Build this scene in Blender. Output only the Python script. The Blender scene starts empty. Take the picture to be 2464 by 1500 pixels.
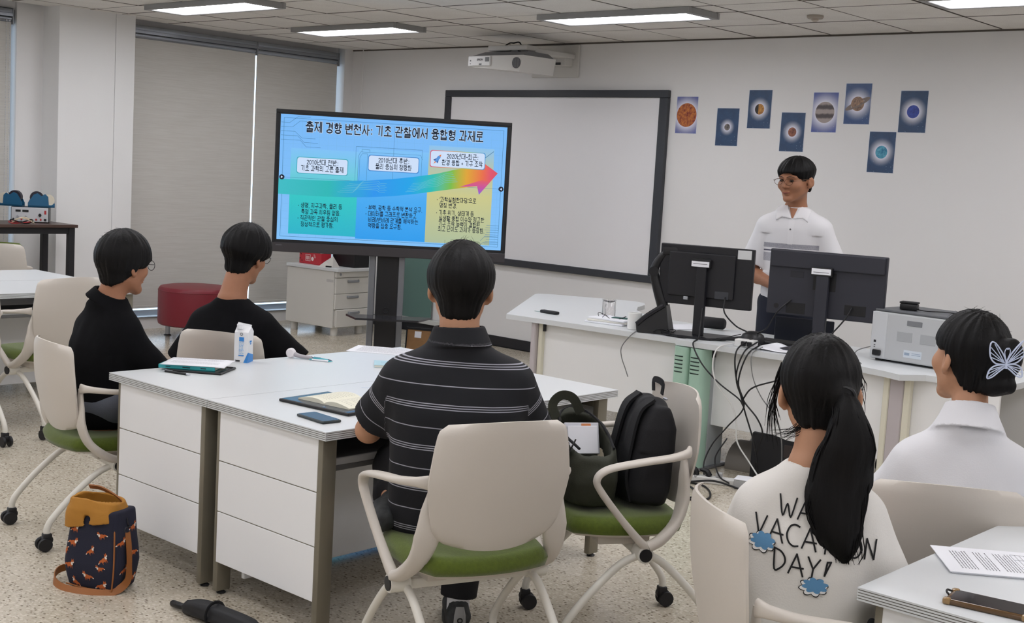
import bpy, bmesh, math, random
import numpy as np
from mathutils import Vector, Matrix
from mathutils.bvhtree import BVHTree

S = bpy.context.scene
C = S.collection
PI = math.pi
rnd = random.Random(7)

# ---------------------------------------------------------------- camera
FPX, PITCH, ROLL, YAW = 3041.5, 0.10927, 0.05782, 0.72867
CAM = np.array([0.0, 0.0, 1.60])
_cy, _sy = math.cos(YAW), math.sin(YAW)
_fw = np.array([-_sy * math.cos(PITCH), _cy * math.cos(PITCH), -math.sin(PITCH)])
_r0 = np.array([_cy, _sy, 0.0])
_u0 = np.cross(_r0, _fw)
_r = math.cos(ROLL) * _r0 + math.sin(ROLL) * _u0
_u = -math.sin(ROLL) * _r0 + math.cos(ROLL) * _u0
cam_d = bpy.data.cameras.new('camera')
cam_d.sensor_fit = 'HORIZONTAL'
cam_d.sensor_width = 36.0
cam_d.lens = FPX / 2464.0 * 36.0
cam_d.clip_start = 0.05
cam_d.clip_end = 100
cam = bpy.data.objects.new('camera', cam_d)
C.objects.link(cam)
cam.matrix_world = Matrix(((_r[0], _u[0], -_fw[0], CAM[0]), (_r[1], _u[1], -_fw[1], CAM[1]), (_r[2], _u[2], -_fw[2], CAM[2]), (0, 0, 0, 1)))
S.camera = cam


def project(p):
    q = np.asarray(p, float) - CAM
    d = q @ _fw
    return 1232 + FPX * (q @ _r) / d, 750 - FPX * (q @ _u) / d, d


# ---------------------------------------------------------------- daylight outside, exposure
W = bpy.data.worlds.new('daylight')
S.world = W
W.use_nodes = True
_bg = W.node_tree.nodes['Background']
_bg.inputs['Color'].default_value = (0.62, 0.80, 1.0, 1)
_bg.inputs['Strength'].default_value = 3.0
S.view_settings.view_transform = 'Standard'
S.view_settings.look = 'None'
S.view_settings.gamma = 1.0
S.view_settings.use_curve_mapping = False
S.view_settings.exposure = 0.0
PANEL_LIGHT = 11.0          # radiance of the ceiling panels


# ---------------------------------------------------------------- materials
def lin(c):
    return tuple(((v / 255.0) / 12.92 if v <= 10 else ((v / 255.0 + 0.055) / 1.055) ** 2.4) for v in c)


MATS = {}


def M(name, col, rough=0.5, metal=0.0, spec=0.5, var=None, bump=None, emit=0.0, trans=0.0, ior=1.45, sheen=0.0, alpha=1.0):
    """var = (scale, amount, (sx,sy,sz)) colour noise; bump = (scale, strength, (sx,sy,sz))"""
    if name in MATS:
        return MATS[name]
    m = bpy.data.materials.new(name)
    m.use_nodes = True
    nt = m.node_tree
    b = nt.nodes['Principled BSDF']
    c = lin(col) + (1,)
    b.inputs['Base Color'].default_value = c
    b.inputs['Roughness'].default_value = rough
    b.inputs['Metallic'].default_value = metal
    b.inputs['Specular IOR Level'].default_value = spec
    b.inputs['IOR'].default_value = ior
    if trans:
        b.inputs['Transmission Weight'].default_value = trans
    if sheen:
        b.inputs['Sheen Weight'].default_value = sheen
    if alpha < 1:
        b.inputs['Alpha'].default_value = alpha
    if emit:
        b.inputs['Emission Color'].default_value = c
        b.inputs['Emission Strength'].default_value = emit

    def noise(sc, st):
        tc = nt.nodes.new('ShaderNodeTexCoord')
        mp = nt.nodes.new('ShaderNodeMapping')
        mp.inputs['Scale'].default_value = st
        nz = nt.nodes.new('ShaderNodeTexNoise')
        nz.inputs['Scale'].default_value = sc
        nz.inputs['Detail'].default_value = 4
        nt.links.new(tc.outputs['Object'], mp.inputs['Vector'])
        nt.links.new(mp.outputs[0], nz.inputs['Vector'])
        return nz.outputs['Fac']
    if var:
        f = noise(var[0], var[2] if len(var) > 2 else (1, 1, 1))
        r = nt.nodes.new('ShaderNodeValToRGB')
        a = var[1]
        r.color_ramp.elements[0].position = 0.3
        r.color_ramp.elements[1].position = 0.7
        r.color_ramp.elements[0].color = tuple(min(1, v * (1 - a)) for v in c[:3]) + (1,)
        r.color_ramp.elements[1].color = tuple(min(1, v * (1 + a)) for v in c[:3]) + (1,)
        nt.links.new(f, r.inputs['Fac'])
        nt.links.new(r.outputs['Color'], b.inputs['Base Color'])
    if bump:
        f = noise(bump[0], bump[2] if len(bump) > 2 else (1, 1, 1))
        bp = nt.nodes.new('ShaderNodeBump')
        bp.inputs['Strength'].default_value = bump[1]
        bp.inputs['Distance'].default_value = 0.004
        nt.links.new(f, bp.inputs['Height'])
        nt.links.new(bp.outputs['Normal'], b.inputs['Normal'])
    MATS[name] = m
    return m


class NT:
    """short-hand for building node trees"""
    def __init__(s, m):
        s.t = m.node_tree
        s.b = s.t.nodes['Principled BSDF']

    def n(s, kind, **kw):
        x = s.t.nodes.new('ShaderNode' + kind)
        for k, v in kw.items():
            setattr(x, k, v)
        return x

    def l(s, a, b):
        s.t.links.new(a, b)

    def val(s, x, sock):
        if isinstance(x, (int, float)):
            sock.default_value = x
        else:
            s.l(x, sock)

    def m(s, op, a, b=0.0, c=0.0, clamp=False):
        x = s.n('Math', operation=op)
        x.use_clamp = clamp
        s.val(a, x.inputs[0])
        s.val(b, x.inputs[1])
        s.val(c, x.inputs[2])
        return x.outputs[0]

    def ramp(s, f, stops, interp='LINEAR'):
        x = s.n('ValToRGB')
        e = x.color_ramp.elements
        x.color_ramp.interpolation = interp
        while len(e) < len(stops):
            e.new(0.5)
        for i, (p, c) in enumerate(stops):
            e[i].position = p
            e[i].color = lin(c) + (1,)
        s.l(f, x.inputs['Fac'])
        return x.outputs['Color']

    def mix(s, f, a, b):
        x = s.n('Mix', data_type='RGBA')
        s.val(f, x.inputs['Factor'])
        for v, i in ((a, 6), (b, 7)):
            if isinstance(v, tuple):
                x.inputs[i].default_value = lin(v) + (1,)
            else:
                s.l(v, x.inputs[i])
        return x.outputs[2]

    def step(s, x, e, soft=0.01):
        """0 below e, 1 above"""
        y = s.n('MapRange')
        y.interpolation_type = 'SMOOTHSTEP'
        s.val(x, y.inputs['Value'])
        y.inputs['From Min'].default_value = e - soft
        y.inputs['From Max'].default_value = e + soft
        return y.outputs[0]

    def noise(s, vec, sc, det=3, rough=0.5):
        x = s.n('TexNoise')
        x.inputs['Scale'].default_value = sc
        x.inputs['Detail'].default_value = det
        x.inputs['Roughness'].default_value = rough
        if vec is not None:
            s.l(vec, x.inputs['Vector'])
        return x.outputs['Fac']


def newmat(name, rough=0.5):
    m = bpy.data.materials.new(name)
    m.use_nodes = True
    m.node_tree.nodes['Principled BSDF'].inputs['Roughness'].default_value = rough
    MATS[name] = m
    return m, NT(m)


# ---------------------------------------------------------------- mesh building
def spline(pts, k=6, closed=False):
    P = [np.asarray(p, float) for p in pts]
    n = len(P)
    out = []
    rng = range(n if closed else n - 1)
    for i in rng:
        p1, p2 = P[i], P[(i + 1) % n]
        p0 = P[i - 1] if (i > 0 or closed) else 2 * p1 - p2
        p3 = P[(i + 2) % n] if (i + 2 < n or closed) else 2 * p2 - p1
        for j in range(k):
            t = j / k
            out.append(0.5 * ((2 * p1) + (-p0 + p2) * t + (2 * p0 - 5 * p1 + 4 * p2 - p3) * t * t + (-p0 + 3 * p1 - 3 * p2 + p3) * t ** 3))
    if not closed:
        out.append(P[-1])
    return out


def unit(v):
    v = np.asarray(v, float)
    return v / (np.linalg.norm(v) + 1e-12)


class G:
    def __init__(s):
        s.v = []
        s.f = []

    def add(s, vs, fs, mat=None):
        o = len(s.v)
        if mat is not None:
            vs = [tuple(mat @ Vector(v)) for v in vs]
        s.v.extend([tuple(float(c) for c in v) for v in vs])
        s.f.extend([tuple(i + o for i in f) for f in fs])
        return s

    def box(s, x0, x1, y0, y1, z0, z1, mat=None):
        return s.add([(x0, y0, z0), (x1, y0, z0), (x1, y1, z0), (x0, y1, z0), (x0, y0, z1), (x1, y0, z1), (x1, y1, z1), (x0, y1, z1)],
                     [(3, 2, 1, 0), (4, 5, 6, 7), (0, 1, 5, 4), (1, 2, 6, 5), (2, 3, 7, 6), (3, 0, 4, 7)], mat)

    def rbox(s, x0, x1, y0, y1, z0, z1, r=0.004, seg=2, mat=None):
        bm = bmesh.new()
        bmesh.ops.create_cube(bm, size=1)
        for v in bm.verts:
            v.co = Vector(((x0 + x1) / 2 + v.co.x * (x1 - x0), (y0 + y1) / 2 + v.co.y * (y1 - y0), (z0 + z1) / 2 + v.co.z * (z1 - z0)))
        bmesh.ops.bevel(bm, geom=list(bm.edges), offset=r, segments=seg, profile=0.5, affect='EDGES', clamp_overlap=True)
        s.bm(bm, mat)
        return s

    def bm(s, bm, mat=None):
        bm.verts.index_update()
        s.add([v.co[:] for v in bm.verts], [[v.index for v in f.verts] for f in bm.faces], mat)
        bm.free()
        return s

    def prism(s, poly, z0, z1, mat=None):
        n = len(poly)
        a = sum(poly[i][0] * poly[(i + 1) % n][1] - poly[(i + 1) % n][0] * poly[i][1] for i in range(n))
        if a < 0:
            poly = poly[::-1]
        return s.add([(x, y, z0) for x, y in poly] + [(x, y, z1) for x, y in poly],
                     [tuple(range(n))[::-1], tuple(range(n, 2 * n))] + [(i, (i + 1) % n, n + (i + 1) % n, n + i) for i in range(n)], mat)

    def lathe(s, prof, n=24, c=(0, 0, 0), mat=None):
        vs = []
        for r, z in prof:
            for i in range(n):
                a = 2 * PI * i / n
                vs.append((c[0] + r * math.cos(a), c[1] + r * math.sin(a), c[2] + z))
        m = len(prof)
        fs = [(j * n + i, j * n + (i + 1) % n, (j + 1) * n + (i + 1) % n, (j + 1) * n + i) for j in range(m - 1) for i in range(n)]
        fs += [tuple(range(n))[::-1], tuple((m - 1) * n + i for i in range(n))]
        return s.add(vs, fs, mat)

    def sweep(s, pts, ra, rb=None, n=10, up=(0, 0, 1), cap=True, closed=False, power=2.0, mat=None):
        """tube along pts; ra along 'side', rb along the carried normal; numbers or lists"""
        P = [np.asarray(p, float) for p in pts]
        m = len(P)
        rb = ra if rb is None else rb
        A = [ra] * m if isinstance(ra, (int, float)) else list(ra)
        B = [rb] * m if isinstance(rb, (int, float)) else list(rb)
        if len(A) != m:
            A = list(np.interp(np.linspace(0, 1, m), np.linspace(0, 1, len(A)), A))
        if len(B) != m:
            B = list(np.interp(np.linspace(0, 1, m), np.linspace(0, 1, len(B)), B))
        T = []
        for i in range(m):
            a = P[i - 1] if (i > 0 or closed) else P[i]
            b = P[(i + 1) % m] if (i < m - 1 or closed) else P[i]
            T.append(unit(b - a))
        nn = np.asarray(up, float)
        nn = nn - T[0] * (nn @ T[0])
        if np.linalg.norm(nn) < 1e-4:
            nn = np.array([1.0, 0, 0]) - T[0] * T[0][0]
        nn = unit(nn)
        vs = []
        for i in range(m):
            nn = unit(nn - T[i] * (nn @ T[i]))
            sd = np.cross(T[i], nn)
            for j in range(n):
                a = 2 * PI * j / n
                ca, sa = math.cos(a), math.sin(a)
                if power != 2.0:
                    ca = math.copysign(abs(ca) ** (2 / power), ca)
                    sa = math.copysign(abs(sa) ** (2 / power), sa)
                vs.append(P[i] + sd * A[i] * ca + nn * B[i] * sa)
        fs = []
        for i in range(m if closed else m - 1):
            k = (i + 1) % m
            for j in range(n):
                fs.append((i * n + j, i * n + (j + 1) % n, k * n + (j + 1) % n, k * n + j))
        if cap and not closed:
            fs += [tuple(range(n))[::-1], tuple((m - 1) * n + j for j in range(n))]
        return s.add(vs, fs, mat)

    def ribbon(s, pts, w, nrm, t=0.002):
        """flat strap: width w along nrm x tangent, thickness t along nrm (nrm one vector or a list)"""
        P = [np.asarray(p, float) for p in pts]
        m = len(P)
        vs = []
        for i in range(m):
            T = unit(P[min(i + 1, m - 1)] - P[max(i - 1, 0)])
            N = np.asarray(nrm[i] if isinstance(nrm, list) else nrm, float)
            N = unit(N - T * (N @ T))
            D = np.cross(T, N) * w / 2
            vs += [P[i] - D - N * t / 2, P[i] + D - N * t / 2, P[i] + D + N * t / 2, P[i] - D + N * t / 2]
        fs = [(3, 2, 1, 0), tuple(4 * (m - 1) + i for i in range(4))]
        for i in range(m - 1):
            for j in range(4):
                fs.append((4 * i + j, 4 * i + (j + 1) % 4, 4 * i + 4 + (j + 1) % 4, 4 * i + 4 + j))
        return s.add(vs, fs)

    def mesh(s, name, smooth=False, angle=40):
        me = bpy.data.meshes.new(name)
        me.from_pydata(s.v, [], s.f)
        me.validate()
        if smooth:
            me.polygons.foreach_set('use_smooth', [True] * len(me.polygons))
            if angle and angle < 180:
                me.set_sharp_from_angle(angle=math.radians(angle))
        me.update()
        return me


def obj(name, g, mat, parent=None, smooth=False, loc=None, rotz=0.0, rot=None, label=None, angle=40):
    me = g.mesh(name, smooth, angle) if isinstance(g, G) else g
    o = bpy.data.objects.new(name, me)
    C.objects.link(o)
    if mat is not None:
        if len(me.materials) == 0:
            me.materials.append(mat)
    if parent is not None:
        o.parent = parent
    if loc is not None:
        o.location = loc
    if rot is not None:
        o.rotation_euler = rot
    elif rotz:
        o.rotation_euler = (0, 0, rotz)
    if label:
        o['label'] = label
    return o


def tag(o, label, cat, group=None):
    o['label'] = label
    o['category'] = cat
    if group:
        o['group'] = group
    return o


def thing(name, label, cat, loc=(0, 0, 0), rotz=0.0, group=None, rot=None):
    o = bpy.data.objects.new(name, None)
    o.empty_display_size = 0.1
    C.objects.link(o)
    o.location = loc
    o.rotation_euler = rot if rot is not None else (0, 0, rotz)
    return tag(o, label, cat, group)


def struct(name, g, mat, parent=None, **kw):
    o = obj(name, g, mat, parent, **kw)
    if parent is None:
        o['kind'] = 'structure'
    return o


def dup(root, loc, rotz, label, group=None):
    r = root.copy()
    C.objects.link(r)
    r.location = loc
    r.rotation_euler = (0, 0, rotz)
    r['label'] = label
    if group:
        r['group'] = group
    for ch in list(root.children):
        c = ch.copy()
        C.objects.link(c)
        c.parent = r
        for g in list(ch.children):
            d = g.copy()
            C.objects.link(d)
            d.parent = c
    return r


def tri2d(polys):
    """triangulate 2-D outlines -> (verts, faces)"""
    from mathutils.geometry import tessellate_polygon
    vs, fs = [], []
    for p in polys:
        o = len(vs)
        vs += [(x, y) for x, y in p]
        for t in tessellate_polygon([[Vector((x, y, 0)) for x, y in p]]):
            fs.append(tuple(i + o for i in t))
    return vs, fs


def text_geo(s, size, align='LEFT', bold=0.0, spacing=1.0, line=1.0):
    cu = bpy.data.curves.new('lettering', 'FONT')
    cu.body = s
    cu.size = size
    cu.align_x = align
    cu.offset = bold
    cu.space_character = spacing
    cu.space_line = line
    cu.resolution_u = 3
    ob = bpy.data.objects.new('lettering', cu)
    C.objects.link(ob)
    dg = bpy.context.evaluated_depsgraph_get()
    me = bpy.data.meshes.new_from_object(ob.evaluated_get(dg))
    vs = [v.co[:] for v in me.vertices]
    fs = [tuple(p.vertices) for p in me.polygons]
    bpy.data.objects.remove(ob)
    bpy.data.meshes.remove(me)
    bpy.data.curves.remove(cu)
    return vs, fs
# ---------------------------------------------------------------- implicit surfaces (people, bags, cloth)
_perm = np.random.RandomState(3).rand(32, 32, 32).astype(np.float32)


def vnoise(p):
    i = np.floor(p).astype(int)
    f = p - i
    f = f * f * (3 - 2 * f)
    r = 0
    for dx in (0, 1):
        for dy in (0, 1):
            for dz in (0, 1):
                w = (f[:, 0] if dx else 1 - f[:, 0]) * (f[:, 1] if dy else 1 - f[:, 1]) * (f[:, 2] if dz else 1 - f[:, 2])
                r = r + w * _perm[(i[:, 0] + dx) & 31, (i[:, 1] + dy) & 31, (i[:, 2] + dz) & 31]
    return r * 2 - 1


def smin(a, b, k):
    if k <= 0:
        return np.minimum(a, b)
    h = np.maximum(k - np.abs(a - b), 0) / k
    return np.minimum(a, b) - h * h * k * 0.25


def smax(a, b, k):
    return -smin(-a, -b, k)


def cap_(p, a, b, ra, rb):
    a = np.asarray(a, float)
    ba = np.asarray(b, float) - a
    pa = p - a
    t = np.clip((pa @ ba) / (ba @ ba + 1e-12), 0, 1)
    return np.linalg.norm(pa - t[:, None] * ba, axis=1) - (ra + (rb - ra) * t)


def ell_(p, c, r, R=None):
    q = p - np.asarray(c, float)
    if R is not None:
        q = q @ R
    r = np.asarray(r, float)
    k0 = np.linalg.norm(q / r, axis=1)
    k1 = np.linalg.norm(q / (r * r), axis=1) + 1e-9
    return k0 * (k0 - 1) / k1


def loft_(p, tab, power=2.4):
    """tab rows: z, cx, cy, half width, half depth"""
    T = np.asarray(tab, float)
    zf = np.linspace(T[0, 0], T[-1, 0], 60)
    # smooth table
    cols = []
    for k in range(1, 5):
        y = np.interp(zf, T[:, 0], T[:, k])
        for _ in range(2):
            y[1:-1] = (y[:-2] + 2 * y[1:-1] + y[2:]) / 4
        cols.append(y)
    z = np.clip(p[:, 2], T[0, 0], T[-1, 0])
    cx, cy, w, d = [np.interp(z, zf, y) for y in cols]
    X = np.abs(p[:, 0] - cx)
    Y = np.abs(p[:, 1] - cy)
    k = ((X / w) ** power + (Y / d) ** power) ** (1 / power)
    r = np.sqrt(X * X + Y * Y)
    dist = r * (1 - 1 / np.maximum(k, 1e-4))
    dist = np.where(k < 0.05, -np.minimum(w, d), dist)
    ez = np.maximum(T[0, 0] - p[:, 2], p[:, 2] - T[-1, 0])
    return smax(dist * 0.9, ez, 0.03)


_CORN = [(0, 0, 0), (1, 0, 0), (0, 1, 0), (1, 1, 0), (0, 0, 1), (1, 0, 1), (0, 1, 1), (1, 1, 1)]
_EDG = [(0, 1), (2, 3), (4, 5), (6, 7), (0, 2), (1, 3), (4, 6), (5, 7), (0, 4), (1, 5), (2, 6), (3, 7)]


def nets(f, lo, hi, h, polish=1):
    """surface nets of f<0 in the box, evaluated only near the surface"""
    lo = np.asarray(lo, float)
    n = np.ceil((np.asarray(hi, float) - lo) / h).astype(int) + 1
    B = 5
    nb = -(-n // B)
    bi = np.stack(np.meshgrid(*[np.arange(k) for k in nb], indexing='ij'), -1).reshape(-1, 3)
    bc = lo + (bi * B + (B - 1) / 2) * h
    fv = f(bc)
    act = np.abs(fv) < B * h * 1.35
    sgn = np.where(fv < 0, -1.0, 1.0).reshape(nb)
    V = np.repeat(np.repeat(np.repeat(sgn, B, 0), B, 1), B, 2).astype(np.float32)
    am = np.repeat(np.repeat(np.repeat(act.reshape(nb), B, 0), B, 1), B, 2)
    ids = np.argwhere(am)
    for s in range(0, len(ids), 400000):
        q = ids[s:s + 400000]
        V[q[:, 0], q[:, 1], q[:, 2]] = f(lo + q * h)
    N = V.shape
    ins = V < 0
    cnt = sum(ins[c[0]:N[0] - 1 + c[0], c[1]:N[1] - 1 + c[1], c[2]:N[2] - 1 + c[2]].astype(np.int8) for c in _CORN)
    cells = np.argwhere((cnt > 0) & (cnt < 8))
    vals = np.stack([V[cells[:, 0] + c[0], cells[:, 1] + c[1], cells[:, 2] + c[2]] for c in _CORN], 1)
    pos = np.zeros((len(cells), 3))
    num = np.zeros(len(cells))
    cr = np.array(_CORN, float)
    for a, b in _EDG:
        va, vb = vals[:, a], vals[:, b]
        x = (va < 0) != (vb < 0)
        t = np.where(x, va / np.where(x, va - vb, 1), 0)
        pos += np.where(x[:, None], cr[a] + (cr[b] - cr[a]) * t[:, None], 0)
        num += x
    P = lo + (cells + pos / num[:, None]) * h
    idx = -np.ones((N[0], N[1], N[2]), int)
    idx[cells[:, 0], cells[:, 1], cells[:, 2]] = np.arange(len(cells))
    F = []
    for d in range(3):
        u, w = (d + 1) % 3, (d + 2) % 3
        sl0 = [slice(None)] * 3
        sl1 = [slice(None)] * 3
        sl0[d] = slice(0, N[d] - 1)
        sl1[d] = slice(1, N[d])
        a, b = ins[tuple(sl0)], ins[tuple(sl1)]
        e = np.argwhere(a != b)
        e = e[(e[:, u] > 0) & (e[:, w] > 0)]
        s = a[e[:, 0], e[:, 1], e[:, 2]]
        eu = np.zeros(3, int)
        eu[u] = 1
        ew = np.zeros(3, int)
        ew[w] = 1
        q = [e - eu - ew, e - ew, e, e - eu]
        q = np.stack([idx[k[:, 0], k[:, 1], k[:, 2]] for k in q], 1)
        q[~s] = q[~s][:, ::-1]
        F.append(q[(q >= 0).all(1)])
    F = np.concatenate(F)
    e = h * 0.5
    for _ in range(polish):
        g = np.stack([f(P + np.eye(3)[k] * e) - f(P - np.eye(3)[k] * e) for k in range(3)], 1) / (2 * e)
        st = (f(P) / (np.sum(g * g, 1) + 1e-6))[:, None] * g
        ln = np.linalg.norm(st, axis=1)[:, None] + 1e-9
        P = P - st * np.minimum(1, h * 0.7 / ln)
    return P, F


def sdf_mesh(name, f, lo, hi, h, polish=1, attr=None):
    P, F = nets(f, lo, hi, h, polish)
    me = bpy.data.meshes.new(name)
    me.vertices.add(len(P))
    me.vertices.foreach_set('co', P.astype(np.float32).ravel())
    me.loops.add(F.size)
    me.loops.foreach_set('vertex_index', F.astype(np.int32).ravel())
    me.polygons.add(len(F))
    me.polygons.foreach_set('loop_start', np.arange(0, F.size, 4, dtype=np.int32))
    me.polygons.foreach_set('loop_total', np.full(len(F), 4, dtype=np.int32))
    me.polygons.foreach_set('use_smooth', np.ones(len(F), dtype=bool))
    if attr is not None:
        a = me.attributes.new('stripe', 'FLOAT', 'POINT')
        a.data.foreach_set('value', attr(P).astype(np.float32))
    me.update()
    me.validate()
    return me


def rotm(yaw=0, pitch=0, roll=0):
    """columns = right, forward, up of a frame; yaw to the left, pitch up, roll to the right (degrees)"""
    y, p, r = [math.radians(a) for a in (yaw, pitch, roll)]
    Rz = np.array([[math.cos(y), -math.sin(y), 0], [math.sin(y), math.cos(y), 0], [0, 0, 1]])
    Rx = np.array([[1, 0, 0], [0, math.cos(p), -math.sin(p)], [0, math.sin(p), math.cos(p)]])
    Ry = np.array([[math.cos(r), 0, math.sin(r)], [0, 1, 0], [-math.sin(r), 0, math.cos(r)]])
    return Rz @ Rx @ Ry


def decal(bvh, vs, fs, origin, U, Vv, N, lift=0.0015, sub=0.012):
    """flat print: 2-D shapes laid on a surface along -N from the plane origin + x U + y Vv; returns G"""
    bm = bmesh.new()
    bv = [bm.verts.new((x, y, 0)) for x, y in [v[:2] for v in vs]]
    for f in fs:
        try:
            bm.faces.new([bv[i] for i in f])
        except ValueError:
            pass
    for _ in range(4):
        long = [e for e in bm.edges if e.calc_length() > sub]
        if not long:
            break
        bmesh.ops.subdivide_edges(bm, edges=long, cuts=1)
        bmesh.ops.triangulate(bm, faces=bm.faces[:])
    O, U, Vv, N = [np.asarray(a, float) for a in (origin, U, Vv, N)]
    bad = []
    for v in bm.verts:
        p = O + U * v.co.x + Vv * v.co.y + N * 0.3
        hit = bvh.ray_cast(Vector(p), Vector(-N), 0.8)
        if hit[0] is None:
            bad.append(v)
        else:
            nn = hit[1]
            if nn.dot(Vector(N)) < 0:
                nn = -nn
            v.co = hit[0] + nn * lift
    bmesh.ops.delete(bm, geom=bad, context='VERTS')
    g = G().bm(bm)
    return g
# ================================================================ THE ROOM
XL, XR, YB, YF, ZC = -10.05, 2.4, -3.2, 8.58, 2.745

# --- materials of the shell
m_wall = M('white_wall_paint', (231, 230, 230), 0.75, var=(1.2, 0.012), bump=(60, 0.08))
m_pillar = M('pillar_paint', (231, 231, 231), 0.7, bump=(50, 0.08))
m_base = M('dark_skirting', (38, 38, 42), 0.5)
m_grey = M('aluminium_grey', (150, 153, 158), 0.4, metal=0.6)
m_silver = M('brushed_silver', (185, 188, 195), 0.3, metal=0.85)
m_groove = M('joint_dark', (70, 66, 60), 0.9)
m_glass = M('clear_glass', (255, 255, 255), 0.02, trans=1.0, ior=1.45)

_m, t = newmat('terrazzo_tile', 0.22)
_g = t.n('NewGeometry')
_pos = _g.outputs['Position']
_mp = t.n('Mapping')
_mp.inputs['Scale'].default_value = (1.0, 1.35, 1.0)
t.l(_pos, _mp.inputs['Vector'])


def _vor(sc, feature='F1'):
    v = t.n('TexVoronoi')
    v.inputs['Scale'].default_value = sc
    t.l(_mp.outputs[0], v.inputs['Vector'])
    return v


_v1 = _vor(58)
_sep = t.n('SeparateColor')
t.l(_v1.outputs['Color'], _sep.inputs[0])
_chip = t.m('MULTIPLY', t.step(_sep.outputs[0], 0.62, 0.02), t.m('SUBTRACT', 1.0, t.step(_v1.outputs['Distance'], 0.34, 0.09)))
_v2 = _vor(105)
_sep2 = t.n('SeparateColor')
t.l(_v2.outputs['Color'], _sep2.inputs[0])
_chip2 = t.m('MULTIPLY', t.step(_sep2.outputs[1], 0.70, 0.02), t.m('SUBTRACT', 1.0, t.step(_v2.outputs['Distance'], 0.33, 0.10)))
_base = t.ramp(t.noise(_pos, 3.0, 5), [(0.3, (186, 176, 158)), (0.7, (203, 194, 177))])
_oi = t.n('ObjectInfo')
_base = t.mix(t.m('MULTIPLY', _oi.outputs['Random'], 0.35), _base, (188, 177, 160))
_c = t.mix(t.m('MULTIPLY', _chip, 0.85), _base, (104, 92, 74))
_c = t.mix(t.m('MULTIPLY', _chip2, 0.55), _c, (140, 122, 100))
_v3 = _vor(100)
_sep3 = t.n('SeparateColor')
t.l(_v3.outputs['Color'], _sep3.inputs[0])
_c = t.mix(t.m('MULTIPLY', t.step(_sep3.outputs[2], 0.80, 0.02), 0.5), _c, (226, 219, 205))
t.l(_c, t.b.inputs['Base Color'])
t.l(t.m('ADD', t.m('MULTIPLY', t.noise(_pos, 8.0, 3), 0.10), 0.15), t.b.inputs['Roughness'])
m_floor = _m

_m, t = newmat('mineral_ceiling_tile', 0.95)
_pos = t.n('NewGeometry').outputs['Position']
_f = t.m('MULTIPLY', t.step(t.noise(_pos, 160, 2), 0.64, 0.03), 0.35)
t.l(t.mix(_f, t.ramp(t.noise(_pos, 5, 3), [(0.3, (224, 220, 215)), (0.7, (230, 227, 222))]), (150, 144, 138)), t.b.inputs['Base Color'])
m_ceil = _m

_m, t = newmat('woven_blind_fabric', 0.85)
_pos = t.n('NewGeometry').outputs['Position']
_mp = t.n('Mapping')
_mp.inputs['Scale'].default_value = (4, 4, 130)
t.l(_pos, _mp.inputs['Vector'])
_f = t.noise(_mp.outputs[0], 1.0, 4, 0.6)
t.l(t.ramp(_f, [(0.3, (203, 200, 194)), (0.7, (214, 212, 207))]), t.b.inputs['Base Color'])
_bp = t.n('Bump')
_bp.inputs['Strength'].default_value = 0.12
_bp.inputs['Distance'].default_value = 0.002
t.l(_f, _bp.inputs['Height'])
t.l(_bp.outputs[0], t.b.inputs['Normal'])
_tr = t.n('BsdfTranslucent')
_tr.inputs['Color'].default_value = lin((170, 165, 158)) + (1,)
_mx = t.n('MixShader')
_mx.inputs[0].default_value = 0.06
t.l(t.b.outputs[0], _mx.inputs[1])
t.l(_tr.outputs[0], _mx.inputs[2])
t.l(_mx.outputs[0], t.t.nodes['Material Output'].inputs['Surface'])
m_blind = _m

# --- floor: slab + single tiles (the 300 that show largest) + the rest
TS = 0.4215
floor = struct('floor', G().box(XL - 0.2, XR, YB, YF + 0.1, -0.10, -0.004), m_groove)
_tile = G().rbox(-TS / 2 + 0.0007, TS / 2 - 0.0007, -TS / 2 + 0.0007, TS / 2 - 0.0007, -0.012, 0.0, 0.0006, 1).mesh('floor_tile')
_tile.materials.append(m_floor)
_cand, _rest = [], []
for i in range(-17, 14):
    for j in range(-14, 16):
        x, y = -3.05 + TS * (i + 0.5), 2.22 + TS * (j + 0.5)
        if x < XL - 0.15 or x > XR or y < YB or y > YF:
            continue
        vis = False
        if y > 0.5:
            px, py, d = project((x, y, 0))
            vis = d > 0.5 and -150 < px < 2614 and -100 < py < 1680
        (_cand if vis else _rest).append((x, y))
_cand.sort(key=lambda q: q[0] ** 2 + q[1] ** 2)
for x, y in _cand[:300]:
    obj('floor_tile', _tile, None, floor, loc=(x, y, 0))
_g = G()
for x, y in _cand[300:] + _rest:
    a = TS / 2 - 0.0007
    _g.box(x - a, x + a, y - a, y + a, -0.012, 0.0)
_o = obj('distant_floor_tiles', _g, m_floor, floor)
_o['kind'] = 'stuff'

# --- walls
wall_front = struct('wall_front', G().box(XL - 0.25, XR, YF, YF + 0.15, 0, ZC + 0.1), m_wall)
wall_right = struct('wall_right', G().box(XR, XR + 0.15, YB, YF + 0.15, 0, ZC + 0.1), m_wall)
wall_back = struct('wall_back', G().box(XL - 0.25, XR, YB - 0.15, YB, 0, ZC + 0.1), m_wall)
struct('baseboard_front', G().rbox(XL + 0.02, XR, YF - 0.012, YF, 0, 0.092, 0.002, 1), m_base)
struct('trim_1', G().rbox(-9.87, -9.855, YF - 0.010, YF, 0.092, ZC, 0.002, 1), m_wall)

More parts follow.
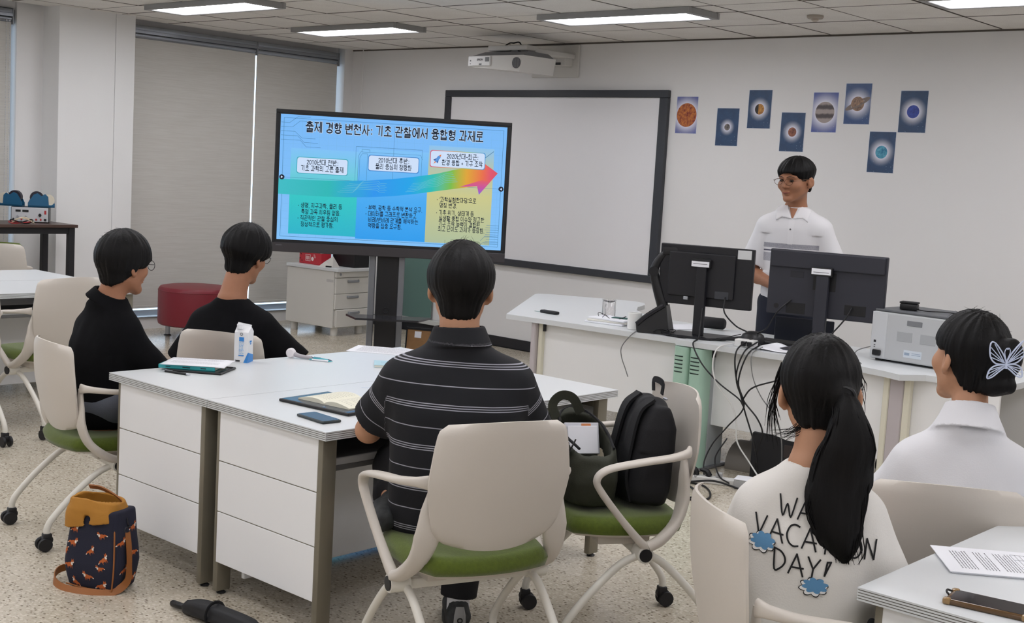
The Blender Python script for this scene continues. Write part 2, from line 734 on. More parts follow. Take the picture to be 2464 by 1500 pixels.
WX = -10.32     # outer face of the window wall
XW = -10.12     # inner face beside the left blind
g = G()
g.box(WX, -10.05, 5.99, 8.47, 0.0, 0.10)                 # low kerb under the big window
g.box(WX, -10.02, 8.47, YF, 0.0, ZC + 0.1)              # strip at the corner
g.box(WX, -10.13, 5.99, 8.47, 2.69, ZC + 0.1)            # lintel
g.box(WX, XW, 5.06, 5.30, 0.0, ZC + 0.1)                # beside the pillar
g.box(WX, XW, 2.0, 5.06, 0.0, 0.10)
g.box(WX, -10.16, 2.0, 5.06, 2.69, ZC + 0.1)
g.box(WX, XW, YB, 2.0, 0.0, ZC + 0.1)
wall_left = struct('wall_left', g, m_wall)
obj('pillar', G().rbox(WX, -9.853, 5.29, 5.80, 0.0, ZC + 0.05, 0.003, 1), m_pillar, wall_left, label='white square pillar beside the blinds')
obj('pier', G().rbox(WX, -9.858, 5.805, 5.99, 0.0, ZC + 0.05, 0.003, 1), m_pillar, wall_left)
obj('kerb_cap', G().rbox(-10.10, -10.035, 5.99, 8.47, 0.10, 0.112, 0.003, 1), m_grey, wall_left)

# --- windows behind the blinds
def window(name, y0, y1, cuts):
    n = len(cuts) + 1
    ys = [y0] + list(cuts) + [y1]
    w = bpy.data.objects.new(name, None)
    C.objects.link(w)
    w['kind'] = 'structure'
    g = G()
    z0, z1 = 0.10, 2.69
    x0, x1 = -10.29, -10.22
    g.box(x0, x1, y0, y1, z0, z0 + 0.05).box(x0, x1, y0, y1, z1 - 0.05, z1)
    g.box(x0, x1, y0, y0 + 0.05, z0, z1).box(x0, x1, y1 - 0.05, y1, z0, z1)
    for k in range(1, n):
        y = ys[k]
        g.box(x0, x1, y - 0.025, y + 0.025, z0 + 0.05, z1 - 0.05)
    obj('window_frame', g, m_silver, w)
    for k in range(n):
        a = ys[k] + 0.026
        b = ys[k + 1] - 0.026
        obj('pane', G().box(-10.258, -10.252, a, b, z0 + 0.05, z1 - 0.05), m_glass, w)


window('window_1', 5.99, 8.47, (6.70, 7.46))
window('window_2', 2.0, 5.06, (3.0, 4.0))

m_blindbar = M('blind_rail_silver', (150, 155, 163), 0.25, metal=0.8)
m_chain = M('bead_chain', (205, 206, 208), 0.35)


def blind(label, x, y0, y1, zb, chain=None, casing=True):
    b = thing('roller_blind', label, 'blind', (x, (y0 + y1) / 2, zb), 0, 'roller blinds on the window wall')
    L = (y1 - y0) / 2
    n = 24
    g = G()
    vs, fs = [], []
    for i in range(n + 1):
        y = -L + 2 * L * i / n
        dx = 0.004 * math.sin(i * 1.1) * math.sin(i * 0.37 + 1)
        for xx in (-0.0012, 0.0012):
            vs += [(xx + dx * 1.0, y, 0.02), (xx + dx * 0.2, y, 2.60 - zb)]
    for i in range(n):
        a = 4 * i
        fs += [(a + 2, a + 6, a + 7, a + 3), (a, a + 1, a + 5, a + 4)]
    g.add(vs, fs)
    obj('fabric', g, m_blind, b, smooth=True)
    obj('bottom_bar', G().rbox(-0.007, 0.007, -L, L, 0.0, 0.025, 0.003, 1), m_blind, b)
    g = G().sweep([(-0.01, -L, 2.615 - zb), (-0.01, L, 2.615 - zb)], 0.030, n=20)
    obj('roller_tube', g, m_blindbar, b, smooth=True)
    g = G().rbox(-0.05, 0.028, -L - 0.003, L + 0.003, 2.655 - zb, 2.70 - zb, 0.006, 2)
    g.rbox(0.022, 0.030, -L - 0.003, L + 0.003, 2.63 - zb, 2.66 - zb, 0.003, 1)
    obj('head_rail', g, m_blindbar, b, smooth=True)
    obj('end_bracket', G().rbox(-0.052, 0.034, L, L + 0.008, 2.57 - zb, 2.70 - zb, 0.003, 1), m_grey, b)
    if chain is not None:
        for dy in (0.0, 0.028):
            g = G()
            k = 0
            while 0.35 + k * 0.02 < 2.6:
                g.sweep([(0.036, chain + dy, 0.35 + k * 0.02 - zb), (0.036, chain + dy, 0.35 + k * 0.02 + 0.012 - zb)], 0.0045, n=5)
                k += 1
            obj('bead_chain', g, m_chain, b)
    return b


blind('wide roller blind of beige woven fabric next to the pillar', -10.085, 6.0, 7.415, 0.185)
blind('narrower beige roller blind nearest the front corner, partly behind the screen', -10.085, 7.432, 8.425, 0.185)
blind('beige roller blind with bead chains at the left edge behind the dark bench', -10.16, 3.4, 5.03, 0.185, chain=0.76)

# --- ceiling: backing + tiles
ceiling = struct('ceiling', G().box(XL - 0.2, XR, YB, YF + 0.1, ZC + 0.03, ZC + 0.12), M('ceiling_gap_shade', (38, 35, 32), 0.95))  # backing coloured near black for the shade in the tile gaps
m_tshade = M('ceiling_tile_edge_shade', (92, 86, 80), 0.95)  # side faces coloured dark, stands for the shadow in the joints
XG = [-7.2 + 0.635 * k for k in range(-5, 16)]
YG = [8.575, 7.93, 7.30, 7.00, 6.42, 5.85, 5.55, 4.97, 4.40]
_shape = {}
for i in range(-1, len(XG) - 1):
    x0 = XL if i < 0 else XG[i]
    x1 = XG[i + 1]
    if x0 > -1.2:
        break
    x0 = max(x0, XL)
    if x1 - x0 < 0.05:
        continue
    for j in range(len(YG) - 1):
        y1, y0 = YG[j], YG[j + 1]
        k = (round(x1 - x0, 3), round(y1 - y0, 3))
        if k not in _shape:
            a, b = k[0] / 2 - 0.0055, k[1] / 2 - 0.0055
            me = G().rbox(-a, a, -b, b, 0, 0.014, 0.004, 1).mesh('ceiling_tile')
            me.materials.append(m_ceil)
            me.materials.append(m_tshade)
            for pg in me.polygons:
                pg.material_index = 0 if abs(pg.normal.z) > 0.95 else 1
            _shape[k] = me
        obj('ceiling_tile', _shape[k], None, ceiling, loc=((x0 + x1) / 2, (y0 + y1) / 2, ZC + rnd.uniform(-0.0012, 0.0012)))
g = G().box(XL, -0.9, YB, 4.40, ZC, ZC + 0.014).box(-0.9, XR, YB, YF, ZC, ZC + 0.014)
obj('plain_ceiling_field', g, m_ceil, ceiling)
struct('trim_2', G().box(XL, XR, YF - 0.008, YF, ZC - 0.012, ZC), M('ceiling_trim_dark', (96, 90, 84), 0.8))  # dark strip along the top of the front wall

# --- ceiling lights
m_lframe = M('light_frame_grey', (152, 152, 152), 0.45)
m_diff = M('light_diffuser', (250, 250, 255), 0.5, emit=PANEL_LIGHT)


def rrect(w, d, r, n=5):
    o = []
    for cx, cy, a0 in ((w - r, d - r, 0), (-w + r, d - r, 90), (-w + r, -d + r, 180), (w - r, -d + r, 270)):
        for i in range(n + 1):
            a = math.radians(a0 + 90 * i / n)
            o.append((cx + r * math.cos(a), cy + r * math.sin(a)))
    return o


_lf = G()
_w, _d = 0.66, 0.185
for a in ((-_w, _w, -_d, -_d + 0.03), (-_w, _w, _d - 0.03, _d), (-_w, -_w + 0.045, -_d + 0.03, _d - 0.03), (_w - 0.045, _w, -_d + 0.03, _d - 0.03)):
    _lf.rbox(a[0], a[1], a[2], a[3], -0.042, 0.0, 0.003, 1)
_lf.box(-_w + 0.04, _w - 0.04, -_d + 0.025, _d - 0.025, -0.012, 0.0)
_lfm = _lf.mesh('frame')
_lfm.materials.append(m_lframe)
_ld = G().prism(rrect(_w - 0.044, _d - 0.029, 0.02), -0.036, -0.014).mesh('diffuser')
_ld.materials.append(m_diff)
LN = {(0, 1): 'bright flat ceiling light nearest the pillar, at the top left', (0, 0): 'bright flat ceiling light above the blinds and the big screen',
      (1, 0): 'bright flat ceiling light in the middle above the whiteboard', (2, 0): 'bright flat ceiling light cut by the top right corner'}
for i, x in enumerate((-8.33, -5.49, -2.60, 0.25)):
    for j, y in enumerate((7.155, 5.715, 4.25, 2.80, 1.35, -0.1, -1.55)):
        lab = LN.get((i, j), 'flat ceiling light further back in the room, above the tables')
        L = thing('ceiling_light', lab, 'ceiling light', (x, y, ZC), 0, 'flat ceiling lights')
        obj('frame', _lfm, None, L)
        obj('diffuser', _ld, None, L)

# --- smoke detector
sd = thing('smoke_detector', 'small round white smoke detector on the ceiling tiles', 'smoke detector', (-4.27, 7.62, ZC))
m_det = M('detector_plastic', (168, 160, 150), 0.6)
obj('base', G().lathe([(0.055, 0.0), (0.055, -0.012), (0.048, -0.02)], 20), m_det, sd, smooth=True)
obj('sensor_head', G().lathe([(0.022, -0.018), (0.024, -0.03), (0.012, -0.04)], 14), M('detector_head', (190, 180, 168), 0.5), sd, smooth=True)
# ================================================================ FURNITURE
m_white = M('white_laminate', (212, 215, 217), 0.34, spec=0.4)
m_panel = M('white_panel', (241, 242, 244), 0.5)
m_ply = M('edge_dark_line', (104, 98, 90), 0.8)
m_olive = M('olive_grey_metal', (132, 126, 112), 0.42, metal=0.35)
m_dkshelf = M('dark_grey_shelf', (96, 95, 94), 0.6)
m_rail = M('pale_grey_rail', (170, 170, 170), 0.5)
m_black = M('black_plastic', (22, 22, 25), 0.42)
m_blackm = M('black_matt', (26, 26, 29), 0.7)
m_shell = M('ivory_chair_plastic', (203, 196, 187), 0.45, bump=(220, 0.05))
m_tube = M('white_coated_tube', (222, 219, 210), 0.35)
m_green = M('green_seat_fabric', (82, 97, 24), 0.95, var=(90, 0.10), bump=(260, 0.25), sheen=0.3)
m_rubber = M('caster_black', (28, 28, 31), 0.55)
m_paper = M('white_paper', (236, 237, 243), 0.8)
m_ink = M('printed_grey_text', (120, 120, 126), 0.9)


# ---------------------------------------------------------------- classroom tables
def layered_top(par, x0, x1, y0, y1, z1, name='tabletop'):
    """laminated board: five white plies with four recessed dark lines round the edge"""
    T = 0.030
    z0 = z1 - T
    g = G()
    d = G()
    n = 5
    dk = 0.0022
    ply = (T - (n - 1) * dk) / n
    z = z0
    for k in range(n):
        g.box(x0, x1, y0, y1, z, z + ply)
        z += ply
        if k < n - 1:
            d.box(x0 + 0.0015, x1 - 0.0015, y0 + 0.0015, y1 - 0.0015, z, z + dk)
            z += dk
    o = obj(name, g, m_white, par)
    obj('edge_line', d, m_ply, o)
    return o


def class_table(label, x0, x1, y0, y1, open_side, group='white classroom tables'):
    """open_side = +1: people sit at the +x long side, -1: at the -x side"""
    t = thing('classroom_table', label, 'table', ((x0 + x1) / 2, (y0 + y1) / 2, 0), 0, group)
    a, b = (x1 - x0) / 2 - 0.002, (y1 - y0) / 2
    layered_top(t, -a, a, -b, b, 0.72)
    px, py = a - 0.035, b - 0.02
    for sx in (-1, 1):
        for sy in (-1, 1):
            xa, xb = sorted((sx * px, sx * (px - 0.030)))
            ya, yb = sorted((sy * py, sy * (py - 0.062)))
            o = obj('leg', G().rbox(xa, xb, ya, yb, 0.012, 0.69, 0.006, 2), m_olive, t, smooth=True)
            obj('levelling_foot', G().lathe([(0.016, 0.0), (0.018, 0.004), (0.009, 0.012), (0.006, 0.02)], 12, ((xa + xb) / 2, (ya + yb) / 2, 0)), m_rubber, o)
    # end panels: three boards with dark joints
    zt, zb = 0.688, 0.125
    h = (zt - zb) / 3
    for sy in (-1, 1):
        ya, yb = sorted((sy * (py + 0.001), sy * (py - 0.018)))
        for k in range(3):
            obj('end_board', G().rbox(-px + 0.020, px - 0.024, ya, yb, zb + k * h + (0.004 if k else 0), zb + (k + 1) * h, 0.0015, 1), m_panel, t)
        ya, yb = sorted((sy * (py - 0.003), sy * (py - 0.016)))
        obj('board_joint', G().box(-px + 0.022, px - 0.026, ya, yb, zb + 0.01, zt - 0.01), m_olive, t)
    s = open_side
    xa, xb = sorted((s * (a - 0.06), s * (-a + 0.16)))
    sh = obj('book_shelf', G().rbox(xa, xb, -py + 0.064, py - 0.064, 0.565, 0.583, 0.002, 1), m_dkshelf, t)
    xa, xb = sorted((s * (a - 0.06), s * (a - 0.075)))
    obj('shelf_lip', G().rbox(xa, xb, -py + 0.064, py - 0.064, 0.583, 0.607, 0.003, 1), m_rail, sh)
    xa, xb = sorted((s * (-a + 0.13), s * (-a + 0.148)))
    obj('modesty_panel', G().rbox(xa, xb, -py + 0.06, py - 0.06, 0.07, 0.69, 0.002, 1), m_panel, t)
    for sy in (-1, 1):
        ya, yb = sorted((sy * (py - 0.03), sy * (py - 0.06)))
        obj('side_rail', G().rbox(-px + 0.03, px - 0.03, ya, yb, 0.645, 0.69, 0.003, 1), m_olive, t)
    return t


class_table('white table in the middle, half nearest the man in the striped shirt', -3.815, -3.143, 2.645, 4.222, 1)
class_table('white table in the middle, far half with the milk carton', -4.488, -3.815, 2.645, 4.222, -1)
class_table('white table at the left edge, half with the empty chairs', -7.83, -7.155, 2.87, 4.42, 1)
class_table('white table at the left edge, half nearest the dark bench', -8.51, -7.835, 2.87, 4.42, -1)
class_table('white table in the bottom right corner with the brown-cased phone', -1.235, -0.56, 2.60, 4.18, -1)


# ---------------------------------------------------------------- chairs
def chair_parts(t, pad=False):
    # back shell
    g = G()
    nu, nv = 24, 22
    rows = []

    def hw(v):       # half width from bottom (0) to top (1)
        return float(np.interp(v, [0, 0.06, 0.15, 0.32, 0.5, 0.60, 0.8, 0.93, 0.985, 1.0], [0.165, 0.196, 0.212, 0.224, 0.234, 0.232, 0.222, 0.212, 0.200, 0.180]))

    def yz(u, v):
        z = 0.508 + v * 0.362 - 0.028 * (1 - u * u) * (1 - v) ** 3 + 0.012 * (1 - u * u) * v ** 4
        y = -0.205 - 0.062 * v - 0.018 * math.sin(v * PI) * 0.6 + 0.050 * abs(u) ** 2.2 * (0.45 + 0.55 * v)
        return y, z
    vs = []
    for lay in (0, 1):
        for j in range(nv + 1):
            v = j / nv
            for i in range(nu + 1):
                u = -1 + 2 * i / nu
                y, z = yz(u, v)
                e = min(1 - abs(u), v * 1.2, (1 - v) * 1.2)
                th = 0.0035 + 0.0035 * min(1, e * 10)
                vs.append((u * hw(v), y + (th if lay else -th), z))
    m = (nu + 1)
    K = m * (nv + 1)
    fs = []
    for j in range(nv):
        for i in range(nu):
            a = j * m + i
            fs.append((a, a + 1, a + m + 1, a + m))
            fs.append((K + a, K + a + m, K + a + m + 1, K + a + 1))
    for i in range(nu):
        fs.append((i, K + i, K + i + 1, i + 1))
        a = nv * m + i
        fs.append((a, a + 1, K + a + 1, K + a))
    for j in range(nv):
        a = j * m
        fs.append((a, a + m, K + a + m, K + a))
        a = j * m + nu
        fs.append((a, K + a, K + a + m, a + m))
    g.add(vs, fs)
    for s in (-1, 1):
        # stalk from the lower shell corner down to the hub
        st = spline([(s * 0.196, -0.178, 0.69), (s * 0.206, -0.180, 0.61), (s * 0.214, -0.178, 0.53), (s * 0.229, -0.152, 0.455), (s * 0.246, -0.095, 0.400), (s * 0.252, -0.045, 0.375)], 6)
        g.sweep(st, [0.012, 0.034, 0.044, 0.033, 0.027, 0.023], [0.008, 0.011, 0.013, 0.015, 0.018, 0.018], n=12, up=(0, 1, 0.2), power=2.6)
    obj('back_shell', g, m_shell, t, smooth=True, angle=60)
    for s in (-1, 1):
        # arm loop: out of the shell, forward, then diagonally back to the hub
        ar = spline([(s * 0.222, -0.186, 0.695), (s * 0.252, -0.165, 0.695), (s * 0.280, -0.10, 0.688), (s * 0.290, 0.02, 0.674), (s * 0.288, 0.125, 0.652), (s * 0.285, 0.160, 0.618),
                     (s * 0.281, 0.140, 0.574), (s * 0.270, 0.06, 0.478), (s * 0.258, -0.015, 0.398), (s * 0.252, -0.045, 0.374)], 5)
        g = G().sweep(ar, [0.010, 0.013, 0.020, 0.023, 0.021, 0.017, 0.015, 0.015, 0.017, 0.018], [0.022, 0.015, 0.011, 0.010, 0.010, 0.011, 0.012, 0.012, 0.014, 0.016], n=12, up=(0, 0, 1), power=2.6)
        obj('armrest', g, m_shell, t, smooth=True, angle=70)
    # seat
    bm = bmesh.new()
    bmesh.ops.create_grid(bm, x_segments=18, y_segments=18, size=1)
    for v in bm.verts:
        x, y = v.co.x, v.co.y
        X, Y = x * math.sqrt(1 - y * y * 0.36), y * math.sqrt(1 - x * x * 0.30)
        r = max(abs(x), abs(y))
        v.co = Vector((X * 0.238, Y * 0.235 + 0.005, 0.458 + 0.012 * (1 - min(1, r ** 6)) - 0.02 * max(0, (r - 0.88) / 0.12) ** 2 - 0.006 * (1 - x * x)))
    ge = bmesh.ops.extrude_face_region(bm, geom=bm.faces[:])
    for v in [e for e in ge['geom'] if isinstance(e, bmesh.types.BMVert)]:
        v.co.z = 0.412 - 0.004 * (abs(v.co.x) + abs(v.co.y))
        v.co.x *= 0.97
        v.co.y = (v.co.y - 0.005) * 0.97 + 0.005
    bmesh.ops.recalc_face_normals(bm, faces=bm.faces[:])
    obj('seat_cushion', G().bm(bm), m_green, t, smooth=True, angle=75)
    bm = bmesh.new()
    bmesh.ops.create_grid(bm, x_segments=12, y_segments=12, size=1)
    for v in bm.verts:
        x, y = v.co.x, v.co.y
        v.co = Vector((x * math.sqrt(1 - y * y * 0.36) * 0.226, y * math.sqrt(1 - x * x * 0.30) * 0.223 + 0.005, 0.410))
    ge = bmesh.ops.extrude_face_region(bm, geom=bm.faces[:])
    for v in [e for e in ge['geom'] if isinstance(e, bmesh.types.BMVert)]:
        v.co.z = 0.398
        v.co.x *= 0.93
        v.co.y = (v.co.y - 0.005) * 0.93 + 0.005
    bmesh.ops.recalc_face_normals(bm, faces=bm.faces[:])
    pan = obj('seat_pan', G().bm(bm), m_shell, t, smooth=True, angle=40)
    for s in (-1, 1):
        obj('seat_bracket', G().rbox(s * 0.13 - 0.035, s * 0.13 + 0.035, -0.09, 0.10, 0.360, 0.400, 0.008, 2), m_shell, pan, smooth=True)
    # frame
    obj('cross_bar', G().rbox(-0.225, 0.225, -0.050, -0.022, 0.331, 0.363, 0.005, 2), m_tube, t, smooth=True)
    for s in (-1, 1):
        h = obj('hub', G().sweep([(s * 0.205, -0.036, 0.352), (s * 0.268, -0.036, 0.352)], 0.029, n=20), m_tube, t, smooth=True)
        obj('hub_cap', G().sweep([(s * 0.268, -0.036, 0.352), (s * 0.272, -0.036, 0.352)], 0.0225, n=20), m_black, h, smooth=True)
        for fr in (-1, 1):
            x = s * (0.236 if fr > 0 else 0.216)
            L = 0.262 if fr > 0 else 0.272
            y0 = -0.036
            pts = spline([(x, y0, 0.348), (x, y0 + fr * 0.075 * 1, 0.315), (x, y0 + fr * (L * 0.62), 0.232), (x, y0 + fr * (L * 0.90), 0.145), (x, y0 + fr * (L * 0.995), 0.10), (x, y0 + fr * L, 0.062)], 5)
            leg = obj('leg', G().sweep(pts, 0.0135, n=12), m_tube, t, smooth=True, angle=60)
            yc = y0 + fr * L
            g = G().rbox(x - 0.018, x + 0.018, yc - 0.017, yc + 0.017, 0.042, 0.076, 0.006, 2)
            g.sweep([(x - 0.011, yc, 0.047), (x + 0.011, yc, 0.047)], 0.022, n=16)
            cs = obj('caster', g, m_rubber, leg, smooth=True)
            g = G()
            for k in (-1, 1):
                g.sweep([(x + k * 0.011, yc - 0.012, 0.0295), (x + k * 0.015, yc - 0.012, 0.0295), (x + k * 0.026, yc - 0.012, 0.0295)], [0.024, 0.0295, 0.0275], n=20)
            obj('caster_wheel', g, m_rubber, leg, smooth=True, angle=35)
    if pad:
        g = G()
        vs, fs = [], []
        for lay in (0, 1):
            for j in range(13):
                v = j / 12
                for i in range(13):
                    u = -1 + 2 * i / 12
                    y, z = yz(u * 0.97, 0.05 + 0.95 * v)
                    e = min(1 - abs(u), v, 1 - v)
                    vs.append((u * hw(0.05 + 0.95 * v) * 0.985, y + 0.007 + (0.022 * min(1, e * 7) ** 0.5 if lay else 0), z + 0.010 * v))
        K = 169
        for j in range(12):
            for i in range(12):
                a = j * 13 + i
                fs += [(a, a + 1, a + 14, a + 13), (K + a, K + a + 13, K + a + 14, K + a + 1)]
        for i in range(12):
            fs += [(i, K + i, K + i + 1, i + 1), (156 + i, 157 + i, K + 157 + i, K + 156 + i), (i * 13, i * 13 + 13, K + i * 13 + 13, K + i * 13), (i * 13 + 12, K + i * 13 + 12, K + i * 13 + 25, i * 13 + 25)]
        g.add(vs, fs)
        bmx = bmesh.new()
        obj('back_pad', g, m_green, t, smooth=True, angle=75)


GC = 'ivory classroom chairs with green seats'


def rz(yaw):
    return math.radians(yaw)


ch0 = thing('classroom_chair', 'ivory armchair with green seat, under the man in the striped shirt', 'chair', (-2.64, 2.80, 0), rz(70), GC)
chair_parts(ch0)
CH = [
    ((-2.62, 3.52, 0), 147, 'ivory armchair with green seat, holding the black and olive bags'),
    ((-4.76, 2.79, 0), -9, 'ivory chair with green seat, under the boy in black nearest the left table'),
    ((-4.93, 3.62, 0), 24, 'ivory chair under the boy in black nearest the big screen'),
    ((-6.74, 3.57, 0), 97, 'empty ivory armchair with green seat, wholly in view at the left table'),
    ((-6.66, 2.92, 0), 92, 'ivory chair cut off by the left edge of the picture'),
    ((-1.385, 2.645, 0), -42, 'ivory chair under the girl with the ponytail'),
    ((-1.475, 3.57, 0), 30, 'ivory chair under the person with the butterfly hair clip'),
]
for loc, yaw, lab in CH:
    c_ = dup(ch0, loc, rz(yaw), lab, GC)
    if 'nearest the left table' in lab:
        c_.scale = (1, 1, 0.93)
    if 'butterfly' in lab:
        c_.scale = (1, 1, 0.93)
    if 'big screen' in lab:
        c_.scale = (1, 1, 0.91)
cp = thing('padded_chair', 'ivory chair with green back pad between the left table and the dark bench', 'chair', (-9.10, 4.35, 0), rz(75), 'chairs with a green back pad')
chair_parts(cp, pad=True)
dup(cp, (-3.02, 7.15, 0), rz(195), 'ivory chair with green back pad behind the teacher desk', 'chairs with a green back pad')
# ---------------------------------------------------------------- whiteboard and posters on the front wall
wb = thing('whiteboard', 'wide blank whiteboard with dark grey frame on the front wall', 'whiteboard', (-7.345, YF, 0.755))
m_wbf = M('dark_board_frame', (56, 58, 64), 0.42)
L, H = 1.285, 1.585
obj('surface', G().box(-L + 0.03, L - 0.03, -0.022, -0.006, 0.03, H - 0.03), M('board_surface', (236, 235, 238), 0.35), wb)
obj('frame_rail', G().rbox(-L, L, -0.040, 0.0, H - 0.062, H, 0.004, 1), m_wbf, wb)
obj('frame_rail', G().rbox(-L, L, -0.040, 0.0, 0.0, 0.062, 0.004, 1), m_wbf, wb)
obj('frame_stile', G().rbox(-L, -L + 0.075, -0.040, 0.0, 0.062, H - 0.062, 0.004, 1), m_wbf, wb)
obj('frame_stile', G().rbox(L - 0.085, L, -0.040, 0.0, 0.062, H - 0.062, 0.004, 1), m_wbf, wb)
_gi = G().box(-L + 0.075, L - 0.085, -0.0235, -0.022, H - 0.068, H - 0.062).box(-L + 0.075, L - 0.085, -0.0235, -0.022, 0.062, 0.068)
obj('inner_bead', _gi.box(L - 0.092, L - 0.085, -0.0235, -0.022, 0.062, H - 0.062), m_panel, wb)


def poster_mat(name, sky, planet, prad, halo, kind='noise', cy=0.5, halo_c=(226, 226, 240)):
    m, t = newmat(name, 0.35)
    co = t.n('TexCoord').outputs['Object']
    sp = t.n('SeparateXYZ')
    t.l(co, sp.inputs[0])
    x = sp.outputs['X']
    z = t.m('SUBTRACT', sp.outputs['Z'], cy * 0.3)
    r = t.m('SQRT', t.m('ADD', t.m('MULTIPLY', x, x), t.m('MULTIPLY', z, z)))
    nz = t.noise(co, 14, 4)
    bg = t.ramp(nz, [(0.3, sky[0]), (0.75, sky[1])])
    star = t.step(t.noise(co, 120, 2), 0.74, 0.02)
    bg = t.mix(t.m('MULTIPLY', star, 0.8), bg, (190, 215, 235))
    hf = t.m('SUBTRACT', 1.0, t.m('DIVIDE', t.m('SUBTRACT', r, prad), halo, clamp=True), clamp=True)
    hf = t.m('POWER', hf, 1.6)
    c = t.mix(hf, bg, halo_c)
    if kind == 'bands':
        w = t.m('ADD', t.m('MULTIPLY', z, 95.0), t.m('MULTIPLY', t.noise(co, 30, 3), 2.0))
        pc = t.ramp(t.m('ADD', t.m('MULTIPLY', t.m('SINE', w), 0.5), 0.5), [(0.2, planet[0]), (0.8, planet[1])])
    else:
        pc = t.ramp(t.noise(co, 45 if kind == 'noise' else 60, 5, 0.65), [(0.36, planet[0]), (0.62, planet[1])])
    if kind == 'crescent':
        pc = t.mix(t.m('SUBTRACT', 1.0, t.step(t.m('ADD', x, t.m('MULTIPLY', t.noise(co, 40), 0.004)), -0.008, 0.004)), pc, (40, 30, 26))
    disc = t.m('SUBTRACT', 1.0, t.step(r, prad, 0.0012))
    c = t.mix(disc, c, pc)
    if kind == 'ring':
        xr = t.m('ADD', t.m('MULTIPLY', x, 0.90), t.m('MULTIPLY', z, 0.43))
        zr = t.m('SUBTRACT', t.m('MULTIPLY', z, 0.90), t.m('MULTIPLY', x, 0.43))
        q = t.m('SQRT', t.m('ADD', t.m('MULTIPLY', xr, xr), t.m('MULTIPLY', t.m('MULTIPLY', zr, zr), 22.0)))
        ring = t.m('MULTIPLY', t.step(q, 0.055, 0.004), t.m('SUBTRACT', 1.0, t.step(q, 0.105, 0.004)))
        hide = t.m('MULTIPLY', disc, t.step(zr, 0.0, 0.001))
        c = t.mix(t.m('MULTIPLY', ring, t.m('SUBTRACT', 1.0, hide)), c, (122, 106, 98))
    t.l(c, t.b.inputs['Base Color'])
    return m


SKY = ((38, 62, 96), (46, 78, 116))
PO = [('sun', (-5.895, 2.14), 0.222, ((120, 22, 14), (205, 120, 40)), 0.095, 0.075, 'noise', ((78, 84, 150), (110, 118, 178)), 'poster of a large glowing red sun, next to the whiteboard', -0.02),
      ('grey planet', None, 0.21, ((70, 66, 66), (140, 130, 125)), 0.026, 0.045, 'noise', SKY, 'poster of a tiny grey planet with pale halo, lower left of the group', 0),
      ('crescent', None, 0.21, ((150, 96, 40), (205, 150, 70)), 0.041, 0.055, 'crescent', SKY, 'poster of a yellow half-lit planet in the upper row', 0),
      ('rust planet', None, 0.21, ((100, 56, 44), (160, 100, 76)), 0.035, 0.055, 'noise', SKY, 'poster of a small rust-brown planet just above the standing man', 0),
      ('banded planet', None, 0.21, ((74, 64, 66), (165, 152, 148)), 0.078, 0.085, 'bands', ((70, 84, 150), (84, 98, 165)), 'poster of a big grey banded planet', 0),
      ('ringed planet', None, 0.21, ((92, 74, 66), (170, 132, 104)), 0.052, 0.075, 'ring', ((44, 72, 120), (54, 86, 136)), 'poster of a brown planet with a tilted ring, highest of the group', 0),
      ('turquoise planet', None, 0.21, ((26, 112, 150), (90, 170, 196)), 0.046, 0.06, 'noise', SKY, 'poster of a turquoise planet, lowest of the group', 0),
      ('blue planet', None, 0.21, ((30, 48, 130), (50, 76, 176)), 0.046, 0.06, 'noise', SKY, 'poster of a deep blue planet, rightmost of the group', 0)]


def wallpt(px, py, Y=YF - 0.004):
    d = (px - 1232) / FPX * _r - (py - 750) / FPX * _u + _fw
    k = (Y - CAM[1]) / d[1]
    return CAM + k * d


PX = [(1624, 1680, 232, 322), (1720, 1779, 260, 352), (1797, 1858, 216, 310), (1874, 1938, 270, 366), (1952, 2017, 221, 320), (2030, 2097, 200, 300), (2086, 2155, 316, 417), (2160, 2234, 217, 321)]
for (nm, _, w, pl, pr, ha, kind, sky, lab, tilt), q in zip(PO, PX):
    c = wallpt((q[0] + q[1]) / 2, (q[2] + q[3]) / 2)
    p = thing('planet_poster', lab, 'poster', (c[0], YF, c[2] - 0.15), 0, 'planet posters on the front wall')
    w = 0.105
    obj('sheet', G().rbox(-w, w, -0.0022, -0.0008, 0.0, 0.30, 0.0005, 1), M('poster_border', (226, 228, 234), 0.5), p)
    obj('print', G().box(-w + 0.004, w - 0.004, -0.0030, -0.0021, 0.004, 0.296), poster_mat('poster ' + nm, sky, pl, pr, ha, kind), p)

# ---------------------------------------------------------------- ultra-short projector on its wall arm
pj = thing('wall_projector', 'white projector on a wall arm above the whiteboard', 'projector', (-7.21, 7.95, 2.42))
m_pj = M('projector_white', (208, 206, 202), 0.45)
m_pjg = M('projector_grey', (120, 121, 124), 0.55)
g = G().add([(-0.34, -0.20, 0.045), (0.22, -0.20, 0.0), (0.26, 0.18, 0.0), (-0.34, 0.18, 0.045), (-0.34, -0.20, 0.135), (0.25, -0.20, 0.135), (0.28, 0.18, 0.135), (-0.34, 0.18, 0.135)],
            [(3, 2, 1, 0), (4, 5, 6, 7), (0, 1, 5, 4), (1, 2, 6, 5), (2, 3, 7, 6), (3, 0, 4, 7)])
body = obj('housing', g, m_pj, pj)
obj('front_panel', G().rbox(-0.355, -0.10, -0.214, -0.198, 0.050, 0.132, 0.005, 1), M('projector_front', (232, 232, 232), 0.4), body)
obj('top_cover', G().add([(-0.33, -0.19, 0.136), (0.25, -0.19, 0.136), (0.27, 0.17, 0.136), (-0.33, 0.17, 0.136), (-0.27, -0.10, 0.175), (0.22, -0.10, 0.175), (0.22, 0.15, 0.175), (-0.27, 0.15, 0.175)],
                         [(3, 2, 1, 0), (4, 5, 6, 7), (0, 1, 5, 4), (1, 2, 6, 5), (2, 3, 7, 6), (3, 0, 4, 7)]), m_pjg, body)
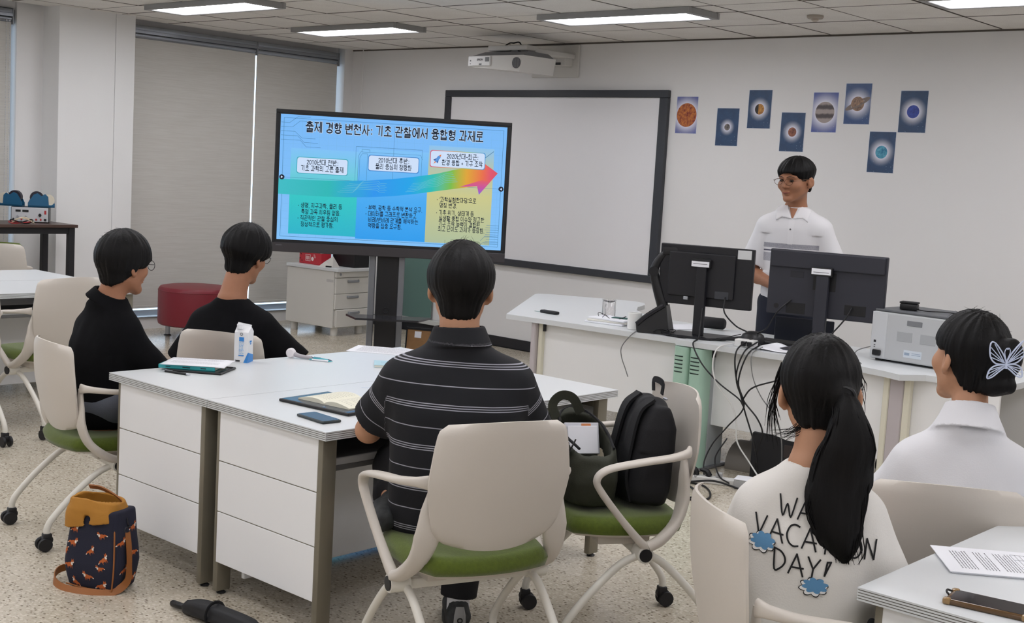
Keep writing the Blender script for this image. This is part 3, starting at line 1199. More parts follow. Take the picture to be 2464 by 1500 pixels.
obj('speaker_grille', G().sweep([(0.185, -0.199, 0.072), (0.185, -0.206, 0.072)], 0.045, n=16), M('projector_grille', (92, 92, 96), 0.6), body)
for k in range(5):
    obj('grille_slat', G().box(0.155 + k * 0.0125, 0.160 + k * 0.0125, -0.2085, -0.205, 0.036, 0.108), m_pjg, body)
obj('vent', G().box(-0.155, -0.11, -0.2155, -0.213, 0.085, 0.122), m_pjg, body)
vs, fs = text_geo('EPSON', 0.022, 'CENTER', 0.0008)
obj('logo', G().add([(x - 0.215, -0.2155, z + 0.095) for x, z, _ in vs], fs), M('logo_dark', (60, 60, 66), 0.6), body)
obj('indicator_mark', G().box(-0.33, -0.318, -0.2155, -0.213, 0.088, 0.10).box(-0.33, -0.318, -0.2155, -0.213, 0.066, 0.071).box(-0.225, -0.195, -0.2155, -0.213, 0.056, 0.070), m_pjg, body)
arm = obj('mount_arm', G().rbox(-0.28, 0.16, -0.06, 0.06, 0.19, 0.235, 0.008, 2).rbox(0.02, 0.14, -0.02, 0.60, 0.185, 0.225, 0.008, 2), m_pj, pj)
obj('arm_bracket', G().rbox(-0.02, 0.06, -0.05, 0.05, 0.165, 0.20, 0.004, 1), m_black, arm)
obj('cable_loop', G().sweep(spline([(-0.14, 0, 0.235), (-0.1, 0.02, 0.262), (-0.04, 0.0, 0.258), (0.0, 0.02, 0.266), (0.05, 0.0, 0.236)], 5), 0.006, n=6), m_black, arm)
pl = obj('wall_plate', G().rbox(-0.36, 0.175, 0.605, 0.63, 0.03, 0.31, 0.010, 3), m_pj, pj, smooth=True)
obj('connector_box', G().rbox(-0.03, 0.11, 0.50, 0.61, 0.12, 0.205, 0.006, 1), m_pj, pl)
obj('connector_row', G().rbox(0.01, 0.065, 0.492, 0.502, 0.125, 0.148, 0.003, 1), m_black, pl)

# ---------------------------------------------------------------- teal glass panel by the wall
gp = thing('teal_screen_board', 'teal frosted glass panel against the front wall, behind the screen stand', 'glass panel', (-8.98, YF - 0.03, 0.12))
obj('pane', G().rbox(-0.36, 0.30, -0.006, 0.004, 0.015, 0.86, 0.002, 1), M('teal_frosted_glass', (108, 140, 134), 0.25, trans=0.15), gp)
obj('bottom_rail', G().rbox(-0.38, 0.75, -0.015, 0.012, -0.03, 0.015, 0.003, 1), M('pale_rail', (205, 206, 203), 0.5), gp)

# ---------------------------------------------------------------- big interactive screen on its trolley
TVY = 47.3
tv = thing('display_trolley', 'large flat touchscreen showing a colourful slide, on a tall wheeled stand', 'display', (-6.985, 6.41, 0), rz(TVY))
m_bez = M('screen_bezel', (26, 27, 30), 0.35)
m_bezb = M('screen_lower_bezel', (58, 55, 58), 0.4)
TW, TZ0, TZ1 = 0.868, 0.925, 1.968
_pn = obj('display_panel', G().rbox(-TW, TW, 0.0, 0.075, TZ0, TZ1, 0.006, 2), m_bez, tv)
obj('lower_bezel', G().rbox(-TW, TW, -0.008, 0.004, TZ0 - 0.004, TZ0 + 0.066, 0.004, 1), m_bezb, _pn)
obj('frame_edge', G().rbox(-TW, TW, -0.006, 0.002, TZ1 - 0.026, TZ1, 0.003, 1).rbox(-TW, -TW + 0.024, -0.006, 0.002, TZ0 + 0.066, TZ1 - 0.026, 0.003, 1).rbox(TW - 0.024, TW, -0.006, 0.002, TZ0 + 0.066, TZ1 - 0.026, 0.003, 1), m_bez, _pn)
SW, SZ0, SZ1 = TW - 0.034, TZ0 + 0.088, TZ1 - 0.036


def su(u):
    return -SW + 2 * SW * u


def sv(v):
    return SZ0 + (SZ1 - SZ0) * v


SE = 0.95     # screen luminance


def em(name, c, e=SE, c2=None, axis=0, lo=0.0, hi=1.0, stops=None):
    m = bpy.data.materials.new('slide ' + name)
    m.use_nodes = True
    nt = m.node_tree
    b = nt.nodes['Principled BSDF']
    b.inputs['Base Color'].default_value = (0.01, 0.01, 0.012, 1)
    b.inputs['Roughness'].default_value = 0.3
    b.inputs['Specular IOR Level'].default_value = 0.3
    b.inputs['Emission Color'].default_value = lin(c) + (1,)
    b.inputs['Emission Strength'].default_value = e
    if c2 or stops:
        t = NT(m)
        sp = t.n('SeparateXYZ')
        t.l(t.n('TexCoord').outputs['Object'], sp.inputs[0])
        mr = t.n('MapRange')
        t.l(sp.outputs['X' if axis == 0 else 'Z'], mr.inputs['Value'])
        mr.inputs['From Min'].default_value = su(lo) if axis == 0 else sv(lo)
        mr.inputs['From Max'].default_value = su(hi) if axis == 0 else sv(hi)
        t.l(t.ramp(mr.outputs[0], stops or [(0, c), (1, c2)]), b.inputs['Emission Color'])
    return m


scr = obj('slide_background', G().box(-SW, SW, -0.0022, -0.0005, SZ0, SZ1), em('sky blue', (132, 196, 252), c2=(120, 186, 250), axis=1), tv)
LAY = [-0.0028]


def flat(name, polys, mat, par=None):
    """flat print on the screen, one layer above the last"""
    LAY[0] -= 0.00022
    vs, fs = tri2d([[(su(u), sv(v)) for u, v in p] for p in polys])
    return obj(name, G().add([(x, LAY[0], z) for x, z in vs], fs), mat, par or scr)


def rect(u0, u1, v0, v1):
    return [(u0, v0), (u1, v0), (u1, v1), (u0, v1)]


def line(pts, w=0.0016):
    out = []
    for (a, b), (c, d) in zip(pts[:-1], pts[1:]):
        dx, dy = (c - a) * 1.78, d - b
        L = math.hypot(dx, dy) + 1e-9
        nx, ny = -dy / L * w / 1.78, dx / L * w
        out.append([(a + nx, b + ny), (c + nx, d + ny), (c - nx, d - ny), (a - nx, b - ny)])
    return out


m_lineb = em('thin line', (62, 128, 178), 0.75)
m_gridl = em('grid line', (118, 182, 236))
grid = []
for k in range(26):
    grid += line([(0.02 + k * 0.038, 0.03), (0.02 + k * 0.038, 0.97)], 0.0008)
for k in range(16):
    grid += line([(0.015, 0.05 + k * 0.06), (0.985, 0.05 + k * 0.06)], 0.0008)
flat('slide_grid', grid, m_gridl)
flat('slide_column', [rect(0.05, 0.346, 0.05, 0.735)], em('teal column', (40, 190, 200), stops=[(0, (40, 182, 205)), (0.45, (48, 200, 200)), (0.72, (110, 205, 225)), (1, (128, 196, 250))], axis=1, lo=0.05, hi=0.735))
flat('slide_column', [rect(0.346, 0.656, 0.036, 0.76)], em('blue column', (40, 160, 240), stops=[(0, (44, 158, 240)), (0.45, (70, 172, 245)), (0.75, (105, 185, 248)), (1, (128, 196, 250))], axis=1, lo=0.036, hi=0.76))
flat('slide_column', [rect(0.656, 0.947, 0.036, 0.82)], em('yellow column', (205, 205, 150), stops=[(0, (176, 192, 158)), (0.5, (205, 202, 140)), (0.8, (176, 196, 178)), (1, (140, 196, 240))], axis=1, lo=0.036, hi=0.82))
fr = []
for a, b in (((0.015, 0.026), (0.985, 0.026)), ((0.985, 0.026), (0.985, 0.972)), ((0.985, 0.972), (0.015, 0.972)), ((0.015, 0.972), (0.015, 0.026))):
    fr += line([a, b], 0.0013)
fr += line([(0.002, 0.5), (0.998, 0.5)], 0.001) + line([(0.5, 0.50), (0.5, 0.955)], 0.001) + line([(0.334, 0.777), (0.626, 0.777)], 0.0013) + line([(0.334, 0.50), (0.334, 0.777)], 0.001) + line([(0.626, 0.52), (0.626, 0.777)], 0.001)
fr += line([(0.345, 0.49), (0.345, 0.70), (0.355, 0.735), (0.62, 0.735), (0.628, 0.70)], 0.001) + line([(0.352, 0.49), (0.352, 0.69), (0.362, 0.722), (0.385, 0.722), (0.385, 0.5)], 0.001) + line([(0.36, 0.735), (0.36, 0.755), (0.395, 0.755), (0.395, 0.735)], 0.0012)
for k in range(5):
    v = 0.935 - k * 0.034
    fr += line([(0.003, v), (0.04 + 0.012 * k, v), (0.075 + 0.010 * k, v + (0.05 if k < 2 else -0.05)), (0.13 + 0.012 * k, v + (0.05 if k < 2 else -0.05))], 0.0012)
for k in range(9):
    v = 0.20 - k * 0.019
    fr += line([(0.93 - 0.004 * (k % 3), v), (0.985, v)], 0.0012)
fr += line([(0.905, 0.07), (0.925, 0.11), (0.984, 0.11)], 0.0012) + line([(0.9, 0.03), (0.92, 0.06), (0.984, 0.06)], 0.0012) + line([(0.908, 0.745), (0.945, 0.80)], 0.002)
flat('slide_line_art', fr, m_lineb)
top = [(0.0, 0.487), (0.1, 0.485), (0.203, 0.490), (0.30, 0.498), (0.398, 0.511), (0.50, 0.532), (0.592, 0.559), (0.688, 0.592), (0.784, 0.640), (0.86, 0.668), (0.875, 0.735), (0.968, 0.626)]
bot = [(0.888, 0.445), (0.878, 0.514), (0.741, 0.469), (0.596, 0.420), (0.50, 0.394), (0.402, 0.376), (0.30, 0.365), (0.206, 0.361), (0.1, 0.362), (0.0, 0.364)]
flat('slide_arrow', [top + bot], em('arrow', (0, 0, 0), stops=[(0, (60, 190, 200)), (0.22, (40, 185, 185)), (0.42, (40, 150, 240)), (0.58, (20, 165, 235)), (0.68, (40, 190, 180)), (0.76, (120, 190, 70)), (0.83, (225, 165, 50)), (0.90, (235, 110, 70)), (0.94, (225, 80, 110)), (1.0, (215, 90, 60))], axis=0))
flat('slide_arrow_shade', [[(0.80, 0.50), (0.878, 0.514), (0.888, 0.445), (0.935, 0.55), (0.90, 0.565)]], em('arrow head', (0, 0, 0), stops=[(0, (120, 100, 220)), (0.45, (200, 80, 160)), (1.0, (232, 96, 84))], axis=1, lo=0.445, hi=0.57))
cl, cl2 = [], []
for k in range(6):
    v = 0.405 + k * 0.014
    cl += line([(0.26 + 0.01 * k, v), (0.325 + 0.006 * k, v), (0.345 + 0.006 * k, v + 0.032), (0.43 + 0.005 * (k % 3), v + 0.032), (0.445, v + 0.016), (0.47 + 0.006 * (k % 2), v + 0.016)], 0.001)
    cl2 += line([(0.56 + 0.006 * k, v + 0.03), (0.60 + 0.006 * k, v + 0.04), (0.645 + 0.006 * k, v + 0.075), (0.70, v + 0.09), (0.735, v + 0.125), (0.79 - 0.005 * k, v + 0.135)], 0.001)
m_circ = em('circuit', (130, 215, 230), 0.8)
flat('slide_circuit_art', cl, m_circ)['kind'] = 'stuff'
flat('slide_circuit_art', cl2, m_circ)['kind'] = 'stuff'
m_txt = em('ink', (14, 40, 66), 0.5)
m_box = em('box', (208, 226, 252))
for (u0, u1, v0, v1), e in (((0.079, 0.299, 0.541, 0.664), (60, 180, 200)), ((0.392, 0.612, 0.592, 0.711), (60, 140, 220)), ((0.665, 0.906, 0.652, 0.779), None)):
    def rr(m):
        w, h = (u1 - u0) / 2 * 1.78 + m, (v1 - v0) / 2 + m
        return [((u0 + u1) / 2 + x / 1.78, (v0 + v1) / 2 + z) for x, z in rrect(w, h, 0.018)]
    flat('slide_box_edge', [rr(0.005)], em('edge', e, 0.8) if e else em('edge3', (0, 0, 0), 0.9, stops=[(0, (220, 70, 110)), (0.35, (225, 150, 90)), (0.7, (150, 190, 120)), (1, (60, 150, 220))], lo=u0, hi=u1))
    flat('slide_box', [rr(0)], m_box)


# Korean lettering drawn as strokes: every syllable is composed from its letters
def _circ(cx, cy, rx, ry, n=12):
    return [(cx + rx * math.cos(a), cy + ry * math.sin(a)) for a in np.linspace(0, 2 * PI, n + 1)]


JA = {'g': [[(0, 1), (1, 1), (.82, 0)]], 'n': [[(0, 1), (0, 0), (1, 0)]], 'd': [[(1, 1), (0, 1), (0, 0), (1, 0)]], 'r': [[(0, 1), (1, 1), (1, .5), (0, .5), (0, 0), (1, 0)]],
      'm': [[(0, 0), (0, 1), (1, 1), (1, 0), (0, 0)]], 'b': [[(0, 1), (0, 0), (1, 0), (1, 1)], [(0, .5), (1, .5)]], 's': [[(.5, 1), (.42, .6), (0, 0)], [(.46, .6), (1, 0)]], 'o': [_circ(.5, .5, .5, .5)],
      'j': [[(0, 1), (1, 1)], [(.52, 1), (.4, .5), (0, 0)], [(.48, .55), (1, 0)]], 'c': [[(.3, 1), (.7, 1)], [(0, .76), (1, .76)], [(.52, .76), (.4, .4), (0, 0)], [(.48, .42), (1, 0)]], 'k': [[(0, 1), (1, 1), (.82, 0)], [(0, .52), (.92, .52)]],
      't': [[(1, 1), (0, 1), (0, 0), (1, 0)], [(0, .5), (.9, .5)]], 'p': [[(0, 1), (1, 1)], [(0, 0), (1, 0)], [(.28, 1), (.28, 0)], [(.72, 1), (.72, 0)]], 'h': [[(.3, 1), (.7, 1)], [(0, .76), (1, .76)], _circ(.5, .28, .36, .28)]}
INI = 'g gg n d dd r m b bb s ss o j jj c k t p h'.split()
FIN = ['', 'g', 'gg', 'gs', 'n', 'nj', 'nh', 'd', 'r', 'rg', 'rm', 'rb', 'rs', 'rt', 'rp', 'rh', 'm', 'b', 'bs', 's', 'ss', 'o', 'j', 'c', 'k', 't', 'p', 'h']
VV = {0: ([.3], [(.3, 1, .5)]), 1: ([.15, .85], [(.15, .85, .5)]), 2: ([.3], [(.3, 1, .65), (.3, 1, .35)]), 3: ([.15, .85], [(.15, .85, .65), (.15, .85, .35)]), 4: ([.8], [(0, .8, .5)]), 5: ([.45, 1], [(-.15, .45, .5)]), 6: ([.8], [(0, .8, .65), (0, .8, .35)]), 7: ([.45, 1], [(-.15, .45, .65), (-.15, .45, .35)]), 20: ([.6], [])}
VH = {8: (.12, [.5], 1), 12: (.12, [.32, .68], 1), 13: (.85, [.5], 0), 17: (.85, [.32, .68], 0), 18: (.5, [], 0)}
VC = {9: (8, 0), 10: (8, 1), 11: (8, 20), 14: (13, 4), 15: (13, 5), 16: (13, 20), 19: (18, 20)}


def _put(sts, x0, x1, y0, y1):
    return [[(x0 + (x1 - x0) * a, y0 + (y1 - y0) * b) for a, b in st] for st in sts]


def _letter(code, x0, x1, y0, y1):
    out = []
    n = len(code)
    w = (x1 - x0 - 0.06 * (n - 1)) / n
    for i, c in enumerate(code):
        out += _put(JA[c], x0 + i * (w + 0.06), x0 + i * (w + 0.06) + w, y0, y1)
    return out


def _vert(v, x0, x1, y0, y1):
    xs, tk = VV[v]
    return _put([[(x, 0), (x, 1)] for x in xs] + [[(a, y), (b, y)] for a, b, y in tk], x0, x1, y0, y1)


def _hori(v, x0, x1, y0, y1):
    y, xs, up = VH[v]
    return _put([[(0, y), (1, y)]] + [[(x, y), (x, 1 if up else 0)] for x in xs], x0, x1, y0, y1)


def syllable(ch):
    k = ord(ch) - 0xAC00
    L, V, T = k // 588, (k % 588) // 28, k % 28
    y0 = 0.40 if T else 0.0
    if V in VV:
        o = _letter(INI[L], 0.04, 0.52, y0 + (0.06 if T else 0.12), 0.94) + _vert(V, 0.62, 0.94, y0, 1.0)
    elif V in VH:
        h = 1 - y0
        o = _letter(INI[L], 0.16, 0.80, y0 + h * 0.50, 0.98) + _hori(V, 0.0, 0.96, y0, y0 + h * 0.36)
    else:
        a, b = VC[V]
        h = 1 - y0
        o = _letter(INI[L], 0.06, 0.54, y0 + h * 0.50, 0.96) + _hori(a, 0.0, 0.62, y0 + h * 0.04, y0 + h * 0.36) + _vert(b, 0.70, 0.96, y0, 1.0)
    if T:
        o += _letter(FIN[T], 0.16, 0.86, 0.0, 0.30)
    return o


SY = {'0': (.56, [_circ(.25, .45, .21, .42, 16)]), '1': (.56, [[(.1, .72), (.28, .88), (.28, .02)]]), '2': (.56, [[(.05, .68), (.12, .84), (.28, .88), (.44, .78), (.44, .6), (.06, .03), (.48, .03)]]), ':': (.3, [[(.1, .58), (.1, .62)], [(.1, .12), (.1, .16)]]), ',': (.28, [[(.1, .06), (.05, -.1)]]),
      '.': (.28, [[(.08, .03), (.11, .03)]]), '+': (.6, [[(.05, .42), (.45, .42)], [(.25, .22), (.25, .62)]]), '-': (.45, [[(.05, .42), (.38, .42)]]), '/': (.45, [[(.02, -.05), (.38, .95)]]), "'": (.2, [[(.08, .95), (.06, .72)]]), '•': (.42, [[(.1, .42), (.13, .42)]]), ' ': (.34, [])}


def batch_text(strings, bold):
    res = []
    for s in strings:
        x = 0.0
        polys = []
        for ch in s:
            if ch in SY:
                adv, sts = SY[ch]
                f = 0.82
            else:
                adv, sts = 1.06, syllable(ch)
                f = 0.90
            b = bold * (1.5 if ch == '•' else 1)
            for st in sts:
                pts = [(x + a * 0.92, y * f) for a, y in st]
                for (a, c), (d, e) in zip(pts[:-1], pts[1:]):
                    ln = math.hypot(d - a, e - c) + 1e-9
                    ux, uy = (d - a) / ln * b, (e - c) / ln * b
                    polys.append([(a - ux * .8 - uy, c - uy * .8 + ux), (a - ux * .8 + uy, c - uy * .8 - ux), (d + ux * .8 + uy, e + uy * .8 - ux), (d + ux * .8 - uy, e + uy * .8 + ux)])
            x += adv
        vs = [p for q in polys for p in q]
        res.append((vs, [tuple(range(4 * i, 4 * i + 4)) for i in range(len(polys))]))
    return res


HEAD = [('2010년대 전반:', 0.189, 0.612, 0.043, 'C', 0.138), ('기초 과학의 고른 출제', 0.189, 0.560, 0.043, 'C', 0.186),
        ('2010년대 후반:', 0.502, 0.660, 0.043, 'C', 0.136), ('물리 중심의 정량화', 0.502, 0.607, 0.043, 'C', 0.16),
        ('2020년대-최근:', 0.806, 0.724, 0.043, 'C', 0.140), ('환경 융합 + 기구 조작', 0.806, 0.670, 0.043, 'C', 0.182)]
BULL = [('• 생명, 지구과학, 물리 등', 0.090, 0.265, 0.039, 'L', 0.193), ('특정 과목 치우침 없음.', 0.104, 0.214, 0.039, 'L', 0.172), ('• 직관적인 관찰 중심의', 0.090, 0.163, 0.039, 'L', 0.175), ('정성적으로 평가함.', 0.104, 0.113, 0.039, 'L', 0.145),
        ('• 부력, 광학 등 수학적 분석 요구.', 0.388, 0.275, 0.039, 'L', 0.25), ('• 데이터를 그래프로 변환하고', 0.388, 0.226, 0.039, 'L', 0.226), ('비례/반비례 관계를 해석하는', 0.401, 0.178, 0.039, 'L', 0.222), ('역량을 집중 요구함.', 0.401, 0.130, 0.039, 'L', 0.15),
        ("• '과학실험한마당'으로", 0.702, 0.372, 0.039, 'L', 0.176), ('명칭 변경.', 0.715, 0.325, 0.039, 'L', 0.078), ('• 기후 위기, 생태계 등', 0.702, 0.266, 0.039, 'L', 0.168), ('실생활 융합 이슈와 정교한', 0.715, 0.221, 0.039, 'L', 0.203), ('기구 조작 능력이 결합된', 0.714, 0.177, 0.039, 'L', 0.185), ('최고 난이도 과제가 등장함.', 0.713, 0.134, 0.039, 'L', 0.208)]
TITLE = [('출제 경향 변천사: 기초 관찰에서 융합형 과제로', 0.502, 0.872, 0.080, 'C', 0.785)]
_halo = batch_text([TITLE[0][0]], 0.105)
_bold = batch_text([TITLE[0][0]], 0.062) + batch_text([a[0] for a in HEAD + BULL], 0.058)


def words(rows, geos, mat, name):
    LAY[0] -= 0.00022
    for (s, u, v, size, al, width), (vs, fs) in zip(rows, geos):
        xs = [a[0] for a in vs]
        k = width * 2 * SW / (max(xs) - min(xs))
        mid = (max(xs) + min(xs)) / 2 if al == 'C' else min(xs)
        obj(name, G().add([(su(u) + (x - mid) * k, LAY[0], sv(v) + y * size) for x, y in vs], fs), mat, scr)['kind'] = 'stuff'


words(TITLE, _halo, em('halo', (205, 226, 250), 0.85), 'slide_title_halo')
words(TITLE, _bold[:1], m_txt, 'slide_title')
words(HEAD, _bold[1:7], m_txt, 'slide_heading')
words(BULL, _bold[7:], m_txt, 'slide_bullet_line')
RK = (0.696, 0.715)
rkp = lambda pts: [(RK[0] + (x * 0.62 + y * 0.55) / 1.78, RK[1] + (y * 0.75 - x * 0.45)) for x, y in pts]
flat('slide_rocket_body', [rkp([(0, 0.05), (0.016, 0.02), (0.014, -0.03), (-0.014, -0.03), (-0.016, 0.02)])], em('rocket', (90, 150, 220)))
flat('slide_rocket_fins', [rkp([(0.014, 0.0), (0.03, -0.03), (0.012, -0.028)]), rkp([(-0.014, 0.0), (-0.03, -0.03), (-0.012, -0.028)])], em('fin', (50, 90, 160)))
flat('slide_rocket_flame', [rkp([(0.008, -0.03), (0, -0.055), (-0.008, -0.03)]), rkp([(0, 0.05), (0.011, 0.03), (-0.011, 0.03)])], em('flame', (225, 120, 60)))
for u in (0.014, 0.986):
    flat('slide_button', [[(u + 0.0115 * math.cos(a) , 0.5 + 0.0205 * math.sin(a)) for a in np.linspace(0, 2 * PI, 21)[:-1]]], em('button', (20, 34, 60), 0.6))
    d = 1 if u < 0.5 else -1
    flat('slide_button_mark', [[(u + d * 0.005, 0.5), (u - d * 0.004, 0.511), (u - d * 0.004, 0.489)]], m_box)
obj('maker_mark', G().box(-TW + 0.03, -TW + 0.075, -0.0088, -0.0078, TZ0 + 0.043, TZ0 + 0.050), M('maker_grey', (96, 96, 100), 0.5), _pn)
# stand
m_std = M('stand_black', (30, 30, 33), 0.35)
m_stg = M('stand_grey_rail', (128, 130, 136), 0.4, metal=0.5)
col = obj('column', G().rbox(-0.085, 0.075, 0.05, 0.14, 0.09, 1.5, 0.005, 1), m_std, tv)
obj('cable_port', G().sweep([(0.022 * math.cos(a) - 0.005, 0.048, 0.512 + 0.022 * math.sin(a)) for a in np.linspace(0, 2 * PI, 17)[:-1]], 0.004, n=6, closed=True), m_blackm, col)
for x in (-0.118, 0.10):
    obj('column_rail', G().rbox(x - 0.026, x + 0.022, 0.055, 0.13, 0.09, 1.5, 0.006, 1), m_stg, tv)
obj('vesa_plate', G().rbox(-0.3, 0.3, 0.076, 0.11, 1.15, 1.75, 0.004, 1), m_std, tv)
shf = obj('shelf', G().prism([(-0.30, -0.02), (0.34, -0.02), (0.24, -0.26), (-0.22, -0.26)], 0.468, 0.482), M('smoked_shelf', (44, 44, 48), 0.2), tv)
for x in (-0.20, 0.20):
    obj('shelf_bracket', G().rbox(x - 0.01, x + 0.01, -0.02, 0.06, 0.44, 0.468, 0.003, 1), m_std, shf)
for s in (-1, 1):
    o = obj('base_leg', G().rbox(s * 0.36 - 0.03, s * 0.36 + 0.03, -0.42, 0.42, 0.075, 0.12, 0.006, 1), m_std, tv)
    for y in (-0.38, 0.38):
        obj('caster', G().sweep([(s * 0.36 - 0.018, y, 0.036), (s * 0.36 + 0.018, y, 0.036)], 0.036, n=16).box(s * 0.36 - 0.012, s * 0.36 + 0.012, y - 0.012, y + 0.012, 0.03, 0.08), m_rubber, o, smooth=True)
obj('base_beam', G().rbox(-0.36, 0.36, 0.03, 0.16, 0.07, 0.12, 0.006, 1), m_std, tv)
# clipboard-like frame leaning on the stand
cb = thing('clipboard', 'brown clipboard with dark rim and white sticker leaning beside the screen stand', 'clipboard', (-7.10, 6.86, 0.0), rz(TVY - 20))
obj('board', G().rbox(-0.10, 0.10, -0.004, 0.004, 0.0, 0.335, 0.003, 1, mat=Matrix.Translation((0, 0.0, 0.002)) @ Matrix.Rotation(-0.12, 4, 'X')), M('brown_board', (150, 112, 72), 0.6, var=(20, 0.08)), cb)
g = G()
for a in ((-0.108, -0.096, 0.0, 0.345), (0.096, 0.108, 0.0, 0.345), (-0.108, 0.108, 0.325, 0.345)):
    g.rbox(a[0], a[1], -0.008, 0.008, a[2], a[3], 0.003, 1, mat=Matrix.Translation((0, 0.0, 0.002)) @ Matrix.Rotation(-0.12, 4, 'X'))
obj('rim', g, m_blackm, cb)
obj('sticker', G().box(-0.035, 0.02, -0.0052, -0.004, 0.265, 0.315, mat=Matrix.Translation((0, 0.0, 0.002)) @ Matrix.Rotation(-0.12, 4, 'X')), m_paper, cb)

# ---------------------------------------------------------------- drawer pedestal, red box, headset stand
ROTC = 0.0
# ---------------------------------------------------------------- drawer pedestal
m_ped = M('pedestal_cream', (214, 212, 206), 0.5)
pd = thing('drawer_pedestal', 'small white drawer cabinet on feet, behind the screen stand', 'cabinet', (-8.93, 7.55, 0), rz(4))
LX, LY = 0.66, 0.44
obj('carcass', G().rbox(-LX, -0.022, 0.0, LY, 0.075, 0.60, 0.003, 1), m_ped, pd)
obj('top', G().rbox(-LX - 0.005, 0.035, -0.012, LY + 0.012, 0.60, 0.632, 0.005, 2), m_white, pd)
obj('front_rail', G().rbox(-0.02, 0.0, 0.004, LY - 0.004, 0.545, 0.598, 0.004, 1), m_ped, pd)
obj('lock', G().sweep([(0.0, 0.06, 0.575), (0.004, 0.06, 0.575)], 0.012, n=12), m_grey, pd)
for k, (a, b, out) in enumerate(((0.395, 0.54, 0.0), (0.25, 0.392, 0.0), (0.085, 0.247, 0.022))):
    d = obj('drawer', G().rbox(-0.02 + out, 0.0 + out, 0.004, LY - 0.004, a, b, 0.004, 1).box(-0.05, -0.02 + out, 0.02, LY - 0.02, a + 0.01, b - 0.01), m_ped, pd)
    obj('handle', G().sweep(spline([(out, 0.155, b - 0.030), (0.018 + out, 0.170, b - 0.032), (0.018 + out, 0.275, b - 0.032), (out, 0.29, b - 0.030)], 4), 0.007, 0.012, n=8), m_grey, d, smooth=True)
for x, y in ((-0.06, 0.06), (-0.06, 0.38), (-0.60, 0.06), (-0.60, 0.38)):
    obj('foot', G().lathe([(0.034, 0.0), (0.034, 0.06), (0.030, 0.076)], 16, (x, y, 0)), m_ped, pd, smooth=True)
vs, fs = tri2d([[(-0.12, 0.50), (-0.03, 0.50), (-0.03, 0.525), (-0.12, 0.525)]])
obj('asset_sticker', G().add([(x, -0.0006, z) for x, z in vs], fs), M('sticker_grey', (190, 188, 186), 0.6), pd)

rb = thing('red_carton', 'red and white printed carton on the drawer cabinet', 'box', (-9.37, 7.655, 0.633), rz(-2))
m_redc = M('carton_red', (190, 44, 58), 0.45)
obj('carton', G().rbox(-0.17, 0.17, -0.055, 0.06, 0.0, 0.125, 0.002, 1), m_redc, rb)
obj('white_top', G().rbox(-0.171, 0.171, -0.056, 0.061, 0.112, 0.127, 0.001, 1), M('carton_white', (236, 228, 226), 0.5), rb)
m_cprint = M('carton_print', (236, 222, 220), 0.5)
vs, fs = tri2d([[(-0.075, 0.028), (0.005, 0.028), (0.005, 0.032), (-0.075, 0.032)], [(-0.075, 0.085), (0.005, 0.085), (0.005, 0.089), (-0.075, 0.089)], [(-0.075, 0.028), (-0.071, 0.028), (-0.071, 0.089), (-0.075, 0.089)], [(0.001, 0.028), (0.005, 0.028), (0.005, 0.089), (0.001, 0.089)],
                [(-0.062, 0.042), (-0.054, 0.042), (-0.054, 0.076), (-0.062, 0.076)], [(-0.048, 0.04), (-0.04, 0.04), (-0.04, 0.076), (-0.048, 0.076)], [(-0.034, 0.042), (-0.026, 0.042), (-0.026, 0.076), (-0.034, 0.076)], [(-0.018, 0.042), (-0.011, 0.042), (-0.011, 0.076), (-0.018, 0.076)]])
obj('front_print', G().add([(x, -0.0556, z) for x, z in vs], fs), m_cprint, rb)
obj('ball_print', G().lathe([(0.019, 0.0), (0.019, 0.001)], 16, mat=Matrix.Translation((0.035, -0.0553, 0.052)) @ Matrix.Rotation(PI / 2, 4, 'X')), m_cprint, rb)
for k in range(2):
    obj('wave_print', G().sweep([(0.04 + (0.03 + k * 0.012) * math.cos(a), -0.0555, 0.056 + (0.03 + k * 0.012) * math.sin(a)) for a in np.linspace(0.15, 1.3, 7)], 0.0018, n=4), m_cprint, rb)
obj('dark_print', G().sweep([(-0.155, -0.0555, 0.095), (-0.13, -0.0555, 0.082)], 0.006, 0.003, n=5).sweep([(-0.16, -0.0555, 0.05), (-0.155, -0.0555, 0.04)], 0.006, n=5).sweep([(-0.128, -0.0555, 0.03), (-0.125, -0.0555, 0.02)], 0.006, n=5), m_black, rb)

nc = thing('crumpled_packet', 'crumpled white foil packet leaning on the red carton', 'packet', (-9.10, 7.60, 0.633), rz(20))
g = G().add([(-0.08, -0.05, 0), (0.07, -0.05, 0.0), (0.09, 0.05, 0), (-0.05, 0.06, 0), (-0.03, -0.01, 0.05), (0.045, 0.0, 0.10), (0.055, 0.03, 0.055)], [(3, 2, 1, 0), (0, 1, 4), (1, 5, 4), (1, 2, 5), (2, 6, 5), (2, 3, 6), (3, 0, 4), (3, 4, 6), (4, 5, 6)])
obj('wrapper', g, M('packet_white', (208, 204, 198), 0.4), nc)
obj('clip', G().rbox(0.0, 0.06, -0.06, -0.045, 0.0, 0.012, 0.003, 1), m_black, nc)

bx = thing('black_equipment_box', 'black equipment box standing on the drawer cabinet beside the carton', 'equipment box', (-9.03, 7.86, 0.633), rz(4))
obj('case', G().rbox(-0.20, 0.09, -0.10, 0.10, 0.0, 0.15, 0.006, 2), m_black, bx)
obj('face_plate', G().rbox(0.09, 0.094, -0.09, 0.09, 0.01, 0.14, 0.002, 1), m_blackm, bx)

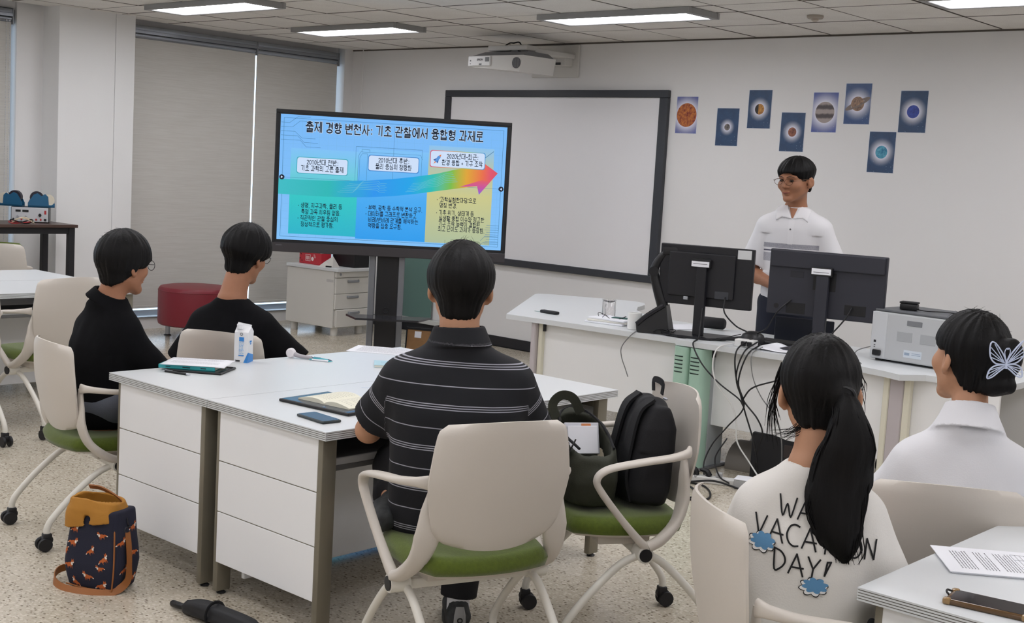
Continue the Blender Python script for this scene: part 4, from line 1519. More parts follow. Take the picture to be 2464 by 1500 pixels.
# ---------------------------------------------------------------- red round pouf
pf = thing('round_pouf', 'dark red round upholstered pouf on short metal legs by the blinds', 'stool', (-9.42, 6.38, 0))
m_red = M('red_leatherette', (122, 34, 46), 0.42, bump=(150, 0.08))
obj('upholstered_drum', G().lathe([(0.0, 0.115), (0.30, 0.115), (0.316, 0.125), (0.322, 0.15), (0.322, 0.41), (0.318, 0.43), (0.304, 0.447), (0.26, 0.455), (0.0, 0.459)], 48), m_red, pf, smooth=True)
obj('top_piping', G().sweep([(0.3205 * math.cos(a), 0.3205 * math.sin(a), 0.417) for a in np.linspace(0, 2 * PI, 49)[:-1]], 0.004, n=6, closed=True), m_red, pf, smooth=True)
for a in (0.6, 2.17, 3.74, 5.31):
    x, y = 0.25 * math.cos(a), 0.25 * math.sin(a)
    lg = obj('leg', G().lathe([(0.021, 0.008), (0.021, 0.117)], 14, (x, y, 0)), m_silver, pf, smooth=True)
    obj('foot_pad', G().lathe([(0.034, 0.0), (0.032, 0.006), (0.022, 0.011)], 14, (x, y, 0)), m_rubber, lg, smooth=True)

# ---------------------------------------------------------------- dark bench with lab gear at the left edge
BZ = 0.985
bn = thing('dark_bench', 'dark wood workbench with black metal frame by the pillar', 'table', (-9.62, 4.31, 0))
m_dkwood = M('dark_wood_top', (74, 56, 50), 0.35, var=(3, 0.18, (8, 1, 1)))
m_blkmetal = M('black_frame_metal', (30, 30, 34), 0.45)
obj('worktop', G().rbox(-0.24, 0.27, -1.0, 0.90, BZ - 0.024, BZ, 0.003, 1), m_dkwood, bn)
for x, y in ((0.225, 0.86), (-0.20, 0.86), (0.225, -0.95), (-0.20, -0.95)):
    obj('leg', G().rbox(x - 0.025, x + 0.025, y - 0.025, y + 0.025, 0.0, BZ - 0.024, 0.003, 1), m_blkmetal, bn)
obj('apron', G().rbox(0.20, 0.24, -0.93, 0.84, BZ - 0.075, BZ - 0.024, 0.003, 1), m_blkmetal, bn)
obj('apron', G().rbox(-0.18, 0.20, 0.85, 0.88, BZ - 0.075, BZ - 0.024, 0.003, 1), m_blkmetal, bn)
obj('apron', G().rbox(-0.215, -0.185, -0.93, 0.84, BZ - 0.075, BZ - 0.024, 0.003, 1), m_blkmetal, bn)

PSY = 58
ps = thing('power_supply', 'bench power supply with grey front panel, knobs and sockets', 'instrument', (-9.66, 4.97, BZ), rz(PSY))
ps.scale = (0.86, 0.9, 1)
obj('case', G().rbox(-0.165, 0.165, -0.10, 0.12, 0.006, 0.122, 0.003, 1), m_black, ps)
fp = obj('front_panel', G().rbox(-0.160, 0.160, -0.106, -0.098, 0.008, 0.120, 0.002, 1), M('instrument_grey', (196, 197, 200), 0.45), ps)
for a in ((-0.125, -0.080), (-0.066, -0.012)):
    obj('display', G().box(a[0], a[1], -0.108, -0.105, 0.083, 0.100), m_black, fp)
for x, z, r in ((-0.105, 0.047, 0.011), (-0.034, 0.047, 0.011), (0.087, 0.062, 0.014)):
    obj('knob', G().sweep([(x, -0.105, z), (x, -0.120, z)], [r, r * 0.85], n=14), m_black if x > 0 else m_silver, fp, smooth=True)
m_sr = M('socket_red', (170, 40, 44), 0.4)
for x, mm in ((-0.142, m_black), (-0.072, m_sr), (-0.002, M('socket_yellow', (200, 170, 50), 0.4)), (0.055, m_sr), (0.095, m_sr)):
    obj('socket', G().sweep([(x, -0.105, 0.026), (x, -0.116, 0.026)], 0.008, n=10), mm, fp, smooth=True)
obj('power_switch', G().rbox(0.125, 0.142, -0.110, -0.105, 0.070, 0.100, 0.002, 1), m_sr, fp)
obj('inlet', G().rbox(0.122, 0.144, -0.110, -0.105, 0.016, 0.034, 0.002, 1), m_black, fp)


def tape_dispenser(label, loc, ry, flip):
    d = thing('tape_dispenser', label, 'tape dispenser', loc, ry, 'blue tape dispensers on the power supply')
    m_blu = M('dispenser_blue', (34, 92, 128), 0.35)
    prof = [(-0.10, 0.0), (0.10, 0.0), (0.10, 0.035), (0.075, 0.02), (0.055, 0.02), (0.05, 0.085), (0.03, 0.105), (0.0, 0.09), (-0.03, 0.112), (-0.06, 0.10), (-0.085, 0.06), (-0.10, 0.03)]
    if flip:
        prof = [(-x, z) for x, z in prof]
    for y in (-0.028, 0.022):
        obj('side_wall', G().prism(prof, y, y + 0.006, mat=Matrix(((1, 0, 0, 0), (0, 0, 1, 0), (0, 1, 0, 0), (0, 0, 0, 1)))), m_blu, d)
    obj('base', G().box(-0.10, 0.10, -0.028, 0.028, 0.0, 0.012), m_blu, d)
    s = -1 if flip else 1
    obj('tape_roll', G().sweep([(s * -0.035, -0.020, 0.075), (s * -0.035, 0.020, 0.075)], 0.052, n=24), M('tape_dark', (36, 32, 46), 0.4), d, smooth=True)
    obj('spare_roll', G().sweep([(s * 0.052, -0.022, 0.058), (s * 0.052, -0.004, 0.058), (s * 0.052, -0.003, 0.058), (s * 0.052, 0.022, 0.058)], [0.046, 0.048, 0.042, 0.046], n=24), M('tape_cream', (214, 206, 188), 0.5), d, smooth=True)


tape_dispenser('blue tape dispenser with dark roll, left one on the power supply', (-9.755, 4.85, BZ + 0.122), rz(PSY - 18), True)
tape_dispenser('blue tape dispenser with cream rolls, right one on the power supply', (-9.62, 5.035, BZ + 0.122), rz(PSY + 8), False)
cl = thing('coiled_leads', 'red and black test leads bundled on the bench at the left edge', 'cables', (-9.42, 4.76, BZ))
for k, mm in enumerate((m_sr, m_black, M('lead_cream', (210, 196, 170), 0.5))):
    pts = [(0.05 * math.cos(a * 1.0 + k) * (1 + 0.2 * math.sin(3 * a)), 0.09 * math.sin(a + k) + 0.01 * k, 0.006 + 0.014 * (k + 1) * (0.5 + 0.5 * math.sin(a * 2))) for a in np.linspace(0, 4 * PI, 40)]
    obj('lead', G().sweep(pts, 0.004, n=6), mm, cl, smooth=True)
fan = thing('black_desk_fan', 'edge of a round black object at the far left of the bench', 'fan', (-9.62, 4.55, BZ), rz(60))
obj('disc', G().lathe([(0.02, -0.02), (0.115, -0.016), (0.125, 0.0), (0.115, 0.016), (0.02, 0.02)], 32, mat=Matrix.Translation((0, 0, 0.155)) @ Matrix.Rotation(PI / 2, 4, 'X')), m_black, fan, smooth=True)
obj('stand', G().rbox(-0.05, 0.05, -0.04, 0.04, 0.0, 0.02, 0.004, 1).box(-0.012, 0.012, -0.01, 0.01, 0.02, 0.06), m_black, fan)
# ---------------------------------------------------------------- teacher desks
m_cream = M('post_cream', (222, 218, 200), 0.5)
m_lav = M('post_lavender', (190, 182, 184), 0.5)
m_mint = M('post_mint', (166, 198, 180), 0.45)
m_slot = M('slot_dark', (44, 60, 54), 0.8)
m_fpanel = M('desk_front_panel', (236, 236, 236), 0.5)


def arc2(c, r, a0, a1, n=8):
    return [(c[0] + r * math.cos(math.radians(a0 + (a1 - a0) * i / n)), c[1] + r * math.sin(math.radians(a0 + (a1 - a0) * i / n))) for i in range(n + 1)]


def slab(par, poly, z0, z1):
    o = obj('desktop', G().prism(poly, z0, z1 - 0.003).prism([(x * 0.999 + 0.001 * poly[0][0], y * 0.999 + 0.001 * poly[0][1]) for x, y in poly], z1 - 0.003, z1), m_white, par)
    return o


d1 = thing('teacher_desk', 'white angled teacher desk with the mug and papers, left of the monitors', 'desk', (-4.6, 6.3, 0), 0, 'white teacher desks')


def loc1(pts, o=(-4.6, 6.3)):
    return [(x - o[0], y - o[1]) for x, y in pts]


poly1 = [(-5.25, 5.83), (-3.99, 5.93), (-3.99, 6.66), (-4.62, 6.68), (-4.86, 6.76), (-5.06, 6.94), (-5.17, 7.10)] + [(-5.24, 7.28), (-5.33, 7.40), (-5.46, 7.43), (-5.60, 7.36)] + [(-6.02, 7.14), (-6.07, 7.08), (-6.05, 7.02)]
slab(d1, loc1(poly1), 0.692, 0.722)
obj('front_panel', G().add([(-0.42, -0.375, 0.22), (0.59, -0.295, 0.22), (0.59, -0.277, 0.22), (-0.42, -0.357, 0.22), (-0.42, -0.375, 0.692), (0.59, -0.295, 0.692), (0.59, -0.277, 0.692), (-0.42, -0.357, 0.692)],
                           [(3, 2, 1, 0), (4, 5, 6, 7), (0, 1, 5, 4), (1, 2, 6, 5), (2, 3, 7, 6), (3, 0, 4, 7)]), m_fpanel, d1)
obj('corner_post', G().rbox(-0.475, -0.437, -0.43, -0.36, 0.0, 0.692, 0.006, 1), m_lav, d1)
obj('corner_post', G().rbox(-0.436, -0.405, -0.405, -0.355, 0.0, 0.692, 0.006, 1), m_cream, d1)
obj('cable_clip', G().rbox(-0.402, -0.392, -0.40, -0.378, 0.64, 0.685, 0.002, 1), m_black, d1)
obj('back_post', G().rbox(-1.30, -1.25, 0.74, 0.79, 0.0, 0.692, 0.004, 1), m_cream, d1)
obj('back_post', G().rbox(-0.84, -0.79, 0.98, 1.03, 0.0, 0.692, 0.004, 1), m_cream, d1)


def mint_post(par, x, y, r=0.047):
    pst = obj('mint_post', G().sweep([(x, y, 0.012), (x, y, 0.03), (x, y, 0.690)], [r * 1.05, r, r], [r * 1.3, r * 1.25, r * 1.25], n=24, up=(0, 1, 0), power=2.8), m_mint, par, smooth=True)
    obj('foot', G().rbox(x - 0.06, x + 0.06, y - 0.08, y + 0.25, 0.0, 0.02, 0.006, 1), m_grey, pst)
    for z0 in (0.55, 0.105):
        for k in range(5):
            z = z0 + 0.022 * k
            g = G()
            n = 6
            pts = []
            for i in range(n + 1):
                a = -PI / 2 + (-0.45 + 0.9 * i / n)
                ca, sa = math.cos(a), math.sin(a)
                ca = math.copysign(abs(ca) ** (2 / 2.8), ca)
                sa = math.copysign(abs(sa) ** (2 / 2.8), sa)
                pts.append((x + r * ca, y + 1.25 * r * sa, z))
            obj('vent_slot', G().sweep(pts, 0.0022, 0.0038, n=6), m_slot, pst)


mint_post(d1, 0.650, -0.40)

d2 = thing('teacher_desk', 'white teacher desk with both monitors and the printer', 'desk', (-3.2, 6.3, 0), 0, 'white teacher desks')
poly2 = [(-3.985, 5.855), (-2.90, 5.935), (-2.76, 5.90), (-2.66, 5.86), (-2.58, 5.98), (-2.20, 6.02), (-2.20, 6.66), (-3.985, 6.66)]
slab(d2, loc1(poly2, (-3.2, 6.3)), 0.695, 0.725)
obj('front_panel', G().rbox(-0.62, 0.40, -0.300, -0.282, 0.255, 0.695, 0.002, 1), m_fpanel, d2)
obj('side_panel', G().rbox(0.43, 0.98, -0.285, -0.267, 0.10, 0.695, 0.002, 1), m_fpanel, d2)
mint_post(d2, -0.655, -0.375, 0.052)
obj('post_back', G().rbox(-0.70, -0.61, -0.33, -0.16, 0.0, 0.695, 0.01, 2), M('post_grey', (170, 176, 178), 0.5), d2)
for x, mm in ((0.405, m_cream), (0.44, m_lav), (0.515, m_cream)):
    obj('corner_post', G().rbox(x, x + (0.034 if mm is m_cream else 0.074), -0.325, -0.285, 0.0, 0.695, 0.005, 1), mm, d2)
obj('cable_clip', G().rbox(-0.612, -0.60, -0.345, -0.31, 0.64, 0.69, 0.002, 1), m_black, d2)
obj('back_panel', G().rbox(-0.76, 0.98, 0.30, 0.318, 0.30, 0.695, 0.002, 1), m_fpanel, d2)
DZ = 0.725


# ---------------------------------------------------------------- monitors (backs towards us)
def monitor(label, loc, ang, w, h, zc, big):
    t = thing('monitor', label, 'monitor', loc, rz(ang), 'desk monitors seen from behind')
    m_mb = M('monitor_back_grey', (44, 45, 54), 0.5) if big else M('monitor_back_black', (28, 28, 33), 0.45)
    z0, z1 = zc - h / 2, zc + h / 2
    b = obj('rear_housing', G().rbox(-w / 2, w / 2, -0.012, 0.022, z0, z1, 0.006, 2), m_mb, t)
    obj('screen', G().box(-w / 2 + 0.008, w / 2 - 0.008, 0.022, 0.0235, z0 + 0.015, z1 - 0.008), M('dark_screen', (18, 19, 24), 0.15), b)
    if big:
        obj('upper_shelf', G().rbox(-w / 2 + 0.01, w / 2 - 0.01, -0.026, -0.010, z1 - 0.095, z1 - 0.004, 0.006, 2), m_mb, b)
        obj('recess', G().rbox(-0.07, 0.055, -0.0135, -0.011, zc - 0.03, zc + 0.07, 0.003, 1), m_black, b)
        obj('port_bay', G().rbox(-w / 2 + 0.11, -w / 2 + 0.215, -0.0135, -0.011, z0 + 0.01, z0 + 0.07, 0.003, 1), m_black, b)
        obj('port_bay', G().rbox(0.11, 0.225, -0.0135, -0.011, z0 + 0.03, z0 + 0.085, 0.003, 1), m_black, b)
        obj('badge', G().rbox(-w / 2 + 0.12, -w / 2 + 0.195, -0.0130, -0.0115, zc + 0.03, zc + 0.065, 0.002, 1), M('monitor_badge', (36, 37, 44), 0.5), b)
        obj('vent', G().lathe([(0.014, 0), (0.014, 0.002)], 16, mat=Matrix.Translation((-w / 2 + 0.055, -0.012, z0 + 0.045)) @ Matrix.Rotation(PI / 2, 4, 'X')), m_black, b)
    else:
        obj('raised_back', G().rbox(-w / 2 + 0.06, w / 2 - 0.10, -0.030, -0.010, z0 + 0.05, z1 - 0.04, 0.008, 2), m_mb, b)
        obj('mount_slot', G().rbox(-0.075, 0.035, -0.033, -0.029, zc + 0.075, zc + 0.105, 0.003, 1), m_black, b)
        st = obj('warning_sticker', G().rbox(w / 2 - 0.095, w / 2 - 0.015, -0.0128, -0.0118, z1 - 0.058, z1 - 0.008, 0.0004, 1), M('sticker_pale', (208, 210, 212), 0.6), b)
        obj('rating_label', G().rbox(0.07, 0.15, -0.0312, -0.0298, z0 + 0.052, z0 + 0.095, 0.0004, 1), M('rating_grey', (58, 60, 66), 0.5), b)
        obj('plug', G().rbox(-0.115, -0.085, -0.036, -0.028, z0 + 0.03, z0 + 0.05, 0.003, 1), m_silver, b)
    sw = 0.034 if big else 0.03
    nk = obj('stand_neck', G().rbox(-sw - 0.008, sw - 0.008, -0.062, -0.026, 0.012, zc + (0.07 if big else 0.075), 0.006, 2), m_mb, t)
    obj('asset_label', G().rbox(-0.068, 0.036, -0.0655, -0.0625, zc + (0.060 if big else 0.055), zc + (0.092 if big else 0.086), 0.0008, 1), m_paper, nk)
    vs, fs = tri2d([[(-0.058, zc + 0.070), (0.026, zc + 0.070), (0.026, zc + 0.0735), (-0.058, zc + 0.0735)]])
    obj('label_print', G().add([(x, -0.0660, z) for x, z in vs], fs), m_ink, nk)
    obj('label_holder', G().rbox(-0.074, 0.042, -0.0630, -0.030, zc + 0.050, zc + 0.098, 0.003, 1), m_black, nk)
    obj('stand_foot', G().prism([(-0.20, -0.09), (-0.10, -0.13), (0.09, -0.13), (0.16, -0.05), (0.15, 0.10), (-0.17, 0.10)], 0.0, 0.014), m_mb, t)
    return t


monitor('black desk monitor seen from behind, next to the whiteboard edge', (-3.98, 6.10, DZ + 0.001), 15, 0.555, 0.345, 1.075 - DZ, False)
monitor('larger dark grey desk monitor seen from behind, in front of the standing man', (-3.27, 6.19, DZ + 0.001), 13, 0.635, 0.355, 1.092 - DZ, True)

# ---------------------------------------------------------------- printer with a small black device on top
pr_ = thing('laser_printer', 'grey laser printer on the right end of the teacher desk', 'printer', (-2.76, 6.42, DZ), rz(-3))
m_prn = M('printer_grey', (186, 188, 190), 0.5)
pb = obj('body', G().rbox(-0.235, 0.26, -0.20, 0.19, 0.012, 0.262, 0.008, 2), m_prn, pr_)
obj('top_cover', G().rbox(-0.23, 0.255, -0.195, 0.185, 0.262, 0.276, 0.006, 2), M('printer_dark_top', (92, 94, 98), 0.5), pr_)
obj('corner_strip', G().rbox(-0.236, -0.150, -0.2035, -0.198, 0.016, 0.260, 0.002, 1), M('printer_pale', (200, 202, 205), 0.5), pb)
obj('handle_recess', G().rbox(-0.04, 0.045, -0.2025, -0.1985, 0.205, 0.232, 0.003, 1), M('recess_grey', (120, 122, 126), 0.6), pb)
for x in (-0.09, 0.04):
    v_ = obj('vent_panel', G().rbox(x, x + 0.085, -0.2015, -0.1990, 0.120, 0.170, 0.001, 1), M('vent_grey', (166, 168, 170), 0.7), pb)
obj('rating_sticker', G().box(-0.045, 0.055, -0.2010, -0.1995, 0.040, 0.078), M('sticker_blue_white', (206, 214, 222), 0.6), pb)
obj('rating_print', G().box(-0.040, -0.012, -0.2016, -0.2008, 0.052, 0.066).box(0.0, 0.05, -0.2016, -0.2008, 0.055, 0.058).box(0.0, 0.05, -0.2016, -0.2008, 0.063, 0.066), M('sticker_print', (150, 165, 185), 0.6), pb)
obj('port', G().box(-0.218, -0.205, -0.2042, -0.203, 0.098, 0.110).box(-0.216, -0.207, -0.2042, -0.203, 0.082, 0.086).box(-0.216, -0.207, -0.2042, -0.203, 0.072, 0.076), m_black, pb)
obj('power_plug', G().rbox(-0.215, -0.17, -0.222, -0.203, 0.03, 0.06, 0.004, 1), m_black, pb)
for s in (-0.2, 0.2):
    obj('foot', G().rbox(s - 0.02, s + 0.02, -0.17, 0.16, 0.0, 0.013, 0.002, 1), m_black, pr_)
sc = thing('small_black_device', 'small black device on top of the printer', 'device', (-2.855, 6.33, DZ + 0.276), rz(12))
obj('body', G().rbox(-0.045, 0.045, -0.03, 0.03, 0.002, 0.036, 0.008, 2), m_black, sc, smooth=True)
obj('lid', G().rbox(-0.047, 0.047, -0.032, 0.032, 0.036, 0.046, 0.005, 2), m_blackm, sc, smooth=True)
obj('cable', G().sweep(spline([(0.04, 0, 0.008), (0.10, -0.02, 0.006), (0.17, 0.03, 0.006), (0.26, 0.02, 0.006)], 5), 0.003, n=6), m_black, sc)

# ---------------------------------------------------------------- document camera left of the monitors
dc = thing('document_camera', 'black document camera with folded arm beside the left monitor', 'document camera', (-4.235, 6.03, DZ), rz(28))
obj('base', G().add([(-0.115, -0.07, 0.0), (0.075, -0.08, 0.0), (0.085, 0.08, 0.0), (-0.10, 0.08, 0.0), (-0.125, -0.06, 0.055), (0.045, -0.055, 0.165), (0.05, 0.06, 0.165), (-0.115, 0.07, 0.06)],
                    [(3, 2, 1, 0), (4, 5, 6, 7), (0, 1, 5, 4), (1, 2, 6, 5), (2, 3, 7, 6), (3, 0, 4, 7)]), m_black, dc)
obj('control_slope', G().sweep(spline([(-0.118, -0.064, 0.045), (-0.06, -0.064, 0.10), (0.03, -0.058, 0.165)], 5), 0.010, 0.014, n=8), M('doccam_gloss', (34, 34, 40), 0.2), dc, smooth=True)
obj('arm', G().sweep(spline([(0.02, 0.0, 0.15), (-0.02, 0.0, 0.26), (-0.045, 0.0, 0.36), (-0.01, 0.0, 0.44), (0.04, 0.0, 0.48)], 6), [0.030, 0.026, 0.022, 0.020, 0.018], [0.034, 0.030, 0.026, 0.022, 0.02], n=12), m_black, dc, smooth=True)
obj('arm_joint', G().sweep([(-0.045, -0.03, 0.355), (-0.045, 0.03, 0.355)], 0.028, n=16), m_black, dc, smooth=True)
obj('camera_head', G().rbox(0.0, 0.12, -0.03, 0.03, 0.455, 0.505, 0.01, 2), m_black, dc, smooth=True)


def cable(name, label, pts, r=0.003, mat=None, group='loose cables at the teacher desk', k=8):
    o = obj(name, G().sweep(spline(pts, k), r, n=6), mat or m_black, smooth=True, angle=180)
    return tag(o, label, 'cable', group)


m_wcable = M('white_cable', (222, 222, 220), 0.45)
m_gcable = M('grey_cable', (120, 120, 120), 0.45)
cable('hanging_plug_cable', 'thin grey cable with a plug hanging over the left desk edge', [(-4.28, 6.0, DZ + 0.004), (-4.30, 5.93, DZ + 0.008), (-4.325, 5.885, 0.70), (-4.37, 5.87, 0.63), (-4.365, 5.87, 0.57), (-4.33, 5.865, 0.51), (-4.305, 5.862, 0.465)], 0.0032, m_gcable)
tg = [(-4.16 + 0.055 * math.cos(a * 1.3) + 0.012 * math.sin(2.7 * a), 5.985 + 0.03 * math.sin(a * 1.7) + 0.01 * math.cos(a), DZ + 0.006 + 0.012 * (1 + math.sin(a * 2.3))) for a in np.linspace(0, 14, 46)]
cable('tangled_cable', 'tangle of thin black cable beside the left monitor foot', tg, 0.0028, k=3)
hub = thing('cable_hub', 'black cable hub in the middle of the teacher desk', 'cable hub', (-3.66, 6.13, DZ), rz(20))
obj('body', G().lathe([(0.075, 0.0), (0.075, 0.02), (0.058, 0.055), (0.03, 0.072), (0.0, 0.075)], 20), m_black, hub, smooth=True)
obj('lead_sleeve', G().sweep([(-0.06, 0.0, 0.025), (-0.20, -0.02, 0.012)], [0.016, 0.006], n=10).sweep([(0.06, 0.0, 0.02), (0.15, 0.0, 0.018)], [0.018, 0.012], n=10), m_black, hub, smooth=True)
us = thing('usb_adapter', 'white multi-port adapter at the desk edge under the cable hub', 'adapter', (-3.615, 5.985, DZ), rz(10))
obj('body', G().rbox(-0.055, 0.06, -0.03, 0.03, 0.0, 0.042, 0.004, 1), M('adapter_white', (226, 226, 224), 0.4), us)
obj('plug', G().rbox(-0.012, 0.014, -0.045, -0.03, 0.008, 0.034, 0.003, 1).rbox(0.022, 0.048, -0.045, -0.03, 0.008, 0.034, 0.003, 1), m_black, us)
Yc = 5.83
cable('monitor_cable', 'long black cable curving from the monitor foot down to the cable bundle', [(-3.94, 6.03, 0.90), (-3.92, 5.99, 0.80), (-3.90, 5.95, 0.738), (-3.86, 5.84, 0.715), (-3.78, 5.82, 0.62), (-3.67, 5.83, 0.53), (-3.56, 5.86, 0.46), (-3.53, 5.87, 0.42)], 0.0045)
cable('white_hanging_cable', 'white cable hanging in a wide loop from the adapter', [(-3.66, 5.94, 0.745), (-3.70, 5.84, 0.715), (-3.71, 5.82, 0.62), (-3.68, 5.83, 0.52), (-3.60, 5.86, 0.42), (-3.56, 5.86, 0.33), (-3.55, 5.87, 0.22), (-3.47, 5.88, 0.12), (-3.36, 5.86, 0.02)], 0.0042, m_wcable)
cable('bundle_cable', 'black cable falling straight from the hub into the bundle', [(-3.60, 6.02, 0.77), (-3.585, 5.85, 0.72), (-3.57, 5.83, 0.60), (-3.535, 5.85, 0.47), (-3.505, 5.86, 0.38), (-3.46, 5.88, 0.25), (-3.44, 5.90, 0.14), (-3.44, 5.93, 0.02)], 0.0048)
cable('bundle_cable', 'black cable bowing right in the hanging bundle', [(-3.55, 6.00, 0.76), (-3.545, 5.86, 0.715), (-3.57, 5.84, 0.58), (-3.53, 5.86, 0.46), (-3.44, 5.87, 0.37), (-3.405, 5.88, 0.29), (-3.44, 5.90, 0.19), (-3.46, 5.92, 0.02)], 0.0045)
cable('bundle_cable', 'black cable looping left and down to the power strip', [(-3.52, 5.98, 0.75), (-3.525, 5.86, 0.70), (-3.56, 5.85, 0.55), (-3.52, 5.86, 0.42), (-3.60, 5.84, 0.30), (-3.66, 5.80, 0.20), (-3.68, 5.76, 0.10), (-3.655, 5.73, 0.03)], 0.0045)
cable('side_cable', 'black cable running from the bundle to the right desk', [(-3.53, 5.86, 0.46), (-3.47, 5.84, 0.53), (-3.36, 5.83, 0.58), (-3.24, 5.84, 0.62), (-3.12, 5.87, 0.64)], 0.0045)
cable('grey_cable', 'thin grey cable hanging right of the bundle', [(-3.50, 5.97, 0.74), (-3.49, 5.85, 0.71), (-3.47, 5.84, 0.60), (-3.42, 5.85, 0.50), (-3.34, 5.87, 0.40), (-3.29, 5.88, 0.28), (-3.28, 5.90, 0.02)], 0.003, m_gcable)
cable('monitor_power_cable', 'black power cable from the larger monitor to the hub', [(-3.44, 6.13, 1.0), (-3.50, 6.10, 0.93), (-3.56, 6.10, 0.83), (-3.63, 6.12, 0.79)], 0.0042)
cable('monitor_power_cable', 'black power cable behind the larger monitor, near the green chair back', [(-3.115, 6.20, 0.99), (-3.135, 6.16, 0.92), (-3.19, 6.12, 0.83), (-3.25, 6.08, DZ + 0.006)], 0.0042)
cable('upper_hub_cable', 'black cable from the left monitor down to the hub', [(-3.84, 6.10, 0.97), (-3.82, 6.07, 0.89), (-3.76, 6.10, 0.82), (-3.70, 6.13, 0.79)], 0.0042)
cable('thin_desk_cable', 'thin black cable lying across the desk towards the hub', [(-3.95, 6.02, DZ + 0.018), (-3.90, 5.98, DZ + 0.02), (-3.84, 6.02, DZ + 0.006), (-3.78, 6.08, DZ + 0.03), (-3.72, 6.10, DZ + 0.05)], 0.0025)
cable('printer_cable', 'thin grey cable beside the printer', [(-2.99, 6.20, 0.80), (-3.05, 6.17, 0.77), (-3.03, 6.10, DZ + 0.005), (-2.95, 6.02, DZ + 0.005)], 0.003, m_gcable)

# mug, beaker, papers, remote, speaker
mg = thing('white_mug', 'plain white mug on the left teacher desk', 'mug', (-4.40, 6.02, 0.722), rz(35))
m_cer = M('white_ceramic', (232, 232, 230), 0.2)
obj('cup', G().lathe([(0.0, 0.0), (0.038, 0.0), (0.042, 0.004), (0.042, 0.098), (0.040, 0.10), (0.038, 0.098), (0.038, 0.01), (0.0, 0.008)], 28), m_cer, mg, smooth=True)
obj('handle', G().sweep(spline([(0.040, 0, 0.082), (0.066, 0, 0.080), (0.072, 0, 0.055), (0.062, 0, 0.030), (0.040, 0, 0.024)], 5), 0.006, 0.005, n=8), m_cer, mg, smooth=True)
bk = thing('glass_beaker', 'clear glass beaker on the left teacher desk', 'beaker', (-4.87, 6.38, 0.722))
obj('glass_wall', G().lathe([(0.0, 0.0), (0.040, 0.0), (0.043, 0.004), (0.043, 0.108), (0.046, 0.112), (0.043, 0.1125), (0.0405, 0.108), (0.0405, 0.006), (0.0, 0.004)], 28), m_glass, bk, smooth=True)
obj('stir_wire', G().sweep(spline([(-0.025, 0, 0.085), (-0.03, 0, 0.06), (-0.026, 0, 0.03), (-0.015, 0, 0.008)], 4), 0.0018, n=5), m_grey, bk)
for k, (dx, dy, a, mm, lab) in enumerate(((0, 0, 8, m_paper, 'bottom booklet of the paper pile beside the mug'), (0.01, 0.01, 14, M('paper_cream', (226, 224, 216), 0.8), 'middle booklet of the paper pile beside the mug'), (0.015, 0.015, 4, m_paper, 'top sheets of the paper pile beside the mug'))):
    o = obj('booklet', G().rbox(-0.13, 0.13, -0.09, 0.09, 0.0, 0.011, 0.002, 1), mm, loc=(-4.655 + dx, 6.12 + dy, 0.7225 + k * 0.0115), rotz=rz(a))
    tag(o, lab, 'papers', 'papers beside the mug')
wc = [(-4.66 + 0.09 * math.cos(a) + 0.03 * math.sin(2 * a), 6.12 + 0.05 * math.sin(a), 0.762 + 0.012 * math.sin(3 * a)) for a in np.linspace(0, 7.5, 20)]
cable('thin_wire', 'thin dark wire coiled on the paper pile beside the mug', wc, 0.002, k=4)
gs = obj('green_folder', G().rbox(-0.05, 0.05, -0.03, 0.03, 0, 0.004, 0.001, 1), M('dark_green_card', (40, 84, 80), 0.6), loc=(-4.60, 6.15, 0.7575), rotz=0.3)
tag(gs, 'dark green card on the paper pile', 'card')
rc = thing('remote_control', 'black remote control at the left end of the teacher desk', 'remote', (-5.15, 6.13, 0.722), rz(-4))
obj('body', G().rbox(-0.068, 0.068, -0.022, 0.022, 0.0, 0.020, 0.006, 2), m_black, rc, smooth=True)
obj('strap', G().sweep(spline([(-0.066, 0, 0.008), (-0.10, 0.005, 0.002), (-0.135, 0.0, 0.002)], 4), 0.0015, n=5), M('strap_teal', (150, 180, 176), 0.6), rc)
spk = thing('cylinder_speaker', 'short black cylinder lying behind the left monitor stand', 'speaker', (-4.19, 6.53, DZ), rz(15))
obj('body', G().sweep([(-0.065, 0, 0.036), (-0.055, 0, 0.036), (0.07, 0, 0.036), (0.082, 0, 0.036)], [0.030, 0.035, 0.035, 0.026], n=20), m_blackm, spk, smooth=True)
obj('end_cap', G().sweep([(-0.072, 0, 0.036), (-0.064, 0, 0.036)], 0.031, n=20), m_panel, spk, smooth=True)
o = obj('paper_sheet', G().rbox(-0.11, 0.11, -0.15, 0.15, 0.0, 0.004, 0.001, 1), m_paper, loc=(-4.33, 6.40, 0.7225), rotz=rz(-20))
tag(o, 'white sheet lying behind the left monitor', 'paper')
o = obj('pencil', G().sweep([(-0.08, 0, 0.004), (0.07, 0, 0.004), (0.085, 0, 0.004)], [0.004, 0.004, 0.0006], n=6), M('pencil_orange', (208, 120, 40), 0.45), loc=(-4.12, 6.10, 0.726), rotz=rz(-15))
tag(o, 'orange pencil beside the tangled cable', 'pencil')
o = obj('keyboard', G().rbox(-0.21, 0.21, -0.065, 0.065, 0.0, 0.018, 0.004, 1), m_blackm, loc=(-3.50, 6.33, DZ), rotz=rz(8))
tag(o, 'black keyboard on the desk below the larger monitor', 'keyboard')
g = G()
vs, fs = [], []
for i in range(11):
    for j in range(7):
        x, y = -0.15 + 0.03 * i, -0.105 + 0.035 * j
        vs.append((x, y, 0.004 + 0.020 * math.sin(i * 0.5 + 0.4) ** 2 * (0.3 + j * 0.12)))
for i in range(10):
    for j in range(6):
        a = i * 7 + j
        fs.append((a, a + 7, a + 8, a + 1))
o = obj('paper_sheet', G().add(vs, fs), m_paper, loc=(-3.42, 6.06, DZ + 0.002), rotz=rz(6), smooth=True)
